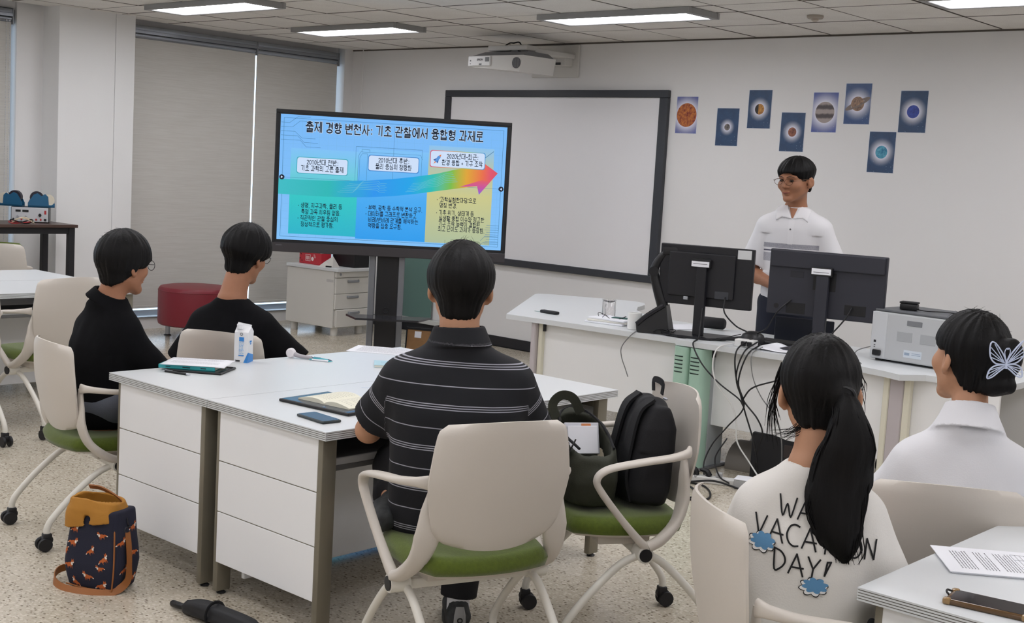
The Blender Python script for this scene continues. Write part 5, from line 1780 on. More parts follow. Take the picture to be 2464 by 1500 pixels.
tag(o, 'curling white papers at the desk edge below the larger monitor', 'paper')
sld = o.modifiers.new('thickness', 'SOLIDIFY')
sld.thickness = 0.003
o = obj('laptop_lid', G().rbox(-0.17, 0.17, -0.006, 0.006, 0.0, 0.14, 0.006, 2), M('navy_lid', (20, 24, 36), 0.35), loc=(-3.55, 6.50, DZ), rotz=rz(15))
tag(o, 'dark upright laptop screen behind the monitors', 'laptop')

# under the desk: PC, box, power strip, cables on the floor
pc = thing('computer_tower', 'black computer tower on the floor under the teacher desk', 'computer', (-3.30, 6.10, 0), rz(8))
obj('case', G().rbox(-0.24, 0.14, -0.09, 0.09, 0.0, 0.27, 0.006, 1), m_black, pc)
obj('rear_plate', G().rbox(-0.235, 0.135, -0.094, -0.088, 0.01, 0.26, 0.002, 1), m_blackm, pc)
obj('port_block', G().rbox(-0.05, 0.06, -0.098, -0.092, 0.16, 0.23, 0.002, 1), M('port_brown', (52, 44, 42), 0.6), pc)
fb = thing('grey_footrest', 'rounded grey footrest on the floor under the desk', 'footrest', (-3.62, 6.30, 0), rz(10))
obj('shell', G().sweep([(-0.17, 0, 0.02), (0.17, 0, 0.02)], 0.18, 0.12, n=24, up=(0, 0, 1)), M('footrest_grey', (128, 122, 116), 0.6), fb, smooth=True)
obj('pad', G().rbox(-0.14, 0.14, -0.12, 0.10, 0.0, 0.012, 0.003, 1), m_blackm, fb)
st = thing('power_strip', 'white power strip with black plugs on the floor by the mint posts', 'power strip', (-3.665, 5.705, 0), rz(26))
obj('body', G().rbox(-0.17, 0.19, -0.028, 0.028, 0.0, 0.036, 0.006, 2), M('strip_white', (214, 213, 210), 0.45), st)
for k, x in enumerate((-0.105, -0.045, 0.015)):
    obj('switch', G().rbox(x - 0.042, x - 0.030, -0.029, -0.02, 0.026, 0.040, 0.002, 1), m_rail, st)
obj('adapter_plug', G().rbox(-0.115, -0.065, -0.022, 0.022, 0.036, 0.105, 0.005, 1), m_black, st)
obj('plug', G().sweep(spline([(-0.02, 0, 0.036), (-0.03, 0, 0.065), (-0.06, 0.01, 0.075)], 4), [0.018, 0.016, 0.008], n=8), m_black, st, smooth=True)
obj('plug', G().sweep(spline([(0.05, 0, 0.036), (0.035, 0, 0.06), (0.0, 0.01, 0.066)], 4), [0.018, 0.016, 0.008], n=8), m_black, st, smooth=True)
obj('grey_plug', G().rbox(0.085, 0.12, -0.018, 0.018, 0.036, 0.062, 0.004, 1), m_rail, st)
st2 = thing('junction_box', 'grey floor box beside the power strip', 'floor box', (-3.43, 5.79, 0), rz(20))
obj('body', G().rbox(-0.055, 0.055, -0.05, 0.05, 0.0, 0.05, 0.004, 1), m_rail, st2)
obj('lid', G().rbox(-0.056, 0.056, -0.051, 0.051, 0.05, 0.056, 0.002, 1), m_paper, st2)
zc = 0.0055
cable('floor_cable', 'thick black cable in a wide loop on the floor near the bag chair', [(-3.83, 5.60, zc), (-3.70, 5.62, zc), (-3.60, 5.63, zc), (-3.50, 5.55, zc), (-3.42, 5.42, zc), (-3.45, 5.33, zc), (-3.57, 5.30, zc), (-3.75, 5.28, zc)], 0.0055, group='cables on the floor')
cable('floor_cable', 'thick black cable crossing diagonally on the floor', [(-3.85, 5.72, zc), (-3.72, 5.60, zc), (-3.60, 5.52, zc + 0.008), (-3.50, 5.45, zc), (-3.45, 5.36, zc + 0.010), (-3.55, 5.26, zc)], 0.0055, group='cables on the floor')
cable('floor_cable', 'black cable arching from the strip towards the bags', [(-3.40, 5.72, zc), (-3.55, 5.68, 0.03), (-3.66, 5.60, zc + 0.012), (-3.80, 5.50, zc), (-3.95, 5.45, zc)], 0.0055, group='cables on the floor')
cable('floor_cable', 'thin black cable standing up beside the power strip', [(-3.50, 5.74, 0.02), (-3.56, 5.73, 0.05), (-3.60, 5.74, 0.14), (-3.56, 5.78, 0.25)], 0.004, group='cables on the floor')
cable('floor_cable', 'black cable loop on the floor behind the table, below the screen', [(-5.85, 5.10, zc), (-5.78, 5.18, 0.03), (-5.62, 5.28, 0.05), (-5.45, 5.30, 0.03), (-5.2, 5.25, zc), (-4.9, 5.4, zc)], 0.006, group='cables on the floor')
# ================================================================ PEOPLE
m_skin = M('skin_light_tan', (186, 138, 108), 0.55, var=(25, 0.04), bump=(300, 0.05))
m_skin2 = M('skin_tan', (164, 114, 86), 0.55, var=(25, 0.05), bump=(300, 0.05))
m_hair = M('black_hair', (13, 12, 13), 0.55, spec=0.22, var=(60, 0.3, (1, 1, 0.15)), bump=(180, 0.35, (1, 1, 0.08)))
m_lip = M('lips', (140, 78, 70), 0.5)
m_brow = M('eyebrow', (44, 36, 33), 0.8)
m_eye = M('eye_dark', (26, 20, 18), 0.2)
m_eyew = M('eye_white', (215, 208, 202), 0.3)
m_wire = M('glasses_wire', (52, 48, 48), 0.3, metal=0.6)
m_lens = M('lens', (250, 252, 255), 0.02, trans=1.0, ior=1.02)


def head_sdf(q):
    d = ell_(q, (0, -0.012, 0.035), (0.083, 0.101, 0.101))
    d = smin(d, ell_(q, (0, 0.026, -0.035), (0.066, 0.070, 0.086)), 0.035)
    for s in (-1, 1):
        d = smin(d, cap_(q, (s * 0.052, -0.005, -0.055), (s * 0.012, 0.070, -0.108), 0.020, 0.018), 0.03)
        d = smin(d, ell_(q, (s * 0.042, 0.066, -0.022), (0.026, 0.026, 0.026)), 0.03)
        d = smin(d, cap_(q, (s * 0.012, 0.096, 0.034), (s * 0.050, 0.078, 0.034), 0.008, 0.007), 0.018)
    d = smin(d, ell_(q, (0, 0.080, -0.112), (0.018, 0.016, 0.014)), 0.02)
    for s in (-1, 1):
        d = smax(d, -ell_(q, (s * 0.032, 0.108, 0.012), (0.019, 0.016, 0.012)), 0.014)
    d = smin(d, cap_(q, (0, 0.094, 0.022), (0, 0.116, -0.022), 0.006, 0.0115), 0.014)
    for s in (-1, 1):
        d = smin(d, ell_(q, (s * 0.013, 0.102, -0.028), (0.010, 0.012, 0.008)), 0.008)
    d = smin(d, ell_(q, (0, 0.098, -0.060), (0.022, 0.010, 0.007)), 0.010)
    d = smin(d, ell_(q, (0, 0.095, -0.074), (0.019, 0.010, 0.007)), 0.010)
    for s in (-1, 1):
        R = rotm(s * 22, 0, -s * 6)
        e = ell_(q, (s * 0.092, -0.012, -0.006), (0.0105, 0.021, 0.034), R)
        e = smin(e, ell_(q, (s * 0.086, -0.004, -0.036), (0.008, 0.010, 0.012)), 0.008)
        e = smax(e, -ell_(q, (s * 0.104, -0.004, -0.004), (0.010, 0.012, 0.020), R), 0.006)
        d = smin(d, e, 0.008)
    return d


def hand_caps(wrist, elbow, palm_n, curl=0.5, size=1.0, side=1):
    """finger and palm capsules; palm_n = palm facing direction"""
    w = np.asarray(wrist, float)
    a = unit(w - np.asarray(elbow, float))
    n = unit(np.asarray(palm_n, float) - a * (np.asarray(palm_n, float) @ a))
    b = np.cross(a, n) * side           # towards the thumb
    out = []
    k = size
    for i, off in enumerate((0.028, 0.010, -0.009, -0.026)):
        L = (0.040, 0.045, 0.042, 0.033)[i] * k
        base = w + a * 0.085 * k + b * off * k
        out.append((w + a * 0.01 + b * off * 0.5 * k, base, 0.017 * k, 0.0115 * k))
        p, ang = base, 0.15 * curl
        for j in range(3):
            ang += (0.55, 0.75, 0.55)[j] * curl
            d = a * math.cos(ang) + n * math.sin(ang)
            l = L * (1, 0.68, 0.52)[j]
            out.append((p, p + d * l, (0.0092 - 0.0010 * j) * k, (0.0084 - 0.0010 * j) * k))
            p = p + d * l
    t0 = w + a * 0.025 * k + b * 0.022 * k
    t1 = t0 + (a * 0.45 + b * 0.75 + n * 0.35) * 0.045 * k
    t2 = t1 + (a * 0.85 + b * 0.20 + n * 0.5 * curl) * 0.033 * k
    t3 = t2 + (a * 0.95 - b * 0.1 + n * 0.6 * curl) * 0.025 * k
    out += [(t0, t1, 0.014 * k, 0.011 * k), (t1, t2, 0.0105 * k, 0.0095 * k), (t2, t3, 0.0095 * k, 0.0078 * k)]
    return out


def gated(p, c, r, f):
    """f evaluated only inside a sphere; a safe positive distance elsewhere"""
    dist = np.linalg.norm(p - np.asarray(c, float), axis=1)
    out = dist - r + 0.07
    m = dist < r
    if m.any():
        out[m] = f(p[m])
    return out


def seg_gate(p, a, b, r, f):
    out = cap_(p, a, b, 0, 0)
    m = out < r
    out = out - r + 0.07
    if m.any():
        out[m] = f(p[m])
    return out


def person(label, loc, yaw, P):
    t = thing('person', label, 'person', loc, rz(yaw), 'people in the classroom')
    skin = P.get('skin', m_skin)
    hc = np.array(P['head'], float)
    Rh = rotm(*P.get('headrot', (0, 0, 0)))
    hsv = np.ones(3) * np.asarray(P.get('hs', 0.93))
    hs = float(hsv.min())
    nb = np.array(P['neck'], float)
    tq = lambda p: ((p - hc) @ Rh) / hsv
    toP = lambda q: hc + Rh @ (np.asarray(q, float) * hsv)
    sz_, sw_ = P['sz'], P['sw']
    arms = [((s * (sw_ - 0.050) + P.get('shx', 0.0), a[0][1], sz_ - P.get('shd', 0.088)),) + tuple(a[1:]) for s, a in zip((-1, 1), P['arms'])]
    legs = P['legs']
    rows = np.array(P['torso'], float)
    under = rows.copy()
    under[:, 3:] -= 0.016
    under[:, 0] -= 0.008
    nr = P.get('nr', 0.055)

    def hand_(p, s, el, wr, pn, curl):
        hd = None
        for a, b, ra, rb in hand_caps(wr, el, pn, curl, P.get('hand', 1.0), s):
            c = cap_(p, a, b, ra, rb)
            hd = c if hd is None else smin(hd, c, 0.004)
        return hd

    def fbody(p):
        d = gated(p, toP((0, 0, 0)), 0.24, lambda q: head_sdf(tq(q)) * hs)
        d = smin(d, cap_(p, toP((0, -0.022, -0.05)), nb, nr, nr * 1.12), 0.03)
        d = smin(d, loft_(p, under), 0.04)
        for s, (sh, el, wr, pn, curl) in zip((-1, 1), arms):
            d = smin(d, cap_(p, sh, el, 0.048, 0.041), 0.03)
            mid = np.asarray(el) * 0.7 + np.asarray(wr) * 0.3
            d = smin(d, cap_(p, el, mid, 0.040, 0.042), 0.02)
            d = smin(d, cap_(p, mid, wr, 0.042, 0.027), 0.02)
            cw = np.asarray(wr, float) + unit(np.asarray(wr, float) - np.asarray(el, float)) * 0.08
            d = smin(d, gated(p, cw, 0.20, lambda q: hand_(q, s, el, wr, pn, curl)), 0.014)
        for hip, kn, an in legs:
            d = smin(d, cap_(p, hip, kn, 0.078, 0.052), 0.03)
            d = smin(d, cap_(p, kn, an, 0.052, 0.036), 0.02)
            d = smin(d, cap_(p, np.asarray(an) + (0, -0.02, -0.05), np.asarray(an) + (0, 0.13, -0.06), 0.032, 0.026), 0.02)
        return d
    allp = np.array([hc] + [x for a in arms for x in a[:3]] + [x for l in legs for x in l] + [(rows[:, 1].min() - rows[:, 3].max(), 0, rows[0, 0]), (rows[:, 1].max() + rows[:, 3].max(), 0, rows[-1, 0])])
    lo, hi = allp.min(0) - (0.2, 0.24, 0.12), allp.max(0) + (0.2, 0.24, 0.18)
    lo[2] = max(lo[2], 0.0)
    h = P.get('res', 0.0055)
    body = obj('body', sdf_mesh('body', fbody, lo, hi, h), skin, t)

    # ---- shirt
    sl = P.get('sleeve', 0.62)
    long_ = P.get('long', False)
    sr = P.get('sleeve_r', (0.068, 0.078))
    fold = P.get('fold', 0.006)
    coll = P.get('collar')
    seed = P.get('seed', 0)

    def parts_(p):
        a = loft_(p, rows, P.get('power', 2.4))
        b = None
        for s, (sh, el, wr, pn, curl) in zip((-1, 1), arms):
            sh, el, wr = [np.asarray(x, float) for x in (sh, el, wr)]
            if long_:
                c = cap_(p, sh, el, sr[0], sr[1])
                c = smin(c, cap_(p, el, el + (wr - el) * 0.9, sr[1], sr[1] * 0.72), 0.03)
                ax = unit(wr - el)
                c = smax(c, (p - (el + (wr - el) * 0.9)) @ ax, 0.008)
            else:
                end = sh + (el - sh) * sl
                c = cap_(p, sh, end + (el - sh) * 0.1, sr[0], sr[1])
                c = smax(c, (p - end) @ unit(el - sh), 0.006)
            b = c if b is None else np.minimum(b, c)
        return a, b

    def fshirt(p):
        a, b = parts_(p)
        d = smin(a, b, P.get('blend', 0.055))
        m = np.abs(d) < 0.06
        if m.any():
            pm = p[m]
            d[m] += fold * np.clip((sz_ + 0.005 - pm[:, 2]) / 0.05, 0.12, 1) * (vnoise(pm * np.array([9, 9, 5.0]) + seed) * 0.6 + vnoise(pm * np.array([22, 22, 9.0]) + seed + 7) * 0.4)
        if P.get('drape'):
            d = d + P['drape'](p)
        if coll:
            cz0, cz1, r0, r1 = coll
            ax = unit(toP((0, -0.03, -0.07)) - nb)
            z = (p - nb) @ ax
            rad = np.linalg.norm((p - nb) - z[:, None] * ax, axis=1)
            rr = np.interp(z, [cz0, cz1], [r0, r1])
            ring = np.maximum(np.abs(rad - rr) - 0.0075, np.maximum(cz0 - z, z - cz1))
            d = smin(d, ring, 0.012)
        nk = cap_(p, nb + (toP((0, -0.022, -0.05)) - nb) * P.get('neckhole', 0.12), toP((0, -0.022, -0.05)), P.get('nhr', nr * 1.16), nr * 1.1)
        return smax(d, -nk, 0.006)

    def stripe(p):
        a, b = parts_(p)
        z = p[:, 2] + P.get('tilt', 0.0) * p[:, 0]
        out = z.copy()
        for (sh, el, wr, pn, curl) in arms:
            sh, el = np.asarray(sh, float), np.asarray(el, float)
            al = (p - sh) @ unit(el - sh)
            c = cap_(p, sh, sh + (el - sh) * sl, sr[0], sr[1])
            out = np.where((c < a) & (al > 0.02), (sh[2] + 0.02 - al) if not P.get('plain_sleeve') else 9.0, out)
        return np.where(p[:, 2] > P.get('plain_above', 9.0), 9.09, out)
    me = sdf_mesh('shirt', fshirt, lo, hi, P.get('sres', 0.0065), attr=stripe if P.get('stripes') else None)
    shirt = obj('shirt', me, P['shirt_mat'], t)

    # ---- trousers
    def fpants(p):
        d = ell_(p, P.get('pelvis', (0, -0.01, 0.53)), P.get('pelvis_r', (0.175, 0.13, 0.085)))
        for hip, kn, an in legs:
            d = smin(d, cap_(p, hip, kn, 0.098, 0.076), 0.04)
            e = np.asarray(an) * 0.97 + np.asarray(kn) * 0.03
            c = smax(cap_(p, kn, e, 0.076, P.get('hem', 0.064)), (p - e) @ unit(np.asarray(an) - np.asarray(kn)), 0.006)
            d = smin(d, c, 0.03)
        return d
    plo, phi = np.array([x for l in legs for x in l] + [P.get('pelvis', (0, -0.01, 0.53))]).min(0) - 0.22, np.array([x for l in legs for x in l] + [P.get('pelvis', (0, -0.01, 0.53))]).max(0) + 0.22
    obj('trousers', sdf_mesh('trousers', fpants, plo, phi, 0.010), P['pants_mat'], t)

    # ---- shoes
    def fshoe(q):
        d = cap_(q * np.array([1, 1, 1.15]), (0, -0.035, 0.055), (0, 0.15, 0.045), 0.042, 0.040)
        d = smin(d, cap_(q, (0, -0.03, 0.06), (0, -0.02, 0.09), 0.038, 0.036), 0.02)
        d = smin(d, np.maximum(np.abs(q[:, 2] - 0.018) - 0.014, np.linalg.norm((q - np.array([0, 0.06, 0])) / np.array([0.046, 0.135, 1]) * np.array([1, 1, 0]), axis=1) * 0.046 - 0.046), 0.006)
        return smax(d, 0.003 - q[:, 2], 0.004)
    smesh = sdf_mesh('shoe', fshoe, (-0.08, -0.12, 0), (0.08, 0.24, 0.16), 0.006)
    sole_m = G().prism([(0.046 * math.cos(a) * (1 if math.sin(a) > 0 else 0.85), 0.06 + 0.136 * math.sin(a)) for a in np.linspace(0, 2 * PI, 25)[:-1]], 0.0, 0.016).mesh('sole')
    for k, (hip, kn, an) in enumerate(legs):
        an = np.asarray(an, float)
        pl, pr = P.get('shoe_pose', {}).get(k, ((an[0], an[1], 0), (0, 0, 0)))
        sh = obj('shoe', smesh, P.get('shoe_mat', m_black), t, loc=pl, rot=[math.radians(v) for v in pr])
        obj('sole', sole_m, P.get('sole_mat', m_paper), sh)
        obj('sock', G().sweep([(0, -0.012, 0.07), (0, -0.006, 0.15)], 0.040, n=16), P.get('sock_mat', m_paper), sh, smooth=True)
        if P.get('heel_mat'):
            obj('heel_tab', G().sweep([(0, -0.088, 0.030), (0, -0.086, 0.075), (0, -0.075, 0.10)], [0.022, 0.020, 0.014], [0.006, 0.006, 0.005], n=12, up=(0, 1, 0)), P['heel_mat'], sh, smooth=True)
            obj('heel_ring', G().sweep([(0.008 * math.cos(a), -0.0955, 0.058 + 0.008 * math.sin(a)) for a in np.linspace(0, 2 * PI, 13)[:-1]], 0.0025, n=5, closed=True), m_black, sh)

    # ---- hair
    ht = P['hair']

    def fhair(p):
        q = tq(p)
        x, y, z = q[:, 0], q[:, 1], q[:, 2]
        tt = np.interp(z, ht['tz'], ht['t'])
        base = ell_(q, (0, -0.012, 0.036), (0.083, 0.101, 0.101)) - tt
        nape = ell_(q, (0, ht.get('nape_y', -0.042), ht.get('nape_z', -0.05)), ht.get('nape', (0.070, 0.058, 0.075)))
        d = smin(base, nape, 0.03)
        if 'extra' in ht:
            d = ht['extra'](q, d)
        zc = np.interp(y, ht['cy'], ht['cz']) + ht.get('cx', 0.0) * np.abs(x) / 0.08 * (y < -0.02)
        d = smax(d, (zc - z) * 0.8, ht.get('soft', 0.012))
        m = np.abs(d) < 0.05
        if m.any():
            x, y, z = x[m], y[m], z[m]
            ang = np.arctan2(x, y + 0.03)
            d[m] += ht.get('streak', 0.004) * (vnoise(np.stack([ang * 9 + z * ht.get('twist', 3), (y + z) * 7, np.full_like(z, seed)], 1)) * 0.6 + vnoise(np.stack([ang * 26, z * 16, y * 10], 1)) * 0.4)
        return d * hs * 0.95
    r = 0.19 if 'extra' not in ht else 0.27
    hair = obj('hair', sdf_mesh('hair', fhair, hc - r, hc + r, P.get('hres', 0.0045)), m_hair, t)
    # loose strands
    if ht.get('wisps'):
        g = G()
        rr = random.Random(seed + 5)
        for _ in range(ht['wisps']):
            a = rr.uniform(0, 2 * PI)
            e = rr.uniform(0.35, 1.45)
            d = np.array([math.cos(a) * math.cos(e), math.sin(a) * math.cos(e), math.sin(e)])
            tang = unit(np.cross(d, (rr.uniform(-1, 1), rr.uniform(-1, 1), rr.uniform(-1, 1))))
            R0 = np.array([0.083, 0.101, 0.101]) + ht['t'][-1] - 0.004
            L = rr.uniform(0.03, 0.07)
            pts = []
            for i in range(5):
                f = i / 4
                dd = unit(d + tang * f * L * 9)
                pts.append(toP(np.array([0, -0.012, 0.036]) + dd * (R0 + 0.016 * f * f * rr.uniform(0.3, 1.2))))
            g.sweep(pts, [0.0009, 0.0003], n=3, cap=False)
        obj('loose_strands', g, m_hair, hair)['kind'] = 'stuff'
    return t, body, shirt, hair, toP


def spectacles(t, toP, wire=m_wire, r=0.026):
    o = None
    g = G()
    for s in (-1, 1):
        g.sweep([toP((s * 0.034 + r * math.cos(a) * 1.05, 0.122 - 0.10 * abs(s * 0.034 + r * math.cos(a)) ** 2 * 6, 0.008 + r * 0.86 * math.sin(a))) for a in np.linspace(0, 2 * PI, 25)[:-1]], 0.0013, n=6, closed=True)
        g.sweep(spline([toP((s * 0.061, 0.118, 0.014)), toP((s * 0.078, 0.100, 0.016)), toP((s * 0.090, 0.03, 0.016)), toP((s * 0.092, -0.01, 0.014))], 4), 0.0014, n=6)
    g.sweep(spline([toP((-0.008, 0.122, 0.012)), toP((0, 0.125, 0.015)), toP((0.008, 0.122, 0.012))], 4), 0.0012, n=6)
    f = obj('glasses', g, wire, t, smooth=True)
    for s in (-1, 1):
        vs = [toP((s * 0.034, 0.1205, 0.008))] + [toP((s * 0.034 + r * math.cos(a) * 1.03, 0.1215 - 0.10 * abs(s * 0.034 + r * math.cos(a)) ** 2 * 6, 0.008 + r * 0.84 * math.sin(a))) for a in np.linspace(0, 2 * PI, 25)[:-1]]
        g = G().add(vs, [(0, i, i % 24 + 1) for i in range(1, 25)])
        obj('lens', g, m_lens, f)
    return f


def torso(sz, sw, chest, waist, hip, lean, nb, z0=0.43, side=0.0, back=0.0, nk=0.066):
    """loft rows of a seated or standing trunk: shoulder height, half shoulder width, (w, d) of chest, waist, hip, neck base"""
    f = lambda z: lean * min(1.0, max(0, (z - z0 - 0.05) / (sz - z0 - 0.05))) ** 1.2 - back * math.sin(PI * min(1, max(0, (z - z0) / (sz - z0))))
    H = sz - z0
    R = [(z0, hip[0] * 0.93, hip[1] * 0.9), (z0 + 0.06, hip[0], hip[1]), (z0 + H * 0.42, waist[0], waist[1]), (z0 + H * 0.72, chest[0], chest[1]), (sz - 0.085, max(chest[0], sw * 0.97), chest[1] * 0.93),
         (sz - 0.045, sw * 0.95, chest[1] * 0.86), (sz - 0.014, sw * 0.83, chest[1] * 0.78), (sz + 0.012, sw * 0.64, chest[1] * 0.72), (sz + 0.032, max(nk + 0.014, sw * 0.47), max(nk + 0.006, chest[1] * 0.64)), (sz + 0.050, nk + 0.004, nk), (max(sz + 0.058, nb[2] + 0.004), nk * 0.98, nk * 0.98)]
    out = []
    for z, w, d in R:
        k = min(1.0, max(0.0, (z - sz + 0.09) / (nb[2] - sz + 0.09)))
        cx = side * max(0, (z - z0) / (sz - z0)) * (1 - k) + nb[0] * k
        out.append((z, cx, f(min(z, sz)) * (1 - k) + nb[1] * k, w, d))
    return out
def sit_legs(spread=0.10, kz=0.50, ky=0.40, az=0.10, ay=0.40, py=0.0):
    return [((-0.09, py, 0.535), (-spread - 0.02, ky, kz), (-spread - 0.02, ay, az)), ((0.09, py, 0.535), (spread + 0.02, ky, kz), (spread + 0.02, ay, az))]


m_black_tee = M('black_cotton', (13, 13, 16), 0.95, var=(40, 0.12), bump=(260, 0.2), spec=0.2)
m_trouser = M('black_trouser', (24, 24, 28), 0.85, bump=(200, 0.2))
m_greytr = M('grey_trouser', (96, 100, 110), 0.85, bump=(200, 0.2))

# ---------------------------------------------------------------- man in the striped polo, seen from behind
_m, t_ = newmat('navy_polo_white_stripes', 0.88)
at_ = t_.n('Attribute', attribute_name='stripe')
z_ = at_.outputs['Fac']


def lines_(t, z, zs, w):
    acc = None
    for c in zs:
        k = t.m('SUBTRACT', 1.0, t.step(t.m('ABSOLUTE', t.m('SUBTRACT', z, c)), w, 0.0006))
        acc = k if acc is None else t.m('MAXIMUM', acc, k)
    return acc


PITCH_ = 0.128
ph = t_.m('MODULO', t_.m('ADD', z_, 1.28 - 0.986), PITCH_)      # triple line at 0.986, 0.858 ..., single half-way
f_ = lines_(t_, ph, [0.0015, 0.0085, 0.0155, PITCH_ / 2 + 0.007], 0.0014)
t_.l(t_.mix(f_, (13, 14, 21), (158, 158, 168)), t_.b.inputs['Base Color'])
m_polo = _m
P = dict(head=(0.0, 0.075, 1.220), headrot=(-6, -4, 0), hs=1.0, neck=(0, 0.035, 1.058), nr=0.060, skin=m_skin, nhr=0.066, sz=1.006, sw=0.225, plain_above=1.058,
         torso=torso(1.006, 0.225, (0.215, 0.135), (0.205, 0.130), (0.205, 0.14), 0.055, (0, 0.035, 1.058), back=0.03, nk=0.088),
         arms=[((-0.215, 0.05, 0.945), (-0.270, 0.155, 0.735), (-0.205, 0.36, 0.762), (0, 0, -1), 0.35), ((0.215, 0.05, 0.945), (0.285, 0.12, 0.71), (0.18, 0.33, 0.755), (0, 0, -1), 0.4)],
         legs=[((-0.09, 0.0, 0.55), (-0.16, 0.40, 0.56), (-0.185, 0.13, 0.515)), ((0.09, 0.0, 0.54), (0.11, 0.38, 0.52), (0.075, 0.33, 0.10))],
         shoe_pose={0: ((-0.225, 0.10, 0.475), (0, -55, 172))}, heel_mat=M('sneaker_heel', (150, 150, 150), 0.5),
         shirt_mat=m_polo, pants_mat=m_trouser, stripes=True, tilt=0.035, sleeve=0.80, sleeve_r=(0.076, 0.084), collar=(-0.012, 0.046, 0.098, 0.074), neckhole=0.15,
         hair=dict(tz=[-0.12, -0.05, 0.0, 0.06, 0.14], t=[0.0, 0.010, 0.024, 0.027, 0.022], cy=[-0.13, -0.06, -0.03, 0.0, 0.04, 0.08, 0.12], cz=[-0.108, -0.10, -0.055, 0.012, 0.03, 0.06, 0.07], cx=0.012, nape=(0.066, 0.056, 0.078), nape_y=-0.044, streak=0.003, wisps=60),
         fold=0.008, seed=2, shoe_mat=M('sneaker_dark', (58, 60, 62), 0.7, var=(30, 0.5)), sole_mat=M('sneaker_sole', (120, 118, 112), 0.7))
man = person('man in a black polo with thin white stripes, seen from behind at the middle table', (-2.757, 2.852, 0), 50, P)

# ---------------------------------------------------------------- boy nearest the left table
P = dict(head=(0.045, 0.075, 1.118), headrot=(4, -4, 2), hs=0.93, neck=(0.015, 0.02, 0.968), nr=0.050, skin=m_skin2, sz=0.918, sw=0.172,
         torso=torso(0.918, 0.172, (0.168, 0.115), (0.160, 0.115), (0.17, 0.13), 0.035, (0.015, 0.02, 0.968), back=0.02, side=0.02, nk=0.078),
         arms=[((-0.165, 0.03, 0.865), (-0.20, 0.10, 0.64), (-0.12, 0.30, 0.62), (0, 0, -1), 0.4), ((0.185, 0.04, 0.865), (0.20, 0.16, 0.66), (0.08, 0.33, 0.64), (0, 0, -1), 0.4)],
         legs=sit_legs(0.09, 0.50, 0.38, 0.10, 0.34), shirt_mat=m_black_tee, pants_mat=m_greytr, sleeve=0.95, sleeve_r=(0.064, 0.070), collar=(-0.012, 0.032, 0.086, 0.066), neckhole=0.2,
         hair=dict(tz=[-0.12, -0.06, -0.02, 0.04, 0.10, 0.16], t=[-0.002, 0.016, 0.028, 0.032, 0.032, 0.030], cy=[-0.15, -0.08, -0.02, 0.0, 0.05, 0.08, 0.14], cz=[-0.100, -0.098, -0.052, -0.012, 0.0, 0.025, 0.03], nape=(0.072, 0.060, 0.072), nape_y=-0.046, streak=0.005, wisps=26), fold=0.007, seed=5, res=0.006, hres=0.005)
boy1 = person('boy in black with glasses, back turned, at the corner of the middle table', (-4.82, 2.80, 0), 0, P)
spectacles(boy1[0], boy1[4])

# ---------------------------------------------------------------- boy nearest the big screen
P = dict(head=(0.045, 0.105, 1.125), headrot=(-14, -10, 5), hs=0.96, neck=(0.015, 0.03, 0.930), nr=0.057, skin=m_skin2, nhr=0.068, sz=0.878, sw=0.190, shx=0.02,
         torso=torso(0.878, 0.190, (0.188, 0.125), (0.185, 0.125), (0.18, 0.13), 0.04, (0.015, 0.03, 0.930), back=0.03, side=0.03, nk=0.072),
         arms=[((-0.185, 0.03, 0.82), (-0.235, 0.05, 0.60), (-0.16, 0.25, 0.56), (0, 0, -1), 0.4), ((0.215, 0.05, 0.81), (0.33, 0.09, 0.62), (0.25, 0.30, 0.60), (0, 0, -1), 0.4)],
         legs=sit_legs(0.12, 0.50, 0.40, 0.10, 0.38), shirt_mat=m_black_tee, pants_mat=m_trouser, sleeve=0.98, sleeve_r=(0.072, 0.088), neckhole=0.10,
         hair=dict(tz=[-0.12, -0.07, -0.03, 0.02, 0.08, 0.16], t=[-0.004, 0.002, 0.016, 0.036, 0.038, 0.034], cy=[-0.15, -0.08, -0.03, 0.0, 0.05, 0.08, 0.14], cz=[-0.105, -0.10, -0.065, -0.008, 0.0, 0.022, 0.03], nape=(0.070, 0.058, 0.076), nape_y=-0.046, streak=0.006, wisps=26), fold=0.009, seed=9, res=0.006, hres=0.005)
boy2 = person('boy in a black T-shirt with glasses, sitting between the table and the big screen', (-5.01, 3.565, 0), 30, P)
spectacles(boy2[0], boy2[4])

# ---------------------------------------------------------------- standing teacher
_m, t_ = newmat('white_polo_grey_bands', 0.9)
at_ = t_.n('Attribute', attribute_name='stripe')
z_ = at_.outputs['Fac']


def band_(t, z, a, b):
    return t.m('MULTIPLY', t.step(z, a, 0.0012), t.m('SUBTRACT', 1.0, t.step(z, b, 0.0012)))


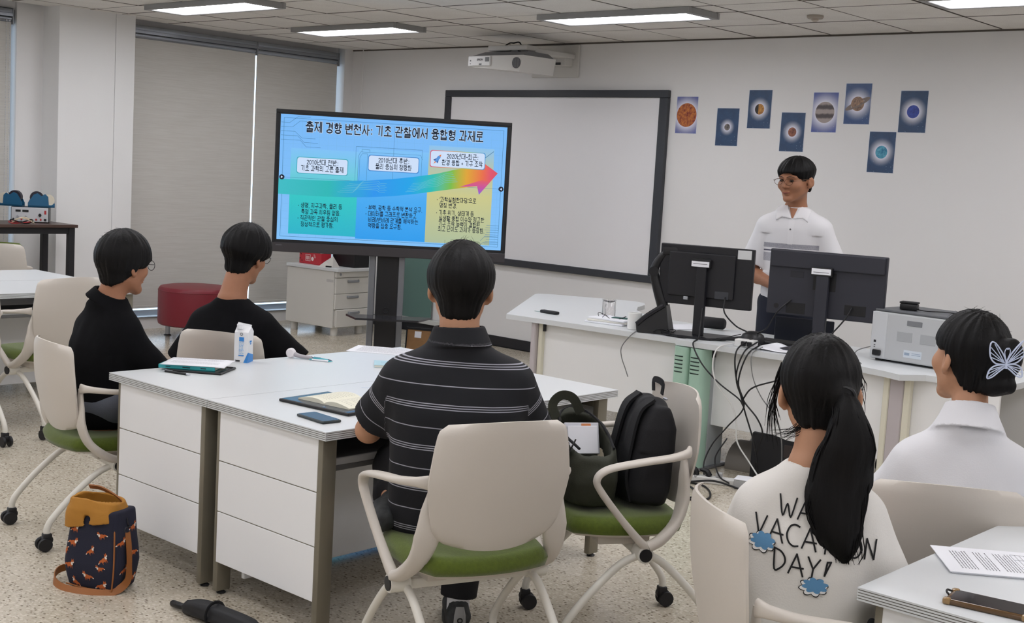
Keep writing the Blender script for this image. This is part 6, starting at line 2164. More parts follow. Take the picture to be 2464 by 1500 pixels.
co_ = t_.n('TexCoord').outputs['Object']
nz_ = t_.noise(co_, 160, 2)
c_ = t_.mix(t_.m('MULTIPLY', band_(t_, z_, 1.247, 1.275), t_.m('ADD', t_.m('MULTIPLY', nz_, 0.5), 0.5)), (226, 225, 228), (128, 128, 140))
c_ = t_.mix(band_(t_, z_, 1.226, 1.234), c_, (92, 92, 106))
c_ = t_.mix(t_.m('MULTIPLY', band_(t_, z_, 1.165, 1.216), t_.m('ADD', t_.m('MULTIPLY', nz_, 0.5), 0.4)), c_, (132, 132, 146))
t_.l(c_, t_.b.inputs['Base Color'])
m_tpolo = _m
TNZ = 1.500      # neck height of the standing man
P = dict(head=(0.0, 0.110, 1.648), headrot=(-24, -8, 0), hs=(1.05, 1.04, 0.90), neck=(0.0, 0.025, TNZ), nr=0.055, skin=m_skin2, nhr=0.060, sz=TNZ - 0.055, sw=0.208, plain_sleeve=True,
         torso=torso(TNZ - 0.055, 0.208, (0.190, 0.118), (0.175, 0.120), (0.175, 0.125), 0.040, (0.0, 0.025, TNZ), z0=0.90, nk=0.072),
         arms=[((-0.205, 0.03, 1.345), (-0.255, -0.02, 1.10), (-0.15, 0.19, 1.055), (0.6, -0.4, 0), 0.9), ((0.205, 0.03, 1.345), (0.245, 0.0, 1.08), (0.06, 0.17, 1.02), (-1, -0.3, 0), 0.9)],
         legs=[((-0.09, 0.0, 0.90), (-0.11, 0.01, 0.50), (-0.12, -0.02, 0.09)), ((0.09, 0.0, 0.90), (0.11, 0.01, 0.50), (0.12, -0.02, 0.09))],
         pelvis=(0, 0, 0.92), pelvis_r=(0.17, 0.12, 0.10), shirt_mat=m_tpolo, pants_mat=M('navy_trouser', (34, 38, 52), 0.8), stripes=True, sleeve=0.76, sleeve_r=(0.070, 0.088), neckhole=-0.05,
         hair=dict(tz=[-0.12, -0.04, 0.02, 0.07, 0.15], t=[-0.006, 0.002, 0.008, 0.022, 0.026], cy=[-0.14, -0.06, -0.035, -0.01, 0.03, 0.06, 0.085, 0.14], cz=[-0.085, -0.078, -0.05, 0.012, -0.004, 0.020, 0.060, 0.058], nape=(0.066, 0.054, 0.070), nape_y=-0.044, streak=0.004, twist=6, wisps=8), fold=0.006, seed=13, res=0.0055, sres=0.0065, hres=0.0045,
         drape=lambda p: 0.010 * np.exp(-((np.abs(p[:, 0]) - 0.15) / 0.025) ** 2) * (p[:, 2] < 1.33) * (p[:, 2] > 1.1))
tch = person('man with glasses in a white polo with grey chest bands, standing behind the monitors', (-3.83, 6.80, 0), 200, P)
spectacles(tch[0], tch[4], M('glasses_bronze', (96, 72, 56), 0.3, metal=0.7), 0.024)
tt, toP = tch[0], tch[4]
bd = tch[1]
for s in (-1, 1):
    obj('eyebrow', G().sweep(spline([toP((s * 0.012, 0.107, 0.036)), toP((s * 0.032, 0.105, 0.042)), toP((s * 0.052, 0.090, 0.036))], 4), [0.0025, 0.0045, 0.002], [0.0015, 0.002, 0.001], n=6), m_brow, bd, smooth=True)
    e = obj('eye', sdf_mesh('eye', lambda p, c=toP((s * 0.033, 0.0895, 0.012)): ell_(p, c, (0.0135, 0.011, 0.0072), rotm(P['headrot'][0], 0, 0)), toP((s * 0.033, 0.0895, 0.012)) - 0.02, toP((s * 0.033, 0.0895, 0.012)) + 0.02, 0.002), m_eye, bd)
obj('lips', G().sweep(spline([toP((-0.024, 0.093, -0.066)), toP((-0.010, 0.1075, -0.0645)), toP((0, 0.1085, -0.066)), toP((0.010, 0.1075, -0.0645)), toP((0.024, 0.093, -0.066))], 4), [0.002, 0.006, 0.0065, 0.006, 0.002], [0.0015, 0.0035, 0.004, 0.0035, 0.0015], n=8), m_lip, bd, smooth=True)
obj('mouth_line', G().sweep(spline([toP((-0.022, 0.095, -0.066)), toP((0, 0.1122, -0.0675)), toP((0.022, 0.095, -0.066))], 6), 0.0012, n=5), M('mouth_dark', (70, 36, 34), 0.6), bd)
# collar wings, placket, button
m_wpolo = M('white_polo_collar', (230, 229, 232), 0.85)


_tb = BVHTree.FromPolygons([v.co[:] for v in tch[2].data.vertices], [p.vertices[:] for p in tch[2].data.polygons])
vs, fs = tri2d([[(-0.034, TNZ + 0.030), (0.034, TNZ + 0.030), (0.022, TNZ - 0.02), (0.004, TNZ - 0.072), (-0.004, TNZ - 0.072), (-0.022, TNZ - 0.02)]])
obj('open_neck', decal(_tb, vs, fs, (0, 0, 0), (1, 0, 0), (0, 0, 1), (0, 1, 0), 0.0015), m_skin2, bd, smooth=True)
for s in (-1, 1):
    vs, fs = tri2d([[(s * 0.004, TNZ - 0.078), (s * 0.030, TNZ - 0.02), (s * 0.040, TNZ + 0.026), (s * 0.066, TNZ + 0.020), (s * 0.100, TNZ - 0.030), (s * 0.092, TNZ - 0.092), (s * 0.060, TNZ - 0.070)]])
    o = obj('collar', decal(_tb, vs, fs, (0, 0, 0), (1, 0, 0), (0, 0, 1), (0, 1, 0), 0.004), m_wpolo, tch[2], smooth=True)
    so = o.modifiers.new('thickness', 'SOLIDIFY')
    so.thickness = 0.007
    so.offset = 1
obj('button', G().lathe([(0.0055, 0.0), (0.0055, 0.003)], 12, mat=Matrix.Translation((0.0, 0.1605, 1.362)) @ Matrix.Rotation(-PI / 2, 4, 'X')), M('button_grey', (96, 96, 100), 0.4), tch[2])
_pl = BVHTree.FromPolygons([v.co[:] for v in tch[2].data.vertices], [p.vertices[:] for p in tch[2].data.polygons])
vs, fs = tri2d([rrect(0.016, 0.075, 0.003, 2)])
obj('placket', decal(_pl, vs, fs, (0, 0, 1.348), (-1, 0, 0), (0, 0, 1), (0, 1, 0), 0.002), m_wpolo, tch[2])

# ---------------------------------------------------------------- girl with the ponytail
m_wsweat = M('white_sweatshirt', (222, 219, 214), 0.9, var=(6, 0.02), bump=(240, 0.15), sheen=0.1)


def pony_extra(q, d):
    kn = ell_(q, (0.045, -0.112, 0.005), (0.030, 0.028, 0.026))
    return smin(d, kn, 0.03)


P = dict(head=(0.0, 0.070, 1.105), headrot=(8, -3, -2), hs=0.97, neck=(0, 0.02, 0.945), nr=0.047, skin=m_skin, nhr=0.060, sz=0.890, sw=0.168,
         torso=torso(0.890, 0.168, (0.165, 0.118), (0.165, 0.122), (0.175, 0.145), 0.05, (0, 0.02, 0.945), back=0.02, nk=0.066),
         arms=[((-0.175, 0.035, 0.835), (-0.200, 0.10, 0.61), (-0.14, 0.32, 0.66), (0, 0, -1), 0.4), ((0.175, 0.035, 0.835), (0.215, 0.05, 0.62), (0.13, 0.30, 0.66), (0, 0, -1), 0.4)],
         legs=sit_legs(0.08, 0.50, 0.38, 0.10, 0.36), shirt_mat=m_wsweat, pants_mat=m_greytr, long=True, sleeve_r=(0.068, 0.068), neckhole=0.10,
         hair=dict(tz=[-0.12, -0.06, 0.0, 0.06, 0.14], t=[-0.002, 0.006, 0.014, 0.018, 0.017], cy=[-0.14, -0.06, -0.03, 0.0, 0.03, 0.06, 0.12], cz=[-0.088, -0.082, -0.045, 0.022, 0.022, 0.03, 0.05], nape=(0.066, 0.052, 0.066), extra=pony_extra, streak=0.0035, wisps=20), fold=0.011, seed=21, res=0.0055, sres=0.006)
girl = person('girl in a white printed sweatshirt with a long black ponytail, seen from behind', (-1.445, 2.745, 0), 27, P)
toP = girl[4]


def tail(g, path, wid, dep, n=28, ripple=0.08, seed=1):
    """thick lock of hair: ribbed tube along the path"""
    pts = spline(path, 7)
    m = len(pts)
    W_ = np.interp(np.linspace(0, 1, m), np.linspace(0, 1, len(wid)), wid)
    D_ = np.interp(np.linspace(0, 1, m), np.linspace(0, 1, len(dep)), dep)
    rr = np.random.RandomState(seed)
    rib = 1 + ripple * (rr.rand(n) - 0.5) * 2
    vs = []
    for i in range(m):
        T = unit(pts[min(i + 1, m - 1)] - pts[max(i - 1, 0)])
        sd = unit(np.cross(T, (0, 1, 0)))
        up = np.cross(sd, T)
        for j in range(n):
            a = 2 * PI * j / n
            k = rib[j] * (1 + 0.03 * math.sin(i * 0.7 + j * 2.1))
            vs.append(pts[i] + sd * W_[i] * k * math.cos(a) + up * D_[i] * k * math.sin(a))
    fs = [(i * n + j, i * n + (j + 1) % n, (i + 1) * n + (j + 1) % n, (i + 1) * n + j) for i in range(m - 1) for j in range(n)]
    fs += [tuple(range(n)), tuple((m - 1) * n + j for j in range(n))[::-1]]
    g.add(vs, fs)


g = G()
kn = toP((0.045, -0.120, 0.005))
pth = [kn, kn + (0.012, -0.030, -0.035), kn + (0.018, -0.040, -0.11), kn + (0.006, -0.035, -0.185), kn + (0.000, -0.045, -0.250), kn + (0.012, -0.055, -0.310), kn + (0.026, -0.052, -0.355), kn + (0.034, -0.05, -0.385)]
tail(g, pth, [0.020, 0.036, 0.060, 0.070, 0.066, 0.056, 0.036, 0.008], [0.020, 0.028, 0.036, 0.034, 0.030, 0.026, 0.018, 0.006], seed=4)
rr = random.Random(4)
for _ in range(60):
    o = rr.uniform(-1, 1)
    b = pts = spline(pth, 3)
    q = []
    for i, p in enumerate(b):
        f = i / (len(b) - 1)
        w = np.interp(f, np.linspace(0, 1, 8), [0.020, 0.036, 0.060, 0.070, 0.068, 0.060, 0.046, 0.036])
        q.append(p + np.array([o * w * 1.0 + 0.004 * math.sin(i + o * 9), rr.uniform(-0.003, 0.003) - 0.026 * math.sqrt(1 - o * o * 0.95) * (1 - 0.6 * f), 0]))
    k = rr.randint(len(b) - 4, len(b))
    g.sweep(q[2:k], [0.0022, 0.0022, 0.0006], n=4)
obj('ponytail', g, m_hair, girl[0], smooth=True, angle=180)
obj('hair_tie', G().sweep([kn + np.array([0.024 * math.cos(a), -0.004, 0.024 * math.sin(a)]) for a in np.linspace(0, 2 * PI, 17)[:-1]], 0.006, n=8, closed=True), m_black, girl[0], smooth=True)
g = G()
for k in range(34):      # long loose strands in front of the left ear and at the nape
    s = -1 if k < 26 else 1
    a = toP((s * (0.088 + rr.uniform(-0.004, 0.006)), 0.03 + rr.uniform(-0.02, 0.02), 0.055 + rr.uniform(-0.02, 0.02)))
    L = rr.uniform(0.12, 0.20) if s < 0 else rr.uniform(0.06, 0.12)
    sw = rr.uniform(-0.012, 0.012)
    pts = spline([a, a + np.array([s * 0.014, 0.012, -L * 0.3]), a + np.array([s * 0.020 + sw, 0.014, -L * 0.65]), a + np.array([s * 0.012 + sw * 2, 0.012 + sw, -L])], 4)
    g.sweep(pts, [0.0018, 0.0014, 0.0005], n=4)
for k in range(22):
    a = toP((rr.uniform(-0.062, -0.02), -0.055, -0.075 + rr.uniform(-0.01, 0.01)))
    pts = spline([a, a + np.array([-0.02, -0.004, -0.018]), a + np.array([-0.045 - rr.uniform(0, 0.03), 0.0, -0.022 - rr.uniform(0, 0.03)])], 4)
    g.sweep(pts, [0.0011, 0.0004], n=3)
obj('side_strands', g, m_hair, girl[0], smooth=True, angle=180)['kind'] = 'stuff'

# print on the back of the sweatshirt
gb = girl[2].data
bv = BVHTree.FromPolygons([v.co[:] for v in gb.vertices], [p.vertices[:] for p in gb.polygons])
m_print = M('print_black', (22, 22, 24), 0.8)
m_pblue = M('print_blue', (92, 142, 184), 0.8)
m_pwhite = M('print_white', (236, 236, 236), 0.8)
GL = {'W': [[(0, 1), (.25, 0), (.5, .62), (.75, 0), (1.05, 1)]], 'A': [[(0, 0), (.42, 1), (.85, 0)], [(.18, .33), (.85, .38)]], 'V': [[(0, 1), (.3, 0), (.72, 1)]], 'E': [[(.6, 1), (0, 1), (0, 0), (.6, 0)], [(0, .52), (.5, .52)]],
      'C': [[(.72, .95), (.45, 1.0), (.18, .88), (.02, .58), (.02, .36), (.16, .12), (.42, 0), (.70, .04)]], 'T': [[(0, 1), (.75, 1)], [(.38, 1), (.32, 0)]], 'I': [[(.02, 1), (.42, 1)], [(.22, 1), (.22, 0)], [(0, 0), (.45, 0)]], 'O': [[(.4, 1), (.12, .85), (0, .5), (.12, .15), (.4, 0), (.68, .15), (.8, .5), (.68, .85), (.4, 1)]],
      'N': [[(0, 0), (.06, 1), (.55, 0), (.62, 1)]], 'D': [[(.02, 1), (.08, 0), (.42, .12), (.66, .42), (.64, .70), (.40, .94), (.02, 1)]], 'Y': [[(0, 1), (.32, .48), (.70, 1)], [(.32, .48), (.27, 0)]], '!': [[(.05, .28), (.16, .95), (.36, .98), (.05, .28)]]}


def strokes(txt, x, y, h, gap, wd, slope):
    out = []
    for c in txt:
        wl = max(p[0] for s in GL[c] for p in s)
        for s in GL[c]:
            pts = [(x + px * h * 0.82, y + py * h + slope * (x + px * h * 0.82)) for px, py in s]
            if len(pts) > 4:
                pts = [tuple(p) for p in spline([(a, b) for a, b in pts], 4)]
            for (a, b), (c2, d2) in zip(pts[:-1], pts[1:]):
                L = math.hypot(c2 - a, d2 - b) + 1e-9
                nx, ny = -(d2 - b) / L * wd, (c2 - a) / L * wd
                ex, ey = (c2 - a) / L * wd * 0.7, (d2 - b) / L * wd * 0.7
                out.append([(a - ex + nx, b - ey + ny), (c2 + ex + nx, d2 + ey + ny), (c2 + ex - nx, d2 + ey - ny), (a - ex - nx, b - ey - ny)])
        x += (wl * 0.82 * h + gap)
    return out


def blob(cx, cy, w, h, n=64, bumps=8, amp=0.34):
    return [(cx + w * math.cos(a) * (1 + amp * abs(math.sin(bumps * a / 2 + 0.6)) - amp / 2), cy + h * math.sin(a) * (1 + amp * abs(math.sin(bumps * a / 2 + 0.6)) - amp / 2)) for a in np.linspace(0, 2 * PI, n)[:-1]]


PO_, PU, PV, PN = np.array([0.0, 0, 0.79]), np.array([1.0, 0, 0]), np.array([0, 0, 1.0]), np.array([0, -1.0, 0])
for nm, polys, mm, lift in (('print_word', strokes('WAVE', -0.068, 0.028, 0.046, 0.005, 0.0019, -0.10), m_print, 0.0030), ('print_word', strokes('VACATION', -0.122, -0.033, 0.047, 0.0085, 0.0020, -0.12), m_print, 0.0030), ('print_word', strokes('DAY!', -0.070, -0.097, 0.048, 0.010, 0.0021, -0.12), m_print, 0.0030),
                            ('print_cloud_shadow', [blob(-0.102, -0.036, 0.030, 0.022)], m_print, 0.0034), ('print_cloud', [blob(-0.102, -0.036, 0.0278, 0.0198)], m_pwhite, 0.0038), ('print_cloud_fill', [blob(-0.0985, -0.032, 0.0262, 0.0180)], m_pblue, 0.0042),
                            ('print_cloud_shadow', [blob(0.026, -0.118, 0.030, 0.020)], m_print, 0.0034), ('print_cloud', [blob(0.026, -0.118, 0.0278, 0.0178)], m_pwhite, 0.0038), ('print_cloud_fill', [blob(0.0295, -0.114, 0.0262, 0.0160)], m_pblue, 0.0042)):
    vs, fs = tri2d(polys)
    obj(nm, decal(bv, vs, fs, PO_, PU, PV, PN, lift), mm, girl[2], smooth=True)

# ---------------------------------------------------------------- person with the butterfly clip
m_wshirt = M('white_cotton_shirt', (222, 222, 226), 0.88, bump=(240, 0.12), sheen=0.1)


def bun_extra(q, d):
    d = smin(d, ell_(q, (0.012, -0.135, 0.020), (0.040, 0.048, 0.075), rotm(0, 20, 0)), 0.02)
    return smin(d, cap_(q, (0.0, -0.10, -0.06), (0.01, -0.165, -0.045), 0.034, 0.022), 0.02)


P = dict(head=(-0.005, 0.060, 1.130), headrot=(30, 2, 3), hs=0.98, neck=(0.0, 0.0, 0.960), nr=0.047, skin=m_skin, sz=0.898, sw=0.180,
         torso=torso(0.898, 0.180, (0.178, 0.122), (0.175, 0.125), (0.185, 0.145), 0.03, (0.0, 0.0, 0.960), back=0.02, nk=0.086),
         arms=[((-0.18, 0.02, 0.835), (-0.235, 0.10, 0.62), (-0.16, 0.33, 0.64), (0, 0, -1), 0.4), ((0.18, 0.02, 0.835), (0.235, 0.10, 0.62), (0.16, 0.30, 0.74), (0, 0, -1), 0.4)],
         legs=sit_legs(0.08, 0.50, 0.38, 0.10, 0.36), shirt_mat=m_wshirt, pants_mat=m_greytr, sleeve=0.99, sleeve_r=(0.074, 0.086), collar=(-0.034, 0.046, 0.094, 0.062), neckhole=0.2,
         hair=dict(tz=[-0.12, -0.06, 0.0, 0.06, 0.14], t=[0.0, 0.008, 0.016, 0.020, 0.018], cy=[-0.25, -0.06, -0.03, 0.0, 0.03, 0.06, 0.12], cz=[-0.095, -0.088, -0.05, 0.025, 0.022, 0.03, 0.05], nape=(0.066, 0.054, 0.070), extra=bun_extra, streak=0.0045, wisps=50), fold=0.010, seed=33, res=0.0055, sres=0.0065)
lady = person('person in a white shirt with pinned-up hair, at the right edge', (-1.415, 3.61, 0), 34, P)
toP = lady[4]
# butterfly hair clip
bf = G()
m_clip = M('clip_pale_blue', (196, 206, 230), 0.25)
bc = toP((-0.030, -0.182, 0.020))
Rb = rotm(10, 0, 0)
U_, V_, N_ = np.array([0.95, 0.10, 0.1]), np.array([0.05, 0.1, 1.0]), np.array([0.1, -0.99, 0.0])


def bp(x, y, z=0.0):
    return bc + U_ * x + V_ * y + unit(N_) * z


for s in (-1, 1):
    out = [(0, 0.006), (s * 0.012, 0.030), (s * 0.036, 0.060), (s * 0.050, 0.064), (s * 0.052, 0.044), (s * 0.046, 0.020), (s * 0.030, 0.004), (s * 0.006, 0.0)]
    bf.sweep(spline([bp(x, y) for x, y in out], 4), 0.0022, n=6)
    low = [(0, 0.0), (s * 0.030, -0.002), (s * 0.046, -0.014), (s * 0.050, -0.036), (s * 0.036, -0.034), (s * 0.016, -0.018), (0, -0.006)]
    bf.sweep(spline([bp(x, y) for x, y in low], 4), 0.0022, n=6)
    for x, y in ((0.040, 0.060), (0.049, 0.050), (0.049, 0.036), (0.045, 0.022)):
        bf.sweep([bp(s * 0.004, 0.004), bp(s * x * 0.55, y * 0.50 + 0.002), bp(s * x, y)], 0.0015, n=5)
    for x, y in ((0.046, -0.014), (0.048, -0.024), (0.046, -0.034)):
        bf.sweep([bp(s * 0.004, -0.003), bp(s * x, y)], 0.0015, n=5)
    bf.sweep(spline([bp(0, 0.008), bp(s * 0.008, 0.034), bp(s * 0.003, 0.046), bp(s * -0.002, 0.042)], 4), 0.0014, n=5)
bf.sweep([bp(0, -0.012, 0.002), bp(0, 0.012, 0.002)], [0.004, 0.003], n=8)
obj('butterfly_clip', bf, m_clip, lady[0], smooth=True)
# ================================================================ THINGS ON THE TABLES
TZ = 0.7202


def slab_thing(name, label, cat, loc, rotd, parts, group=None):
    t = thing(name, label, cat, loc, rz(rotd), group)
    for nm, g, mt in parts:
        obj(nm, g, mt, t)
    return t


def text_rows(x0, x1, y_top, n, pitch, h, seed, ragged=0.3, z=0.0, vertical=False):
    """rows of printed text as thin flat bars, broken into words"""
    r = random.Random(seed)
    g = G()
    for k in range(n):
        y = y_top - k * pitch
        x = x0
        end = x1 - (x1 - x0) * (ragged * r.random() if k % 4 == 3 else 0.02)
        while x < end:
            w = min(r.uniform(0.004, 0.013), end - x)
            if vertical:
                g.add([(y, x, z), (y, x + w, z), (y - h, x + w, z), (y - h, x, z)], [(0, 1, 2, 3)])
            else:
                g.add([(x, y - h, z), (x + w, y - h, z), (x + w, y, z), (x, y, z)], [(0, 1, 2, 3)])
            x += w + r.uniform(0.0015, 0.003)
    return g


m_teal = M('teal_cover', (58, 172, 178), 0.4)
m_page = M('page_block', (232, 230, 218), 0.8)
# --- tablet in case, teal book, printed sheets (far half, left)
BA = 38
BX, BY = -4.405, 2.985
o = slab_thing('black_tablet', 'thin black tablet under the teal book', 'tablet', (BX + 0.03, BY - 0.005, TZ), BA - 4, [('case', G().rbox(-0.10, 0.135, -0.088, 0.088, 0.0, 0.009, 0.003, 1), m_black), ('screen', G().box(-0.094, 0.129, -0.082, 0.082, 0.0088, 0.0094), M('dark_glass', (14, 15, 18), 0.1))])
bk = thing('teal_book', 'teal softcover book under the printed sheets', 'book', (BX, BY, TZ + 0.0095), rz(BA))
obj('pages', G().box(-0.118, 0.112, -0.083, 0.083, 0.0012, 0.0138), m_page, bk)
obj('cover', G().rbox(-0.120, 0.114, -0.085, 0.085, 0.0, 0.0014, 0.0005, 1).rbox(-0.120, 0.114, -0.085, 0.085, 0.0136, 0.015, 0.0005, 1).rbox(-0.120, 0.114, -0.087, -0.083, 0.0, 0.015, 0.001, 1), m_teal, bk)
obj('spine_print', G().box(-0.02, 0.012, -0.0874, -0.0868, 0.005, 0.010).box(0.055, 0.078, -0.0874, -0.0868, 0.005, 0.010).box(-0.09, -0.07, -0.0874, -0.0868, 0.006, 0.009), M('spine_dark', (24, 70, 76), 0.5), bk)
sh = thing('printed_sheets', 'printed white sheets on top of the teal book', 'papers', (BX + 0.012, BY + 0.012, TZ + 0.0252), rz(BA + 3))
nx, ny = 10, 8
vs, fs = [], []
for i in range(nx + 1):
    for j in range(ny + 1):
        x, y = -0.130 + 0.262 * i / nx, -0.096 + 0.192 * j / ny
        vs.append((x, y, 0.001 + 0.004 * (i / nx) ** 2 * math.sin(j * 0.8 + 0.3) ** 2 - 0.010 * max(0, (i / nx - 0.75)) * (1 - j / ny)))
for i in range(nx):
    for j in range(ny):
        a = i * (ny + 1) + j
        fs.append((a, a + ny + 1, a + ny + 2, a + 1))
o = obj('sheet', G().add(vs, fs), m_paper, sh, smooth=True)
sd_ = o.modifiers.new('thickness', 'SOLIDIFY')
sd_.thickness = 0.0012
sd_.offset = 1
obj('text_block', text_rows(-0.10, 0.10, 0.075, 8, 0.008, 0.0016, 1, z=0.0062), m_ink, sh)
obj('text_block', text_rows(-0.10, 0.10, -0.01, 7, 0.008, 0.0016, 2, z=0.0062), m_ink, sh)


def pen(label, p0, p1, mat, tipmat, r=0.0045, group='pens on the middle table'):
    p0, p1 = np.array(p0), np.array(p1)
    L = float(np.linalg.norm(p1 - p0))
    a = math.atan2(p1[1] - p0[1], p1[0] - p0[0])
    t = thing('pen', label, 'pen', (p0[0], p0[1], TZ + r), a, group)
    obj('barrel', G().sweep([(0.012, 0, 0), (L - 0.02, 0, 0)], r, n=10), mat, t, smooth=True)
    obj('tip', G().sweep([(L - 0.02, 0, 0), (L, 0, 0)], [r * 0.9, r * 0.2], n=10), tipmat, t, smooth=True)
    obj('clip', G().rbox(0.012, 0.05, -0.0012, 0.0012, r * 0.9, r * 1.3, 0.0004, 1).sweep([(0.0, 0, 0), (0.012, 0, 0)], r * 0.7, n=8), tipmat, t)


pen('black pen in front of the teal book', (-4.40, 2.835), (-4.262, 2.872), m_black, m_silver)
pen('white pen with teal end beside the handheld fan', (-4.36, 3.555), (-4.262, 3.605), m_paper, M('pen_teal', (70, 180, 190), 0.4))
pen('slim teal pen behind the handheld fan', (-4.40, 3.60), (-4.29, 3.625), M('pen_teal_barrel', (80, 176, 192), 0.4), M('pen_navy', (40, 60, 96), 0.4), 0.004)
hf = thing('handheld_fan', 'small white round-headed gadget lying on the table behind the pens', 'gadget', (-4.455, 3.525, TZ), rz(28))
m_hf = M('gadget_white', (232, 228, 232), 0.35)
obj('round_head', G().lathe([(0.0, -0.011), (0.017, -0.011), (0.022, -0.006), (0.022, 0.006), (0.017, 0.011), (0.0, 0.011)], 24, mat=Matrix.Translation((0.0, 0.0, 0.0222)) @ Matrix.Rotation(PI / 2, 4, 'X')), m_hf, hf, smooth=True)
obj('neck', G().sweep([(0.018, 0, 0.018), (0.045, 0, 0.011), (0.10, 0, 0.009)], [0.011, 0.009, 0.008], n=12), M('gadget_grey', (176, 172, 178), 0.4), hf, smooth=True)

# --- milk carton
ct = thing('milk_carton', 'tall white and blue drink carton with a cap on the middle table', 'carton', (-4.465, 3.275, TZ), rz(33))
m_ctw = M('carton_board', (232, 233, 236), 0.45)
w = 0.031
H = 0.132
g = G().add([(-w, -w, 0), (w, -w, 0), (w, w, 0), (-w, w, 0), (-w * 1.02, -w * 1.02, H * 0.55), (w * 0.96, -w * 0.96, H * 0.55), (w * 0.96, w, H * 0.55), (-w * 1.02, w, H * 0.55), (-w, -w, H), (w, -w, H), (w, w, H), (-w, w, H), (-w, 0.003, H + 0.030), (w, 0.003, H + 0.022), (-w, 0.006, H + 0.038), (w, 0.006, H + 0.030)],
            [(3, 2, 1, 0), (0, 1, 5, 4), (1, 2, 6, 5), (2, 3, 7, 6), (3, 0, 4, 7), (4, 5, 9, 8), (5, 6, 10, 9), (6, 7, 11, 10), (7, 4, 8, 11), (8, 9, 13, 12), (10, 11, 12, 13), (9, 10, 13), (11, 8, 12), (12, 13, 15, 14)])
obj('carton', g, m_ctw, ct)
obj('cap', G().lathe([(0.013, 0.0), (0.013, 0.020), (0.011, 0.022)], 16, mat=Matrix.Translation((-0.014, -0.016, H + 0.012))), m_ctw, ct, smooth=True)
m_cblue = M('carton_blue', (58, 138, 214), 0.45)
m_clb = M('carton_light_blue', (150, 196, 236), 0.45)
y = -w * 1.025
obj('blue_square', G().box(-0.010, 0.012, y - 0.0006, y, 0.092, 0.110), m_cblue, ct)
g = text_rows(-0.010, 0.012, 0.088, 9, 0.0058, 0.0026, 6)
obj('small_print', G().add([(x, y - 0.0008, yy) for x, yy, _ in g.v], g.f), m_clb, ct)
obj('blue_bar', G().box(-0.011, 0.013, y - 0.0006, y, 0.028, 0.033), m_cblue, ct)
obj('barcode', G().box(-0.026, -0.004, y - 0.0006, y, 0.003, 0.010), M('barcode_dark', (60, 60, 64), 0.6), ct)
obj('blue_wedge', G().add([(0.012, y - 0.0005, 0.0), (w, y - 0.0005, 0.0), (w, y - 0.0005, 0.045)], [(0, 1, 2)]).add([(w + 0.0005, -w, 0.0), (w + 0.0005, w, 0.0), (w + 0.0005, w, 0.03), (w + 0.0005, -w, 0.045)], [(0, 1, 2, 3)]), m_cblue, ct)
obj('side_print', G().box(w - 0.0002, w + 0.0008, -0.012, 0.008, 0.086, 0.094).box(w - 0.0002, w + 0.0008, -0.008, 0.004, 0.078, 0.083), m_cblue, ct)
obj('round_mark', G().sweep([(0.0 + 0.0055 * math.cos(a), y - 0.0006, 0.123 + 0.0055 * math.sin(a)) for a in np.linspace(0, 2 * PI, 15)[:-1]], 0.0012, n=4, closed=True), M('mark_grey', (96, 96, 100), 0.5), ct)

# --- far right papers and pale blue book
o = thing('printed_sheets', 'printed white sheet at the far edge of the middle table', 'papers', (-4.43, 4.06, TZ), rz(33))
obj('sheet', G().rbox(-0.155, 0.145, -0.105, 0.105, 0.0, 0.002, 0.0005, 1), m_paper, o)
obj('text_block', text_rows(-0.12, 0.12, 0.085, 18, 0.0095, 0.002, 3, z=0.0023), m_ink, o)
o = thing('pale_blue_book', 'small pale blue notebook beside the striped shoulder', 'book', (-4.06, 3.79, TZ), rz(48))
obj('pages', G().box(-0.088, 0.088, -0.064, 0.064, 0.001, 0.011), m_page, o)
obj('cover', G().rbox(-0.09, 0.09, -0.066, 0.066, 0.011, 0.0125, 0.0005, 1).rbox(-0.09, 0.09, -0.066, 0.066, 0.0, 0.001, 0.0003, 1), M('pale_blue_cover', (172, 208, 220), 0.5), o)
obj('cover_print', text_rows(-0.06, 0.02, 0.02, 2, 0.02, 0.004, 8, z=0.0129), M('cover_print_blue', (96, 140, 168), 0.6), o)

# --- tablet with open notebook on it
tb = thing('tablet_in_case', 'black tablet in a case under the open notebook', 'tablet', (-3.505, 2.985, TZ), rz(5))
obj('case', G().rbox(-0.165, 0.19, -0.125, 0.125, 0.0, 0.011, 0.004, 2), m_black, tb)
obj('screen', G().box(-0.156, 0.181, -0.117, 0.117, 0.0108, 0.0114), M('slate_glass', (52, 62, 78), 0.12), tb)
nb_ = thing('open_notebook', 'open cream notebook with handwriting on the black tablet', 'notebook', (-3.485, 3.005, TZ + 0.0118), rz(5))
m_cream_p = M('cream_page', (232, 230, 212), 0.8)


def page_z(u):
    return 0.002 + 0.016 * (math.sin(min(1, max(0, u)) * PI) ** 0.7) * (1 - 0.55 * u)


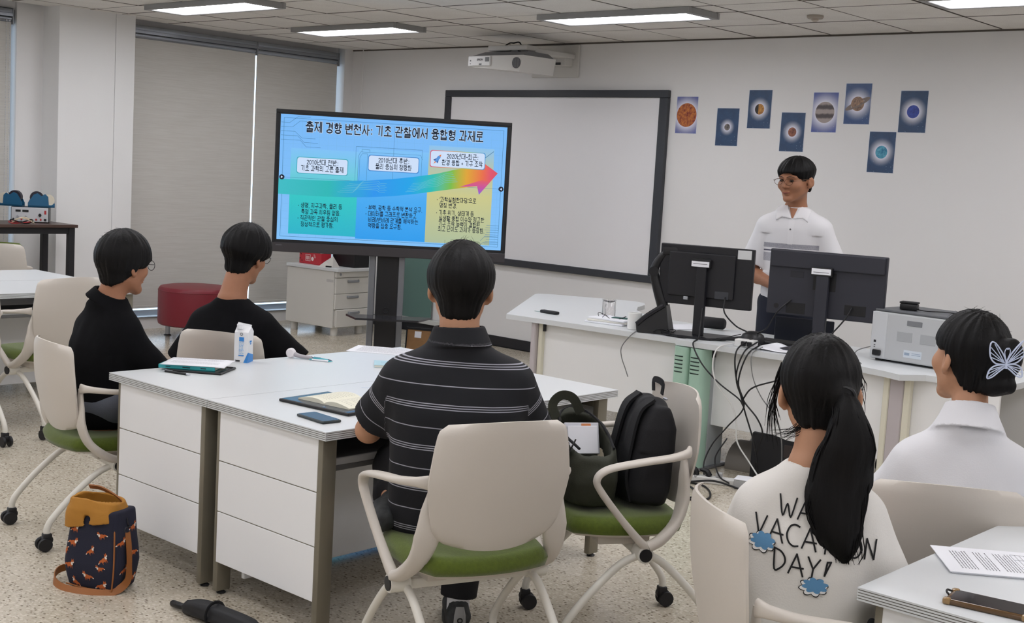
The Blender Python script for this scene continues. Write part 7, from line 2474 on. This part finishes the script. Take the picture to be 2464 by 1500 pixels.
for sgn, wdt in ((-1, 0.135), (1, 0.125)):
    vs, fs = [], []
    n = 14
    for i in range(n + 1):
        u = i / n
        for yy in (-0.095, 0.095):
            vs.append((sgn * u * wdt, yy, page_z(u) + 0.002))
    for i in range(n + 1):
        u = i / n
        for yy in (-0.095, 0.095):
            vs.append((sgn * u * wdt, yy, 0.0))
    K = 2 * (n + 1)
    for i in range(n):
        a = 2 * i
        q = [(a, a + 2, a + 3, a + 1), (K + a + 1, K + a + 3, K + a + 2, K + a), (a, K + a, K + a + 2, a + 2), (a + 1, a + 3, K + a + 3, K + a + 1)]
        fs += q if sgn > 0 else [f[::-1] for f in q]
    fs.append((2 * n, 2 * n + 1, K + 2 * n + 1, K + 2 * n))
    pg = obj('page_block', G().add(vs, fs), m_cream_p, nb_, smooth=True)
    r5 = random.Random(12 + sgn)
    g = G()
    for k in range(11):
        yy = 0.078 - k * 0.0145
        x = 0.016
        while x < wdt - 0.02 - (0.05 * r5.random() if k % 3 == 2 else 0):
            wl = r5.uniform(0.004, 0.011)
            zz = 0.0008
            a, b = page_z(x / wdt) + 0.002 + zz, page_z((x + wl) / wdt) + 0.002 + zz
            dy = r5.uniform(-0.0015, 0.0015)
            q = [(sgn * x, yy + dy, a), (sgn * (x + wl), yy - dy, b), (sgn * (x + wl), yy - dy + 0.0016, b), (sgn * x, yy + dy + 0.0016, a)]
            g.add(q, [(0, 1, 2, 3)] if sgn > 0 else [(3, 2, 1, 0)])
            x += wl + r5.uniform(0.002, 0.004)
    obj('handwriting', g, M('pencil_grey', (128, 126, 118), 0.8), pg)
ph_ = thing('smartphone', 'dark smartphone near the front edge of the middle table', 'phone', (-3.325, 2.762, TZ), rz(-5))
obj('body', G().rbox(-0.080, 0.080, -0.039, 0.039, 0.0, 0.0095, 0.0045, 3), M('phone_edge', (44, 52, 54), 0.35), ph_, smooth=True)
obj('screen', G().prism(rrect(0.0765, 0.0355, 0.008), 0.0093, 0.0101), M('phone_glass', (40, 42, 44), 0.12), ph_)
obj('port', G().sweep([(-0.0805, -0.012, 0.005), (-0.0795, -0.012, 0.005)], 0.002, n=8), m_black, ph_)
o = obj('pen_scribble', G().sweep(spline([(-3.72, 3.30, TZ + 0.0003), (-3.69, 3.33, TZ + 0.0003), (-3.655, 3.34, TZ + 0.0003), (-3.62, 3.37, TZ + 0.0003)], 5), 0.0030, 0.0003, n=6, up=(0, 0, 1)), M('faint_blue_ink', (176, 196, 216), 0.6))
tag(o, 'faint blue ink mark on the white tabletop', 'ink mark')

# --- right table: printed sheets, blue card, brown-cased phone
o = thing('printed_sheets', 'stack of printed sheets on the bottom right table', 'papers', (-1.075, 3.055, TZ), rz(36))
obj('sheet', G().rbox(-0.155, 0.155, -0.108, 0.108, 0.004, 0.0065, 0.0008, 1), m_paper, o)
obj('under_sheets', G().rbox(-0.150, 0.152, -0.104, 0.106, 0.0, 0.0045, 0.0008, 1), m_paper, o)
for k, (a, b) in enumerate(((0.118, 6), (0.062, 5), (0.014, 6))):
    obj('text_block', G().add([(-v[0], v[1], v[2]) for v in text_rows(-0.075, 0.075, a, b, 0.0072, 0.0022, 20 + k, z=0.0069, vertical=True).v], [(0, 1, 2, 3)] and text_rows(-0.075, 0.075, a, b, 0.0072, 0.0022, 20 + k, z=0.0069, vertical=True).f), m_ink, o)
g = G()
for k in range(9):
    x = 0.030 + k * 0.011
    g.box(x, x + 0.0008, -0.075, 0.075, 0.0065, 0.0069)
for yy in (-0.075, -0.03, 0.03, 0.0745):
    g.box(0.030, 0.119, yy, yy + 0.0008, 0.0065, 0.0069)
obj('table_grid', g, m_ink, o)
o = obj('pale_blue_card', G().rbox(-0.10, 0.10, -0.07, 0.07, 0.0, 0.002, 0.0006, 1), M('card_blue', (170, 206, 212), 0.6), loc=(-1.00, 3.135, TZ), rotz=rz(20))
tag(o, 'pale blue card under the sheets on the bottom right table', 'card')
o.location.z = TZ
ph2 = thing('smartphone', 'phone in a brown transparent case, bottom right corner', 'phone', (-0.975, 2.705, TZ), rz(9))
obj('case', G().rbox(-0.088, 0.088, -0.045, 0.045, 0.0, 0.0125, 0.005, 3), M('amber_case', (92, 68, 42), 0.15, spec=0.6), ph2, smooth=True)
obj('screen', G().prism(rrect(0.079, 0.037, 0.009), 0.0123, 0.0131), M('phone_dark_glass', (34, 28, 30), 0.1), ph2)
for sx in (-1, 1):
    for sy in (-1, 1):
        obj('corner_bumper', G().rbox(sx * 0.082 - 0.009, sx * 0.082 + 0.009, sy * 0.039 - 0.009, sy * 0.039 + 0.009, -0.0, 0.0148, 0.005, 2), M('clear_bumper', (150, 120, 80), 0.12, spec=0.6), ph2, smooth=True)
obj('case_lug', G().sweep(spline([(-0.088, 0.030, 0.010), (-0.096, 0.020, 0.014), (-0.094, 0.006, 0.013), (-0.088, 0.0, 0.010)], 4), 0.0025, n=6), m_black, ph2, smooth=True)

# ================================================================ BAGS
# --- fox-print cooler bag on the floor
m_navy = M('navy_canvas', (32, 34, 52), 0.85, bump=(300, 0.2))
m_cam = M('camel_leather', (150, 92, 44), 0.55, bump=(160, 0.1))
m_mus = M('mustard_lining', (176, 122, 44), 0.7, bump=(40, 0.25))
fxY = 22
fb_ = thing('fox_print_bag', 'navy roll-top bag printed with orange foxes, standing on the floor by the table', 'bag', (-4.10, 2.405, 0), rz(fxY))


def fbag(p):
    z = np.clip(p[:, 2], 0, 0.34)
    k = z / 0.34
    w = np.interp(k, [0, 0.3, 0.8, 1], [0.105, 0.120, 0.105, 0.100])
    d = np.interp(k, [0, 0.3, 0.8, 1], [0.078, 0.085, 0.072, 0.064])
    X = np.abs(p[:, 0] - 0.015 * k) / w
    Y = np.abs(p[:, 1] + 0.01 * k) / d
    q = (X ** 5 + Y ** 5 + 1e-9) ** (1 / 5)
    e = (q - 1) * d * 0.9
    e = smax(e, np.maximum(-p[:, 2] + 0.004, p[:, 2] - 0.285 - 0.02 * p[:, 0] / 0.1), 0.012)
    return e + 0.003 * vnoise(p * 14)


mb = sdf_mesh('canvas_body', fbag, (-0.17, -0.13, -0.01), (0.17, 0.13, 0.36), 0.006)
bo = obj('canvas_body', mb, m_navy, fb_)


def fcuff(p):
    k = np.clip((p[:, 2] - 0.24) / 0.12, 0, 1)
    X = np.abs(p[:, 0] + 0.008) / np.interp(k, [0, 0.5, 1], [0.101, 0.096, 0.082])
    Y = np.abs(p[:, 1] + 0.018 + 0.004 * k) / np.interp(k, [0, 0.5, 1], [0.071, 0.066, 0.048])
    q = (X ** 4 + Y ** 4 + 1e-9) ** 0.25
    e = (q - 1) * 0.06
    top = 0.345 - 0.20 * np.maximum(0, p[:, 0] * 0.8 + 0.01) + 0.012 * vnoise(p * 18)
    bot = 0.245 + 0.03 * (p[:, 0] < 0) * 0 + 0.02 * np.sin(p[:, 0] * 14)
    e = np.maximum(np.abs(e) - 0.0045, np.maximum(p[:, 2] - top, bot - p[:, 2]))
    return e + 0.004 * vnoise(p * 22)


obj('folded_lining', sdf_mesh('folded_lining', fcuff, (-0.15, -0.14, 0.2), (0.14, 0.09, 0.40), 0.005), m_mus, fb_)
obj('lining_inside', G().rbox(-0.075, 0.07, -0.055, 0.025, 0.26, 0.285, 0.01, 2), M('dark_lining', (84, 56, 34), 0.8), fb_)
obj('top_stiffener', G().ribbon(spline([(-0.085, 0.030, 0.355), (-0.03, 0.036, 0.352), (0.05, 0.03, 0.325), (0.082, 0.02, 0.30)], 5), 0.020, (0, 0.8, 0.6), 0.005), m_cam, fb_)
bvb = BVHTree.FromPolygons([v.co[:] for v in mb.vertices], [p.vertices[:] for p in mb.polygons])
m_fox = M('fox_orange', (186, 96, 46), 0.8)
m_foxw = M('fox_white', (232, 224, 214), 0.8)


def ell2(cx, cy, a, b, r, n=14):
    return [(cx + a * math.cos(t_) * math.cos(r) - b * math.sin(t_) * math.sin(r), cy + a * math.cos(t_) * math.sin(r) + b * math.sin(t_) * math.cos(r)) for t_ in np.linspace(0, 2 * PI, n + 1)[:-1]]


def fox(cx, cy, s, fl, rot):
    c_, s_ = math.cos(rot), math.sin(rot)
    T = lambda P_: [(cx + (x * fl * c_ - y * s_) * s, cy + (x * fl * s_ + y * c_) * s) for x, y in P_]
    body = [T(ell2(0, 0, 0.55, 0.30, 0.15)), T(ell2(0.52, 0.36, 0.26, 0.22, 0.3)), T([(0.36, 0.50), (0.42, 0.80), (0.54, 0.54)]), T([(0.56, 0.54), (0.70, 0.78), (0.74, 0.48)]), T([(0.25, -0.1), (0.35, -0.65), (0.45, -0.1)]), T([(-0.45, -0.1), (-0.38, -0.62), (-0.25, -0.15)]), T([(0.02, -0.1), (0.12, -0.62), (0.2, -0.1)]), T(ell2(-0.72, 0.02, 0.36, 0.13, 0.5))]
    white = [T(ell2(0.42, 0.12, 0.16, 0.22, 0.2)), T(ell2(0.66, 0.30, 0.13, 0.09, 0.2)), T(ell2(-0.98, -0.12, 0.12, 0.08, 0.5))]
    return body, white


def print_foxes(spots, O, U, N):
    for cx, cz, s, fl, rt in spots:
        b, wh = fox(cx, cz, s * 1.15, fl, rt)
        for nm, pl, mm, lf in (('fox_print', b, m_fox, 0.0012), ('fox_print_white', wh, m_foxw, 0.0018)):
            vs, fs = tri2d(pl)
            obj(nm, decal(bvb, vs, fs, O, U, (0, 0, 1), N, lf, 0.01), mm, bo, smooth=True)


print_foxes([(-0.055, 0.225, 0.020, 1, 0.2), (-0.06, 0.175, 0.023, 1, 0.0), (0.02, 0.155, 0.020, 1, 0.5), (-0.072, 0.092, 0.024, 1, 0.1), (0.005, 0.058, 0.023, -1, 0.0), (-0.05, 0.028, 0.021, -1, -0.5), (0.06, 0.215, 0.02, -1, 0.2), (0.075, 0.13, 0.022, 1, 0.6), (0.06, 0.095, 0.018, -1, 0.2), (0.065, 0.028, 0.024, 1, 0.2), (-0.095, 0.14, 0.018, -1, 0.9)], (0, 0, 0), (1, 0, 0), (0, -1, 0))
print_foxes([(-0.045, 0.19, 0.021, 1, 0.2), (0.02, 0.14, 0.022, -1, 0.0), (-0.03, 0.085, 0.021, 1, 0.3), (0.03, 0.04, 0.021, 1, 0.0), (0.02, 0.235, 0.022, 1, 0.1)], (0, 0, 0), (0, 1, 0), (1, 0, 0))
print_foxes([(0.03, 0.16, 0.02, 1, 0.7), (0.0, 0.08, 0.02, -1, 0.4)], (0, 0, 0), (0, -1, 0), (-1, 0, 0))
obj('corner_piping', G().sweep(spline([(0.100, -0.071, 0.012), (0.113, -0.079, 0.10), (0.110, -0.074, 0.20), (0.103, -0.066, 0.25)], 5), 0.003, n=6).sweep(spline([(-0.100, -0.071, 0.012), (0.0, -0.080, 0.010), (0.100, -0.071, 0.012)], 4), 0.003, n=6), m_cam, fb_, smooth=True)
st_ = obj('shoulder_strap', G().ribbon(spline([(0.118, -0.012, 0.225), (0.130, -0.016, 0.17), (0.136, -0.020, 0.10), (0.130, -0.024, 0.04), (0.10, -0.07, 0.009), (0.02, -0.105, 0.007), (-0.08, -0.110, 0.008), (-0.155, -0.070, 0.014), (-0.185, -0.01, 0.030), (-0.16, 0.045, 0.035), (-0.11, 0.06, 0.03)], 6),
                                       0.028, [np.array(v) for v in spline([(1, 0, 0), (1, 0, 0), (1, 0, 0.05), (0.9, -0.4, 0.2), (0.3, -0.9, 0.5), (0, -0.75, 0.7), (-0.4, -0.8, 0.5), (-0.9, -0.5, 0.2), (-1, 0.1, 0.1), (-0.6, 0.8, 0.1), (0, 1, 0.1)], 6)], 0.0035), m_cam, fb_, smooth=True)
obj('snap_hook', G().sweep(spline([(0.112, -0.012, 0.275), (0.120, -0.014, 0.262), (0.119, -0.008, 0.245), (0.112, -0.010, 0.25), (0.110, -0.012, 0.268)], 4, True), 0.004, n=6, closed=True), M('gunmetal', (58, 58, 64), 0.35, metal=0.7), st_, smooth=True)
obj('d_ring', G().sweep([(0.119, -0.012 + 0.017 * math.cos(a), 0.232 + 0.010 * math.sin(a)) for a in np.linspace(0, 2 * PI, 17)[:-1]], 0.0026, n=6, closed=True), MATS['gunmetal'], st_, smooth=True)

# --- black folded umbrella under the table
um = thing('folded_umbrella', 'folded black umbrella lying on the floor at the table leg', 'umbrella', (-3.705, 2.475, 0), rz(4))
m_umb = M('umbrella_black', (26, 27, 31), 0.6)
n = 16
pts = [(0.03, 0, 0.02), (0.06, 0, 0.026), (0.12, 0, 0.034), (0.24, 0, 0.038), (0.36, 0, 0.036), (0.44, 0, 0.028)]
g = G()
P_ = spline(pts, 4)
vs = []
for i, p in enumerate(P_):
    r = np.interp(i / (len(P_) - 1), [0, 0.15, 0.5, 0.85, 1], [0.010, 0.022, 0.034, 0.032, 0.020])
    for j in range(n):
        a = 2 * PI * j / n
        rr_ = r * (1 + 0.16 * math.sin(5 * a + i * 0.25))
        vs.append((p[0], p[1] + rr_ * math.cos(a), max(0.0015, p[2] + rr_ * math.sin(a))))
fs = [(i * n + j, i * n + (j + 1) % n, (i + 1) * n + (j + 1) % n, (i + 1) * n + j) for i in range(len(P_) - 1) for j in range(n)] + [tuple(range(n))[::-1], tuple((len(P_) - 1) * n + j for j in range(n))]
obj('canopy', g.add(vs, fs), m_umb, um, smooth=True, angle=180)
obj('handle', G().sweep([(-0.035, 0, 0.016), (-0.028, 0, 0.016), (0.02, 0, 0.018), (0.035, 0, 0.020)], [0.010, 0.0125, 0.0115, 0.009], n=12), m_black, um, smooth=True)
obj('strap', G().sweep([(0.20, 0.040 * math.cos(a), 0.0405 + 0.0395 * math.sin(a)) for a in np.linspace(0, 2 * PI, 17)[:-1]], 0.006, 0.0015, n=6, closed=True), m_umb, um, smooth=True)

# --- bags on the chair
BCX, BCY, BYAW = -2.62, 3.52, 147
m_bpk = M('black_backpack', (16, 16, 20), 0.8, bump=(220, 0.2))
m_olv = M('olive_canvas', (52, 54, 44), 0.8, bump=(240, 0.2))
bp_ = thing('black_backpack', 'black backpack standing on the chair against its back', 'backpack', (BCX, BCY, 0.472), rz(BYAW))


def fpack(p):
    z = p[:, 2]
    k = np.clip(z / 0.40, 0, 1)
    w = np.interp(k, [0, 0.15, 0.7, 0.92, 1], [0.155, 0.165, 0.150, 0.115, 0.08])
    cy = -0.085 - 0.045 * k
    d = np.interp(k, [0, 0.2, 0.7, 1], [0.075, 0.085, 0.068, 0.03])
    X, Y = np.abs(p[:, 0] - 0.01) / w, np.abs(p[:, 1] - cy) / d
    q = (X ** 3.2 + Y ** 3.2 + 1e-9) ** (1 / 3.2)
    e = smax((q - 1) * d * 0.85, np.maximum(-z + 0.003, z - 0.375), 0.03)
    return e + 0.005 * vnoise(p * np.array([13, 13, 7.0])) + 0.003 * np.sin(p[:, 0] * 60) * (k > 0.5)


obj('main_pack', sdf_mesh('main_pack', fpack, (-0.22, -0.26, -0.01), (0.22, 0.06, 0.46), 0.007), m_bpk, bp_)
obj('top_handle', G().ribbon(spline([(-0.03, -0.15, 0.385), (-0.03, -0.15, 0.425), (0.05, -0.15, 0.425), (0.05, -0.15, 0.385)], 5), 0.022, (0, 1, 0.1), 0.004), m_bpk, bp_, smooth=True)
obj('zip_pull', G().rbox(-0.09, -0.065, -0.15, -0.14, 0.375, 0.383, 0.002, 1), m_silver, bp_)
for s in (-0.06, 0.07):
    obj('shoulder_strap', G().ribbon(spline([(s, -0.105, 0.375), (s, -0.055, 0.33), (s * 1.1, -0.028, 0.22), (s * 1.25, -0.012, 0.10), (s * 1.4, -0.03, 0.02)], 5), 0.05, (0, 1, 0.2), 0.010), m_bpk, bp_, smooth=True)

ob = thing('olive_shoulder_bag', 'open olive canvas bag with papers inside, on the chair beside the backpack', 'bag', (BCX, BCY, 0.474), rz(BYAW))


def fol(p):
    z = p[:, 2]
    k = np.clip(z / 0.30, 0, 1)
    cx, cy = 0.035, 0.105
    w = np.interp(k, [0, 0.3, 0.8, 1], [0.170, 0.190, 0.175, 0.160])
    d = np.interp(k, [0, 0.3, 0.8, 1], [0.085, 0.095, 0.085, 0.078])
    X, Y = np.abs(p[:, 0] - cx) / w, np.abs(p[:, 1] - cy) / d
    q = (X ** 2.8 + Y ** 2.8 + 1e-9) ** (1 / 2.8)
    e = (q - 1) * d * 0.85
    top = 0.235 + 0.055 * np.clip((p[:, 0] - cx) / 0.19, -1, 1) + 0.012 * vnoise(p * 9)
    e = smax(e, np.maximum(-z + 0.003, z - top), 0.012)
    inner = smax((q - 1) * d * 0.85 + 0.008, 0.13 - z, 0.01)
    e = smax(e, -inner, 0.004)
    return e + 0.007 * vnoise(p * np.array([11, 11, 8.0]) + 3) + 0.003 * vnoise(p * 26)


ob_me = sdf_mesh('canvas_body', fol, (-0.20, -0.02, -0.01), (0.27, 0.24, 0.36), 0.007)
obj('canvas_body', ob_me, m_olv, ob)
obj('rim_piping', G().sweep(spline([(-0.10, 0.165, 0.205), (0.03, 0.185, 0.235), (0.16, 0.16, 0.275), (0.205, 0.105, 0.29), (0.16, 0.05, 0.28), (0.03, 0.025, 0.24), (-0.10, 0.04, 0.205)], 6), 0.005, n=6), m_bpk, ob, smooth=True)
obj('carry_strap', G().ribbon(spline([(0.13, 0.175, 0.25), (0.14, 0.195, 0.31), (0.14, 0.165, 0.345), (0.14, 0.12, 0.335), (0.15, 0.085, 0.28)], 6), 0.034, (1, 0, 0.1), 0.004), m_olv, ob, smooth=True)
obj('hanging_strap', G().ribbon(spline([(-0.06, 0.195, 0.215), (-0.04, 0.215, 0.12), (0.02, 0.222, 0.03), (0.05, 0.235, -0.03), (0.10, 0.25, -0.10), (0.17, 0.25, -0.09), (0.20, 0.22, -0.03)], 6), 0.036, [np.array(v) for v in spline([(0, 1, 0), (0, 1, 0), (0, 1, 0), (0, 1, 0.2), (0, 0.7, 0.7), (0.4, 0.7, 0.6), (0.8, 0.5, 0)], 6)], 0.004), m_olv, ob, smooth=True)
obj('strap_buckle', G().rbox(-0.085, -0.045, 0.196, 0.206, 0.185, 0.225, 0.003, 1), m_black, ob)
obj('zip_pull', G().ribbon([(-0.085, 0.175, 0.235), (-0.09, 0.198, 0.19), (-0.092, 0.205, 0.16)], 0.008, (0, 1, 0), 0.003), m_black, ob)
o = thing('papers_in_bag', 'pale papers and folder sticking out of the olive bag', 'papers', (BCX, BCY, 0.474), rz(BYAW))
Rp = Matrix.Translation((0.06, 0.105, 0.20)) @ Matrix.Rotation(0.35, 4, 'Y')
obj('folder', G().rbox(-0.005, 0.005, -0.065, 0.062, -0.05, 0.062, 0.002, 1, mat=Rp), M('pale_folder', (206, 208, 216), 0.5), o)
obj('sheet', G().rbox(-0.018, -0.014, -0.055, 0.055, -0.05, 0.048, 0.001, 1, mat=Rp), m_paper, o)
obj('orange_tab', G().rbox(-0.0065, -0.0055, -0.035, 0.0, 0.035, 0.058, 0.0003, 1, mat=Rp), M('tab_orange', (206, 132, 84), 0.6), o)
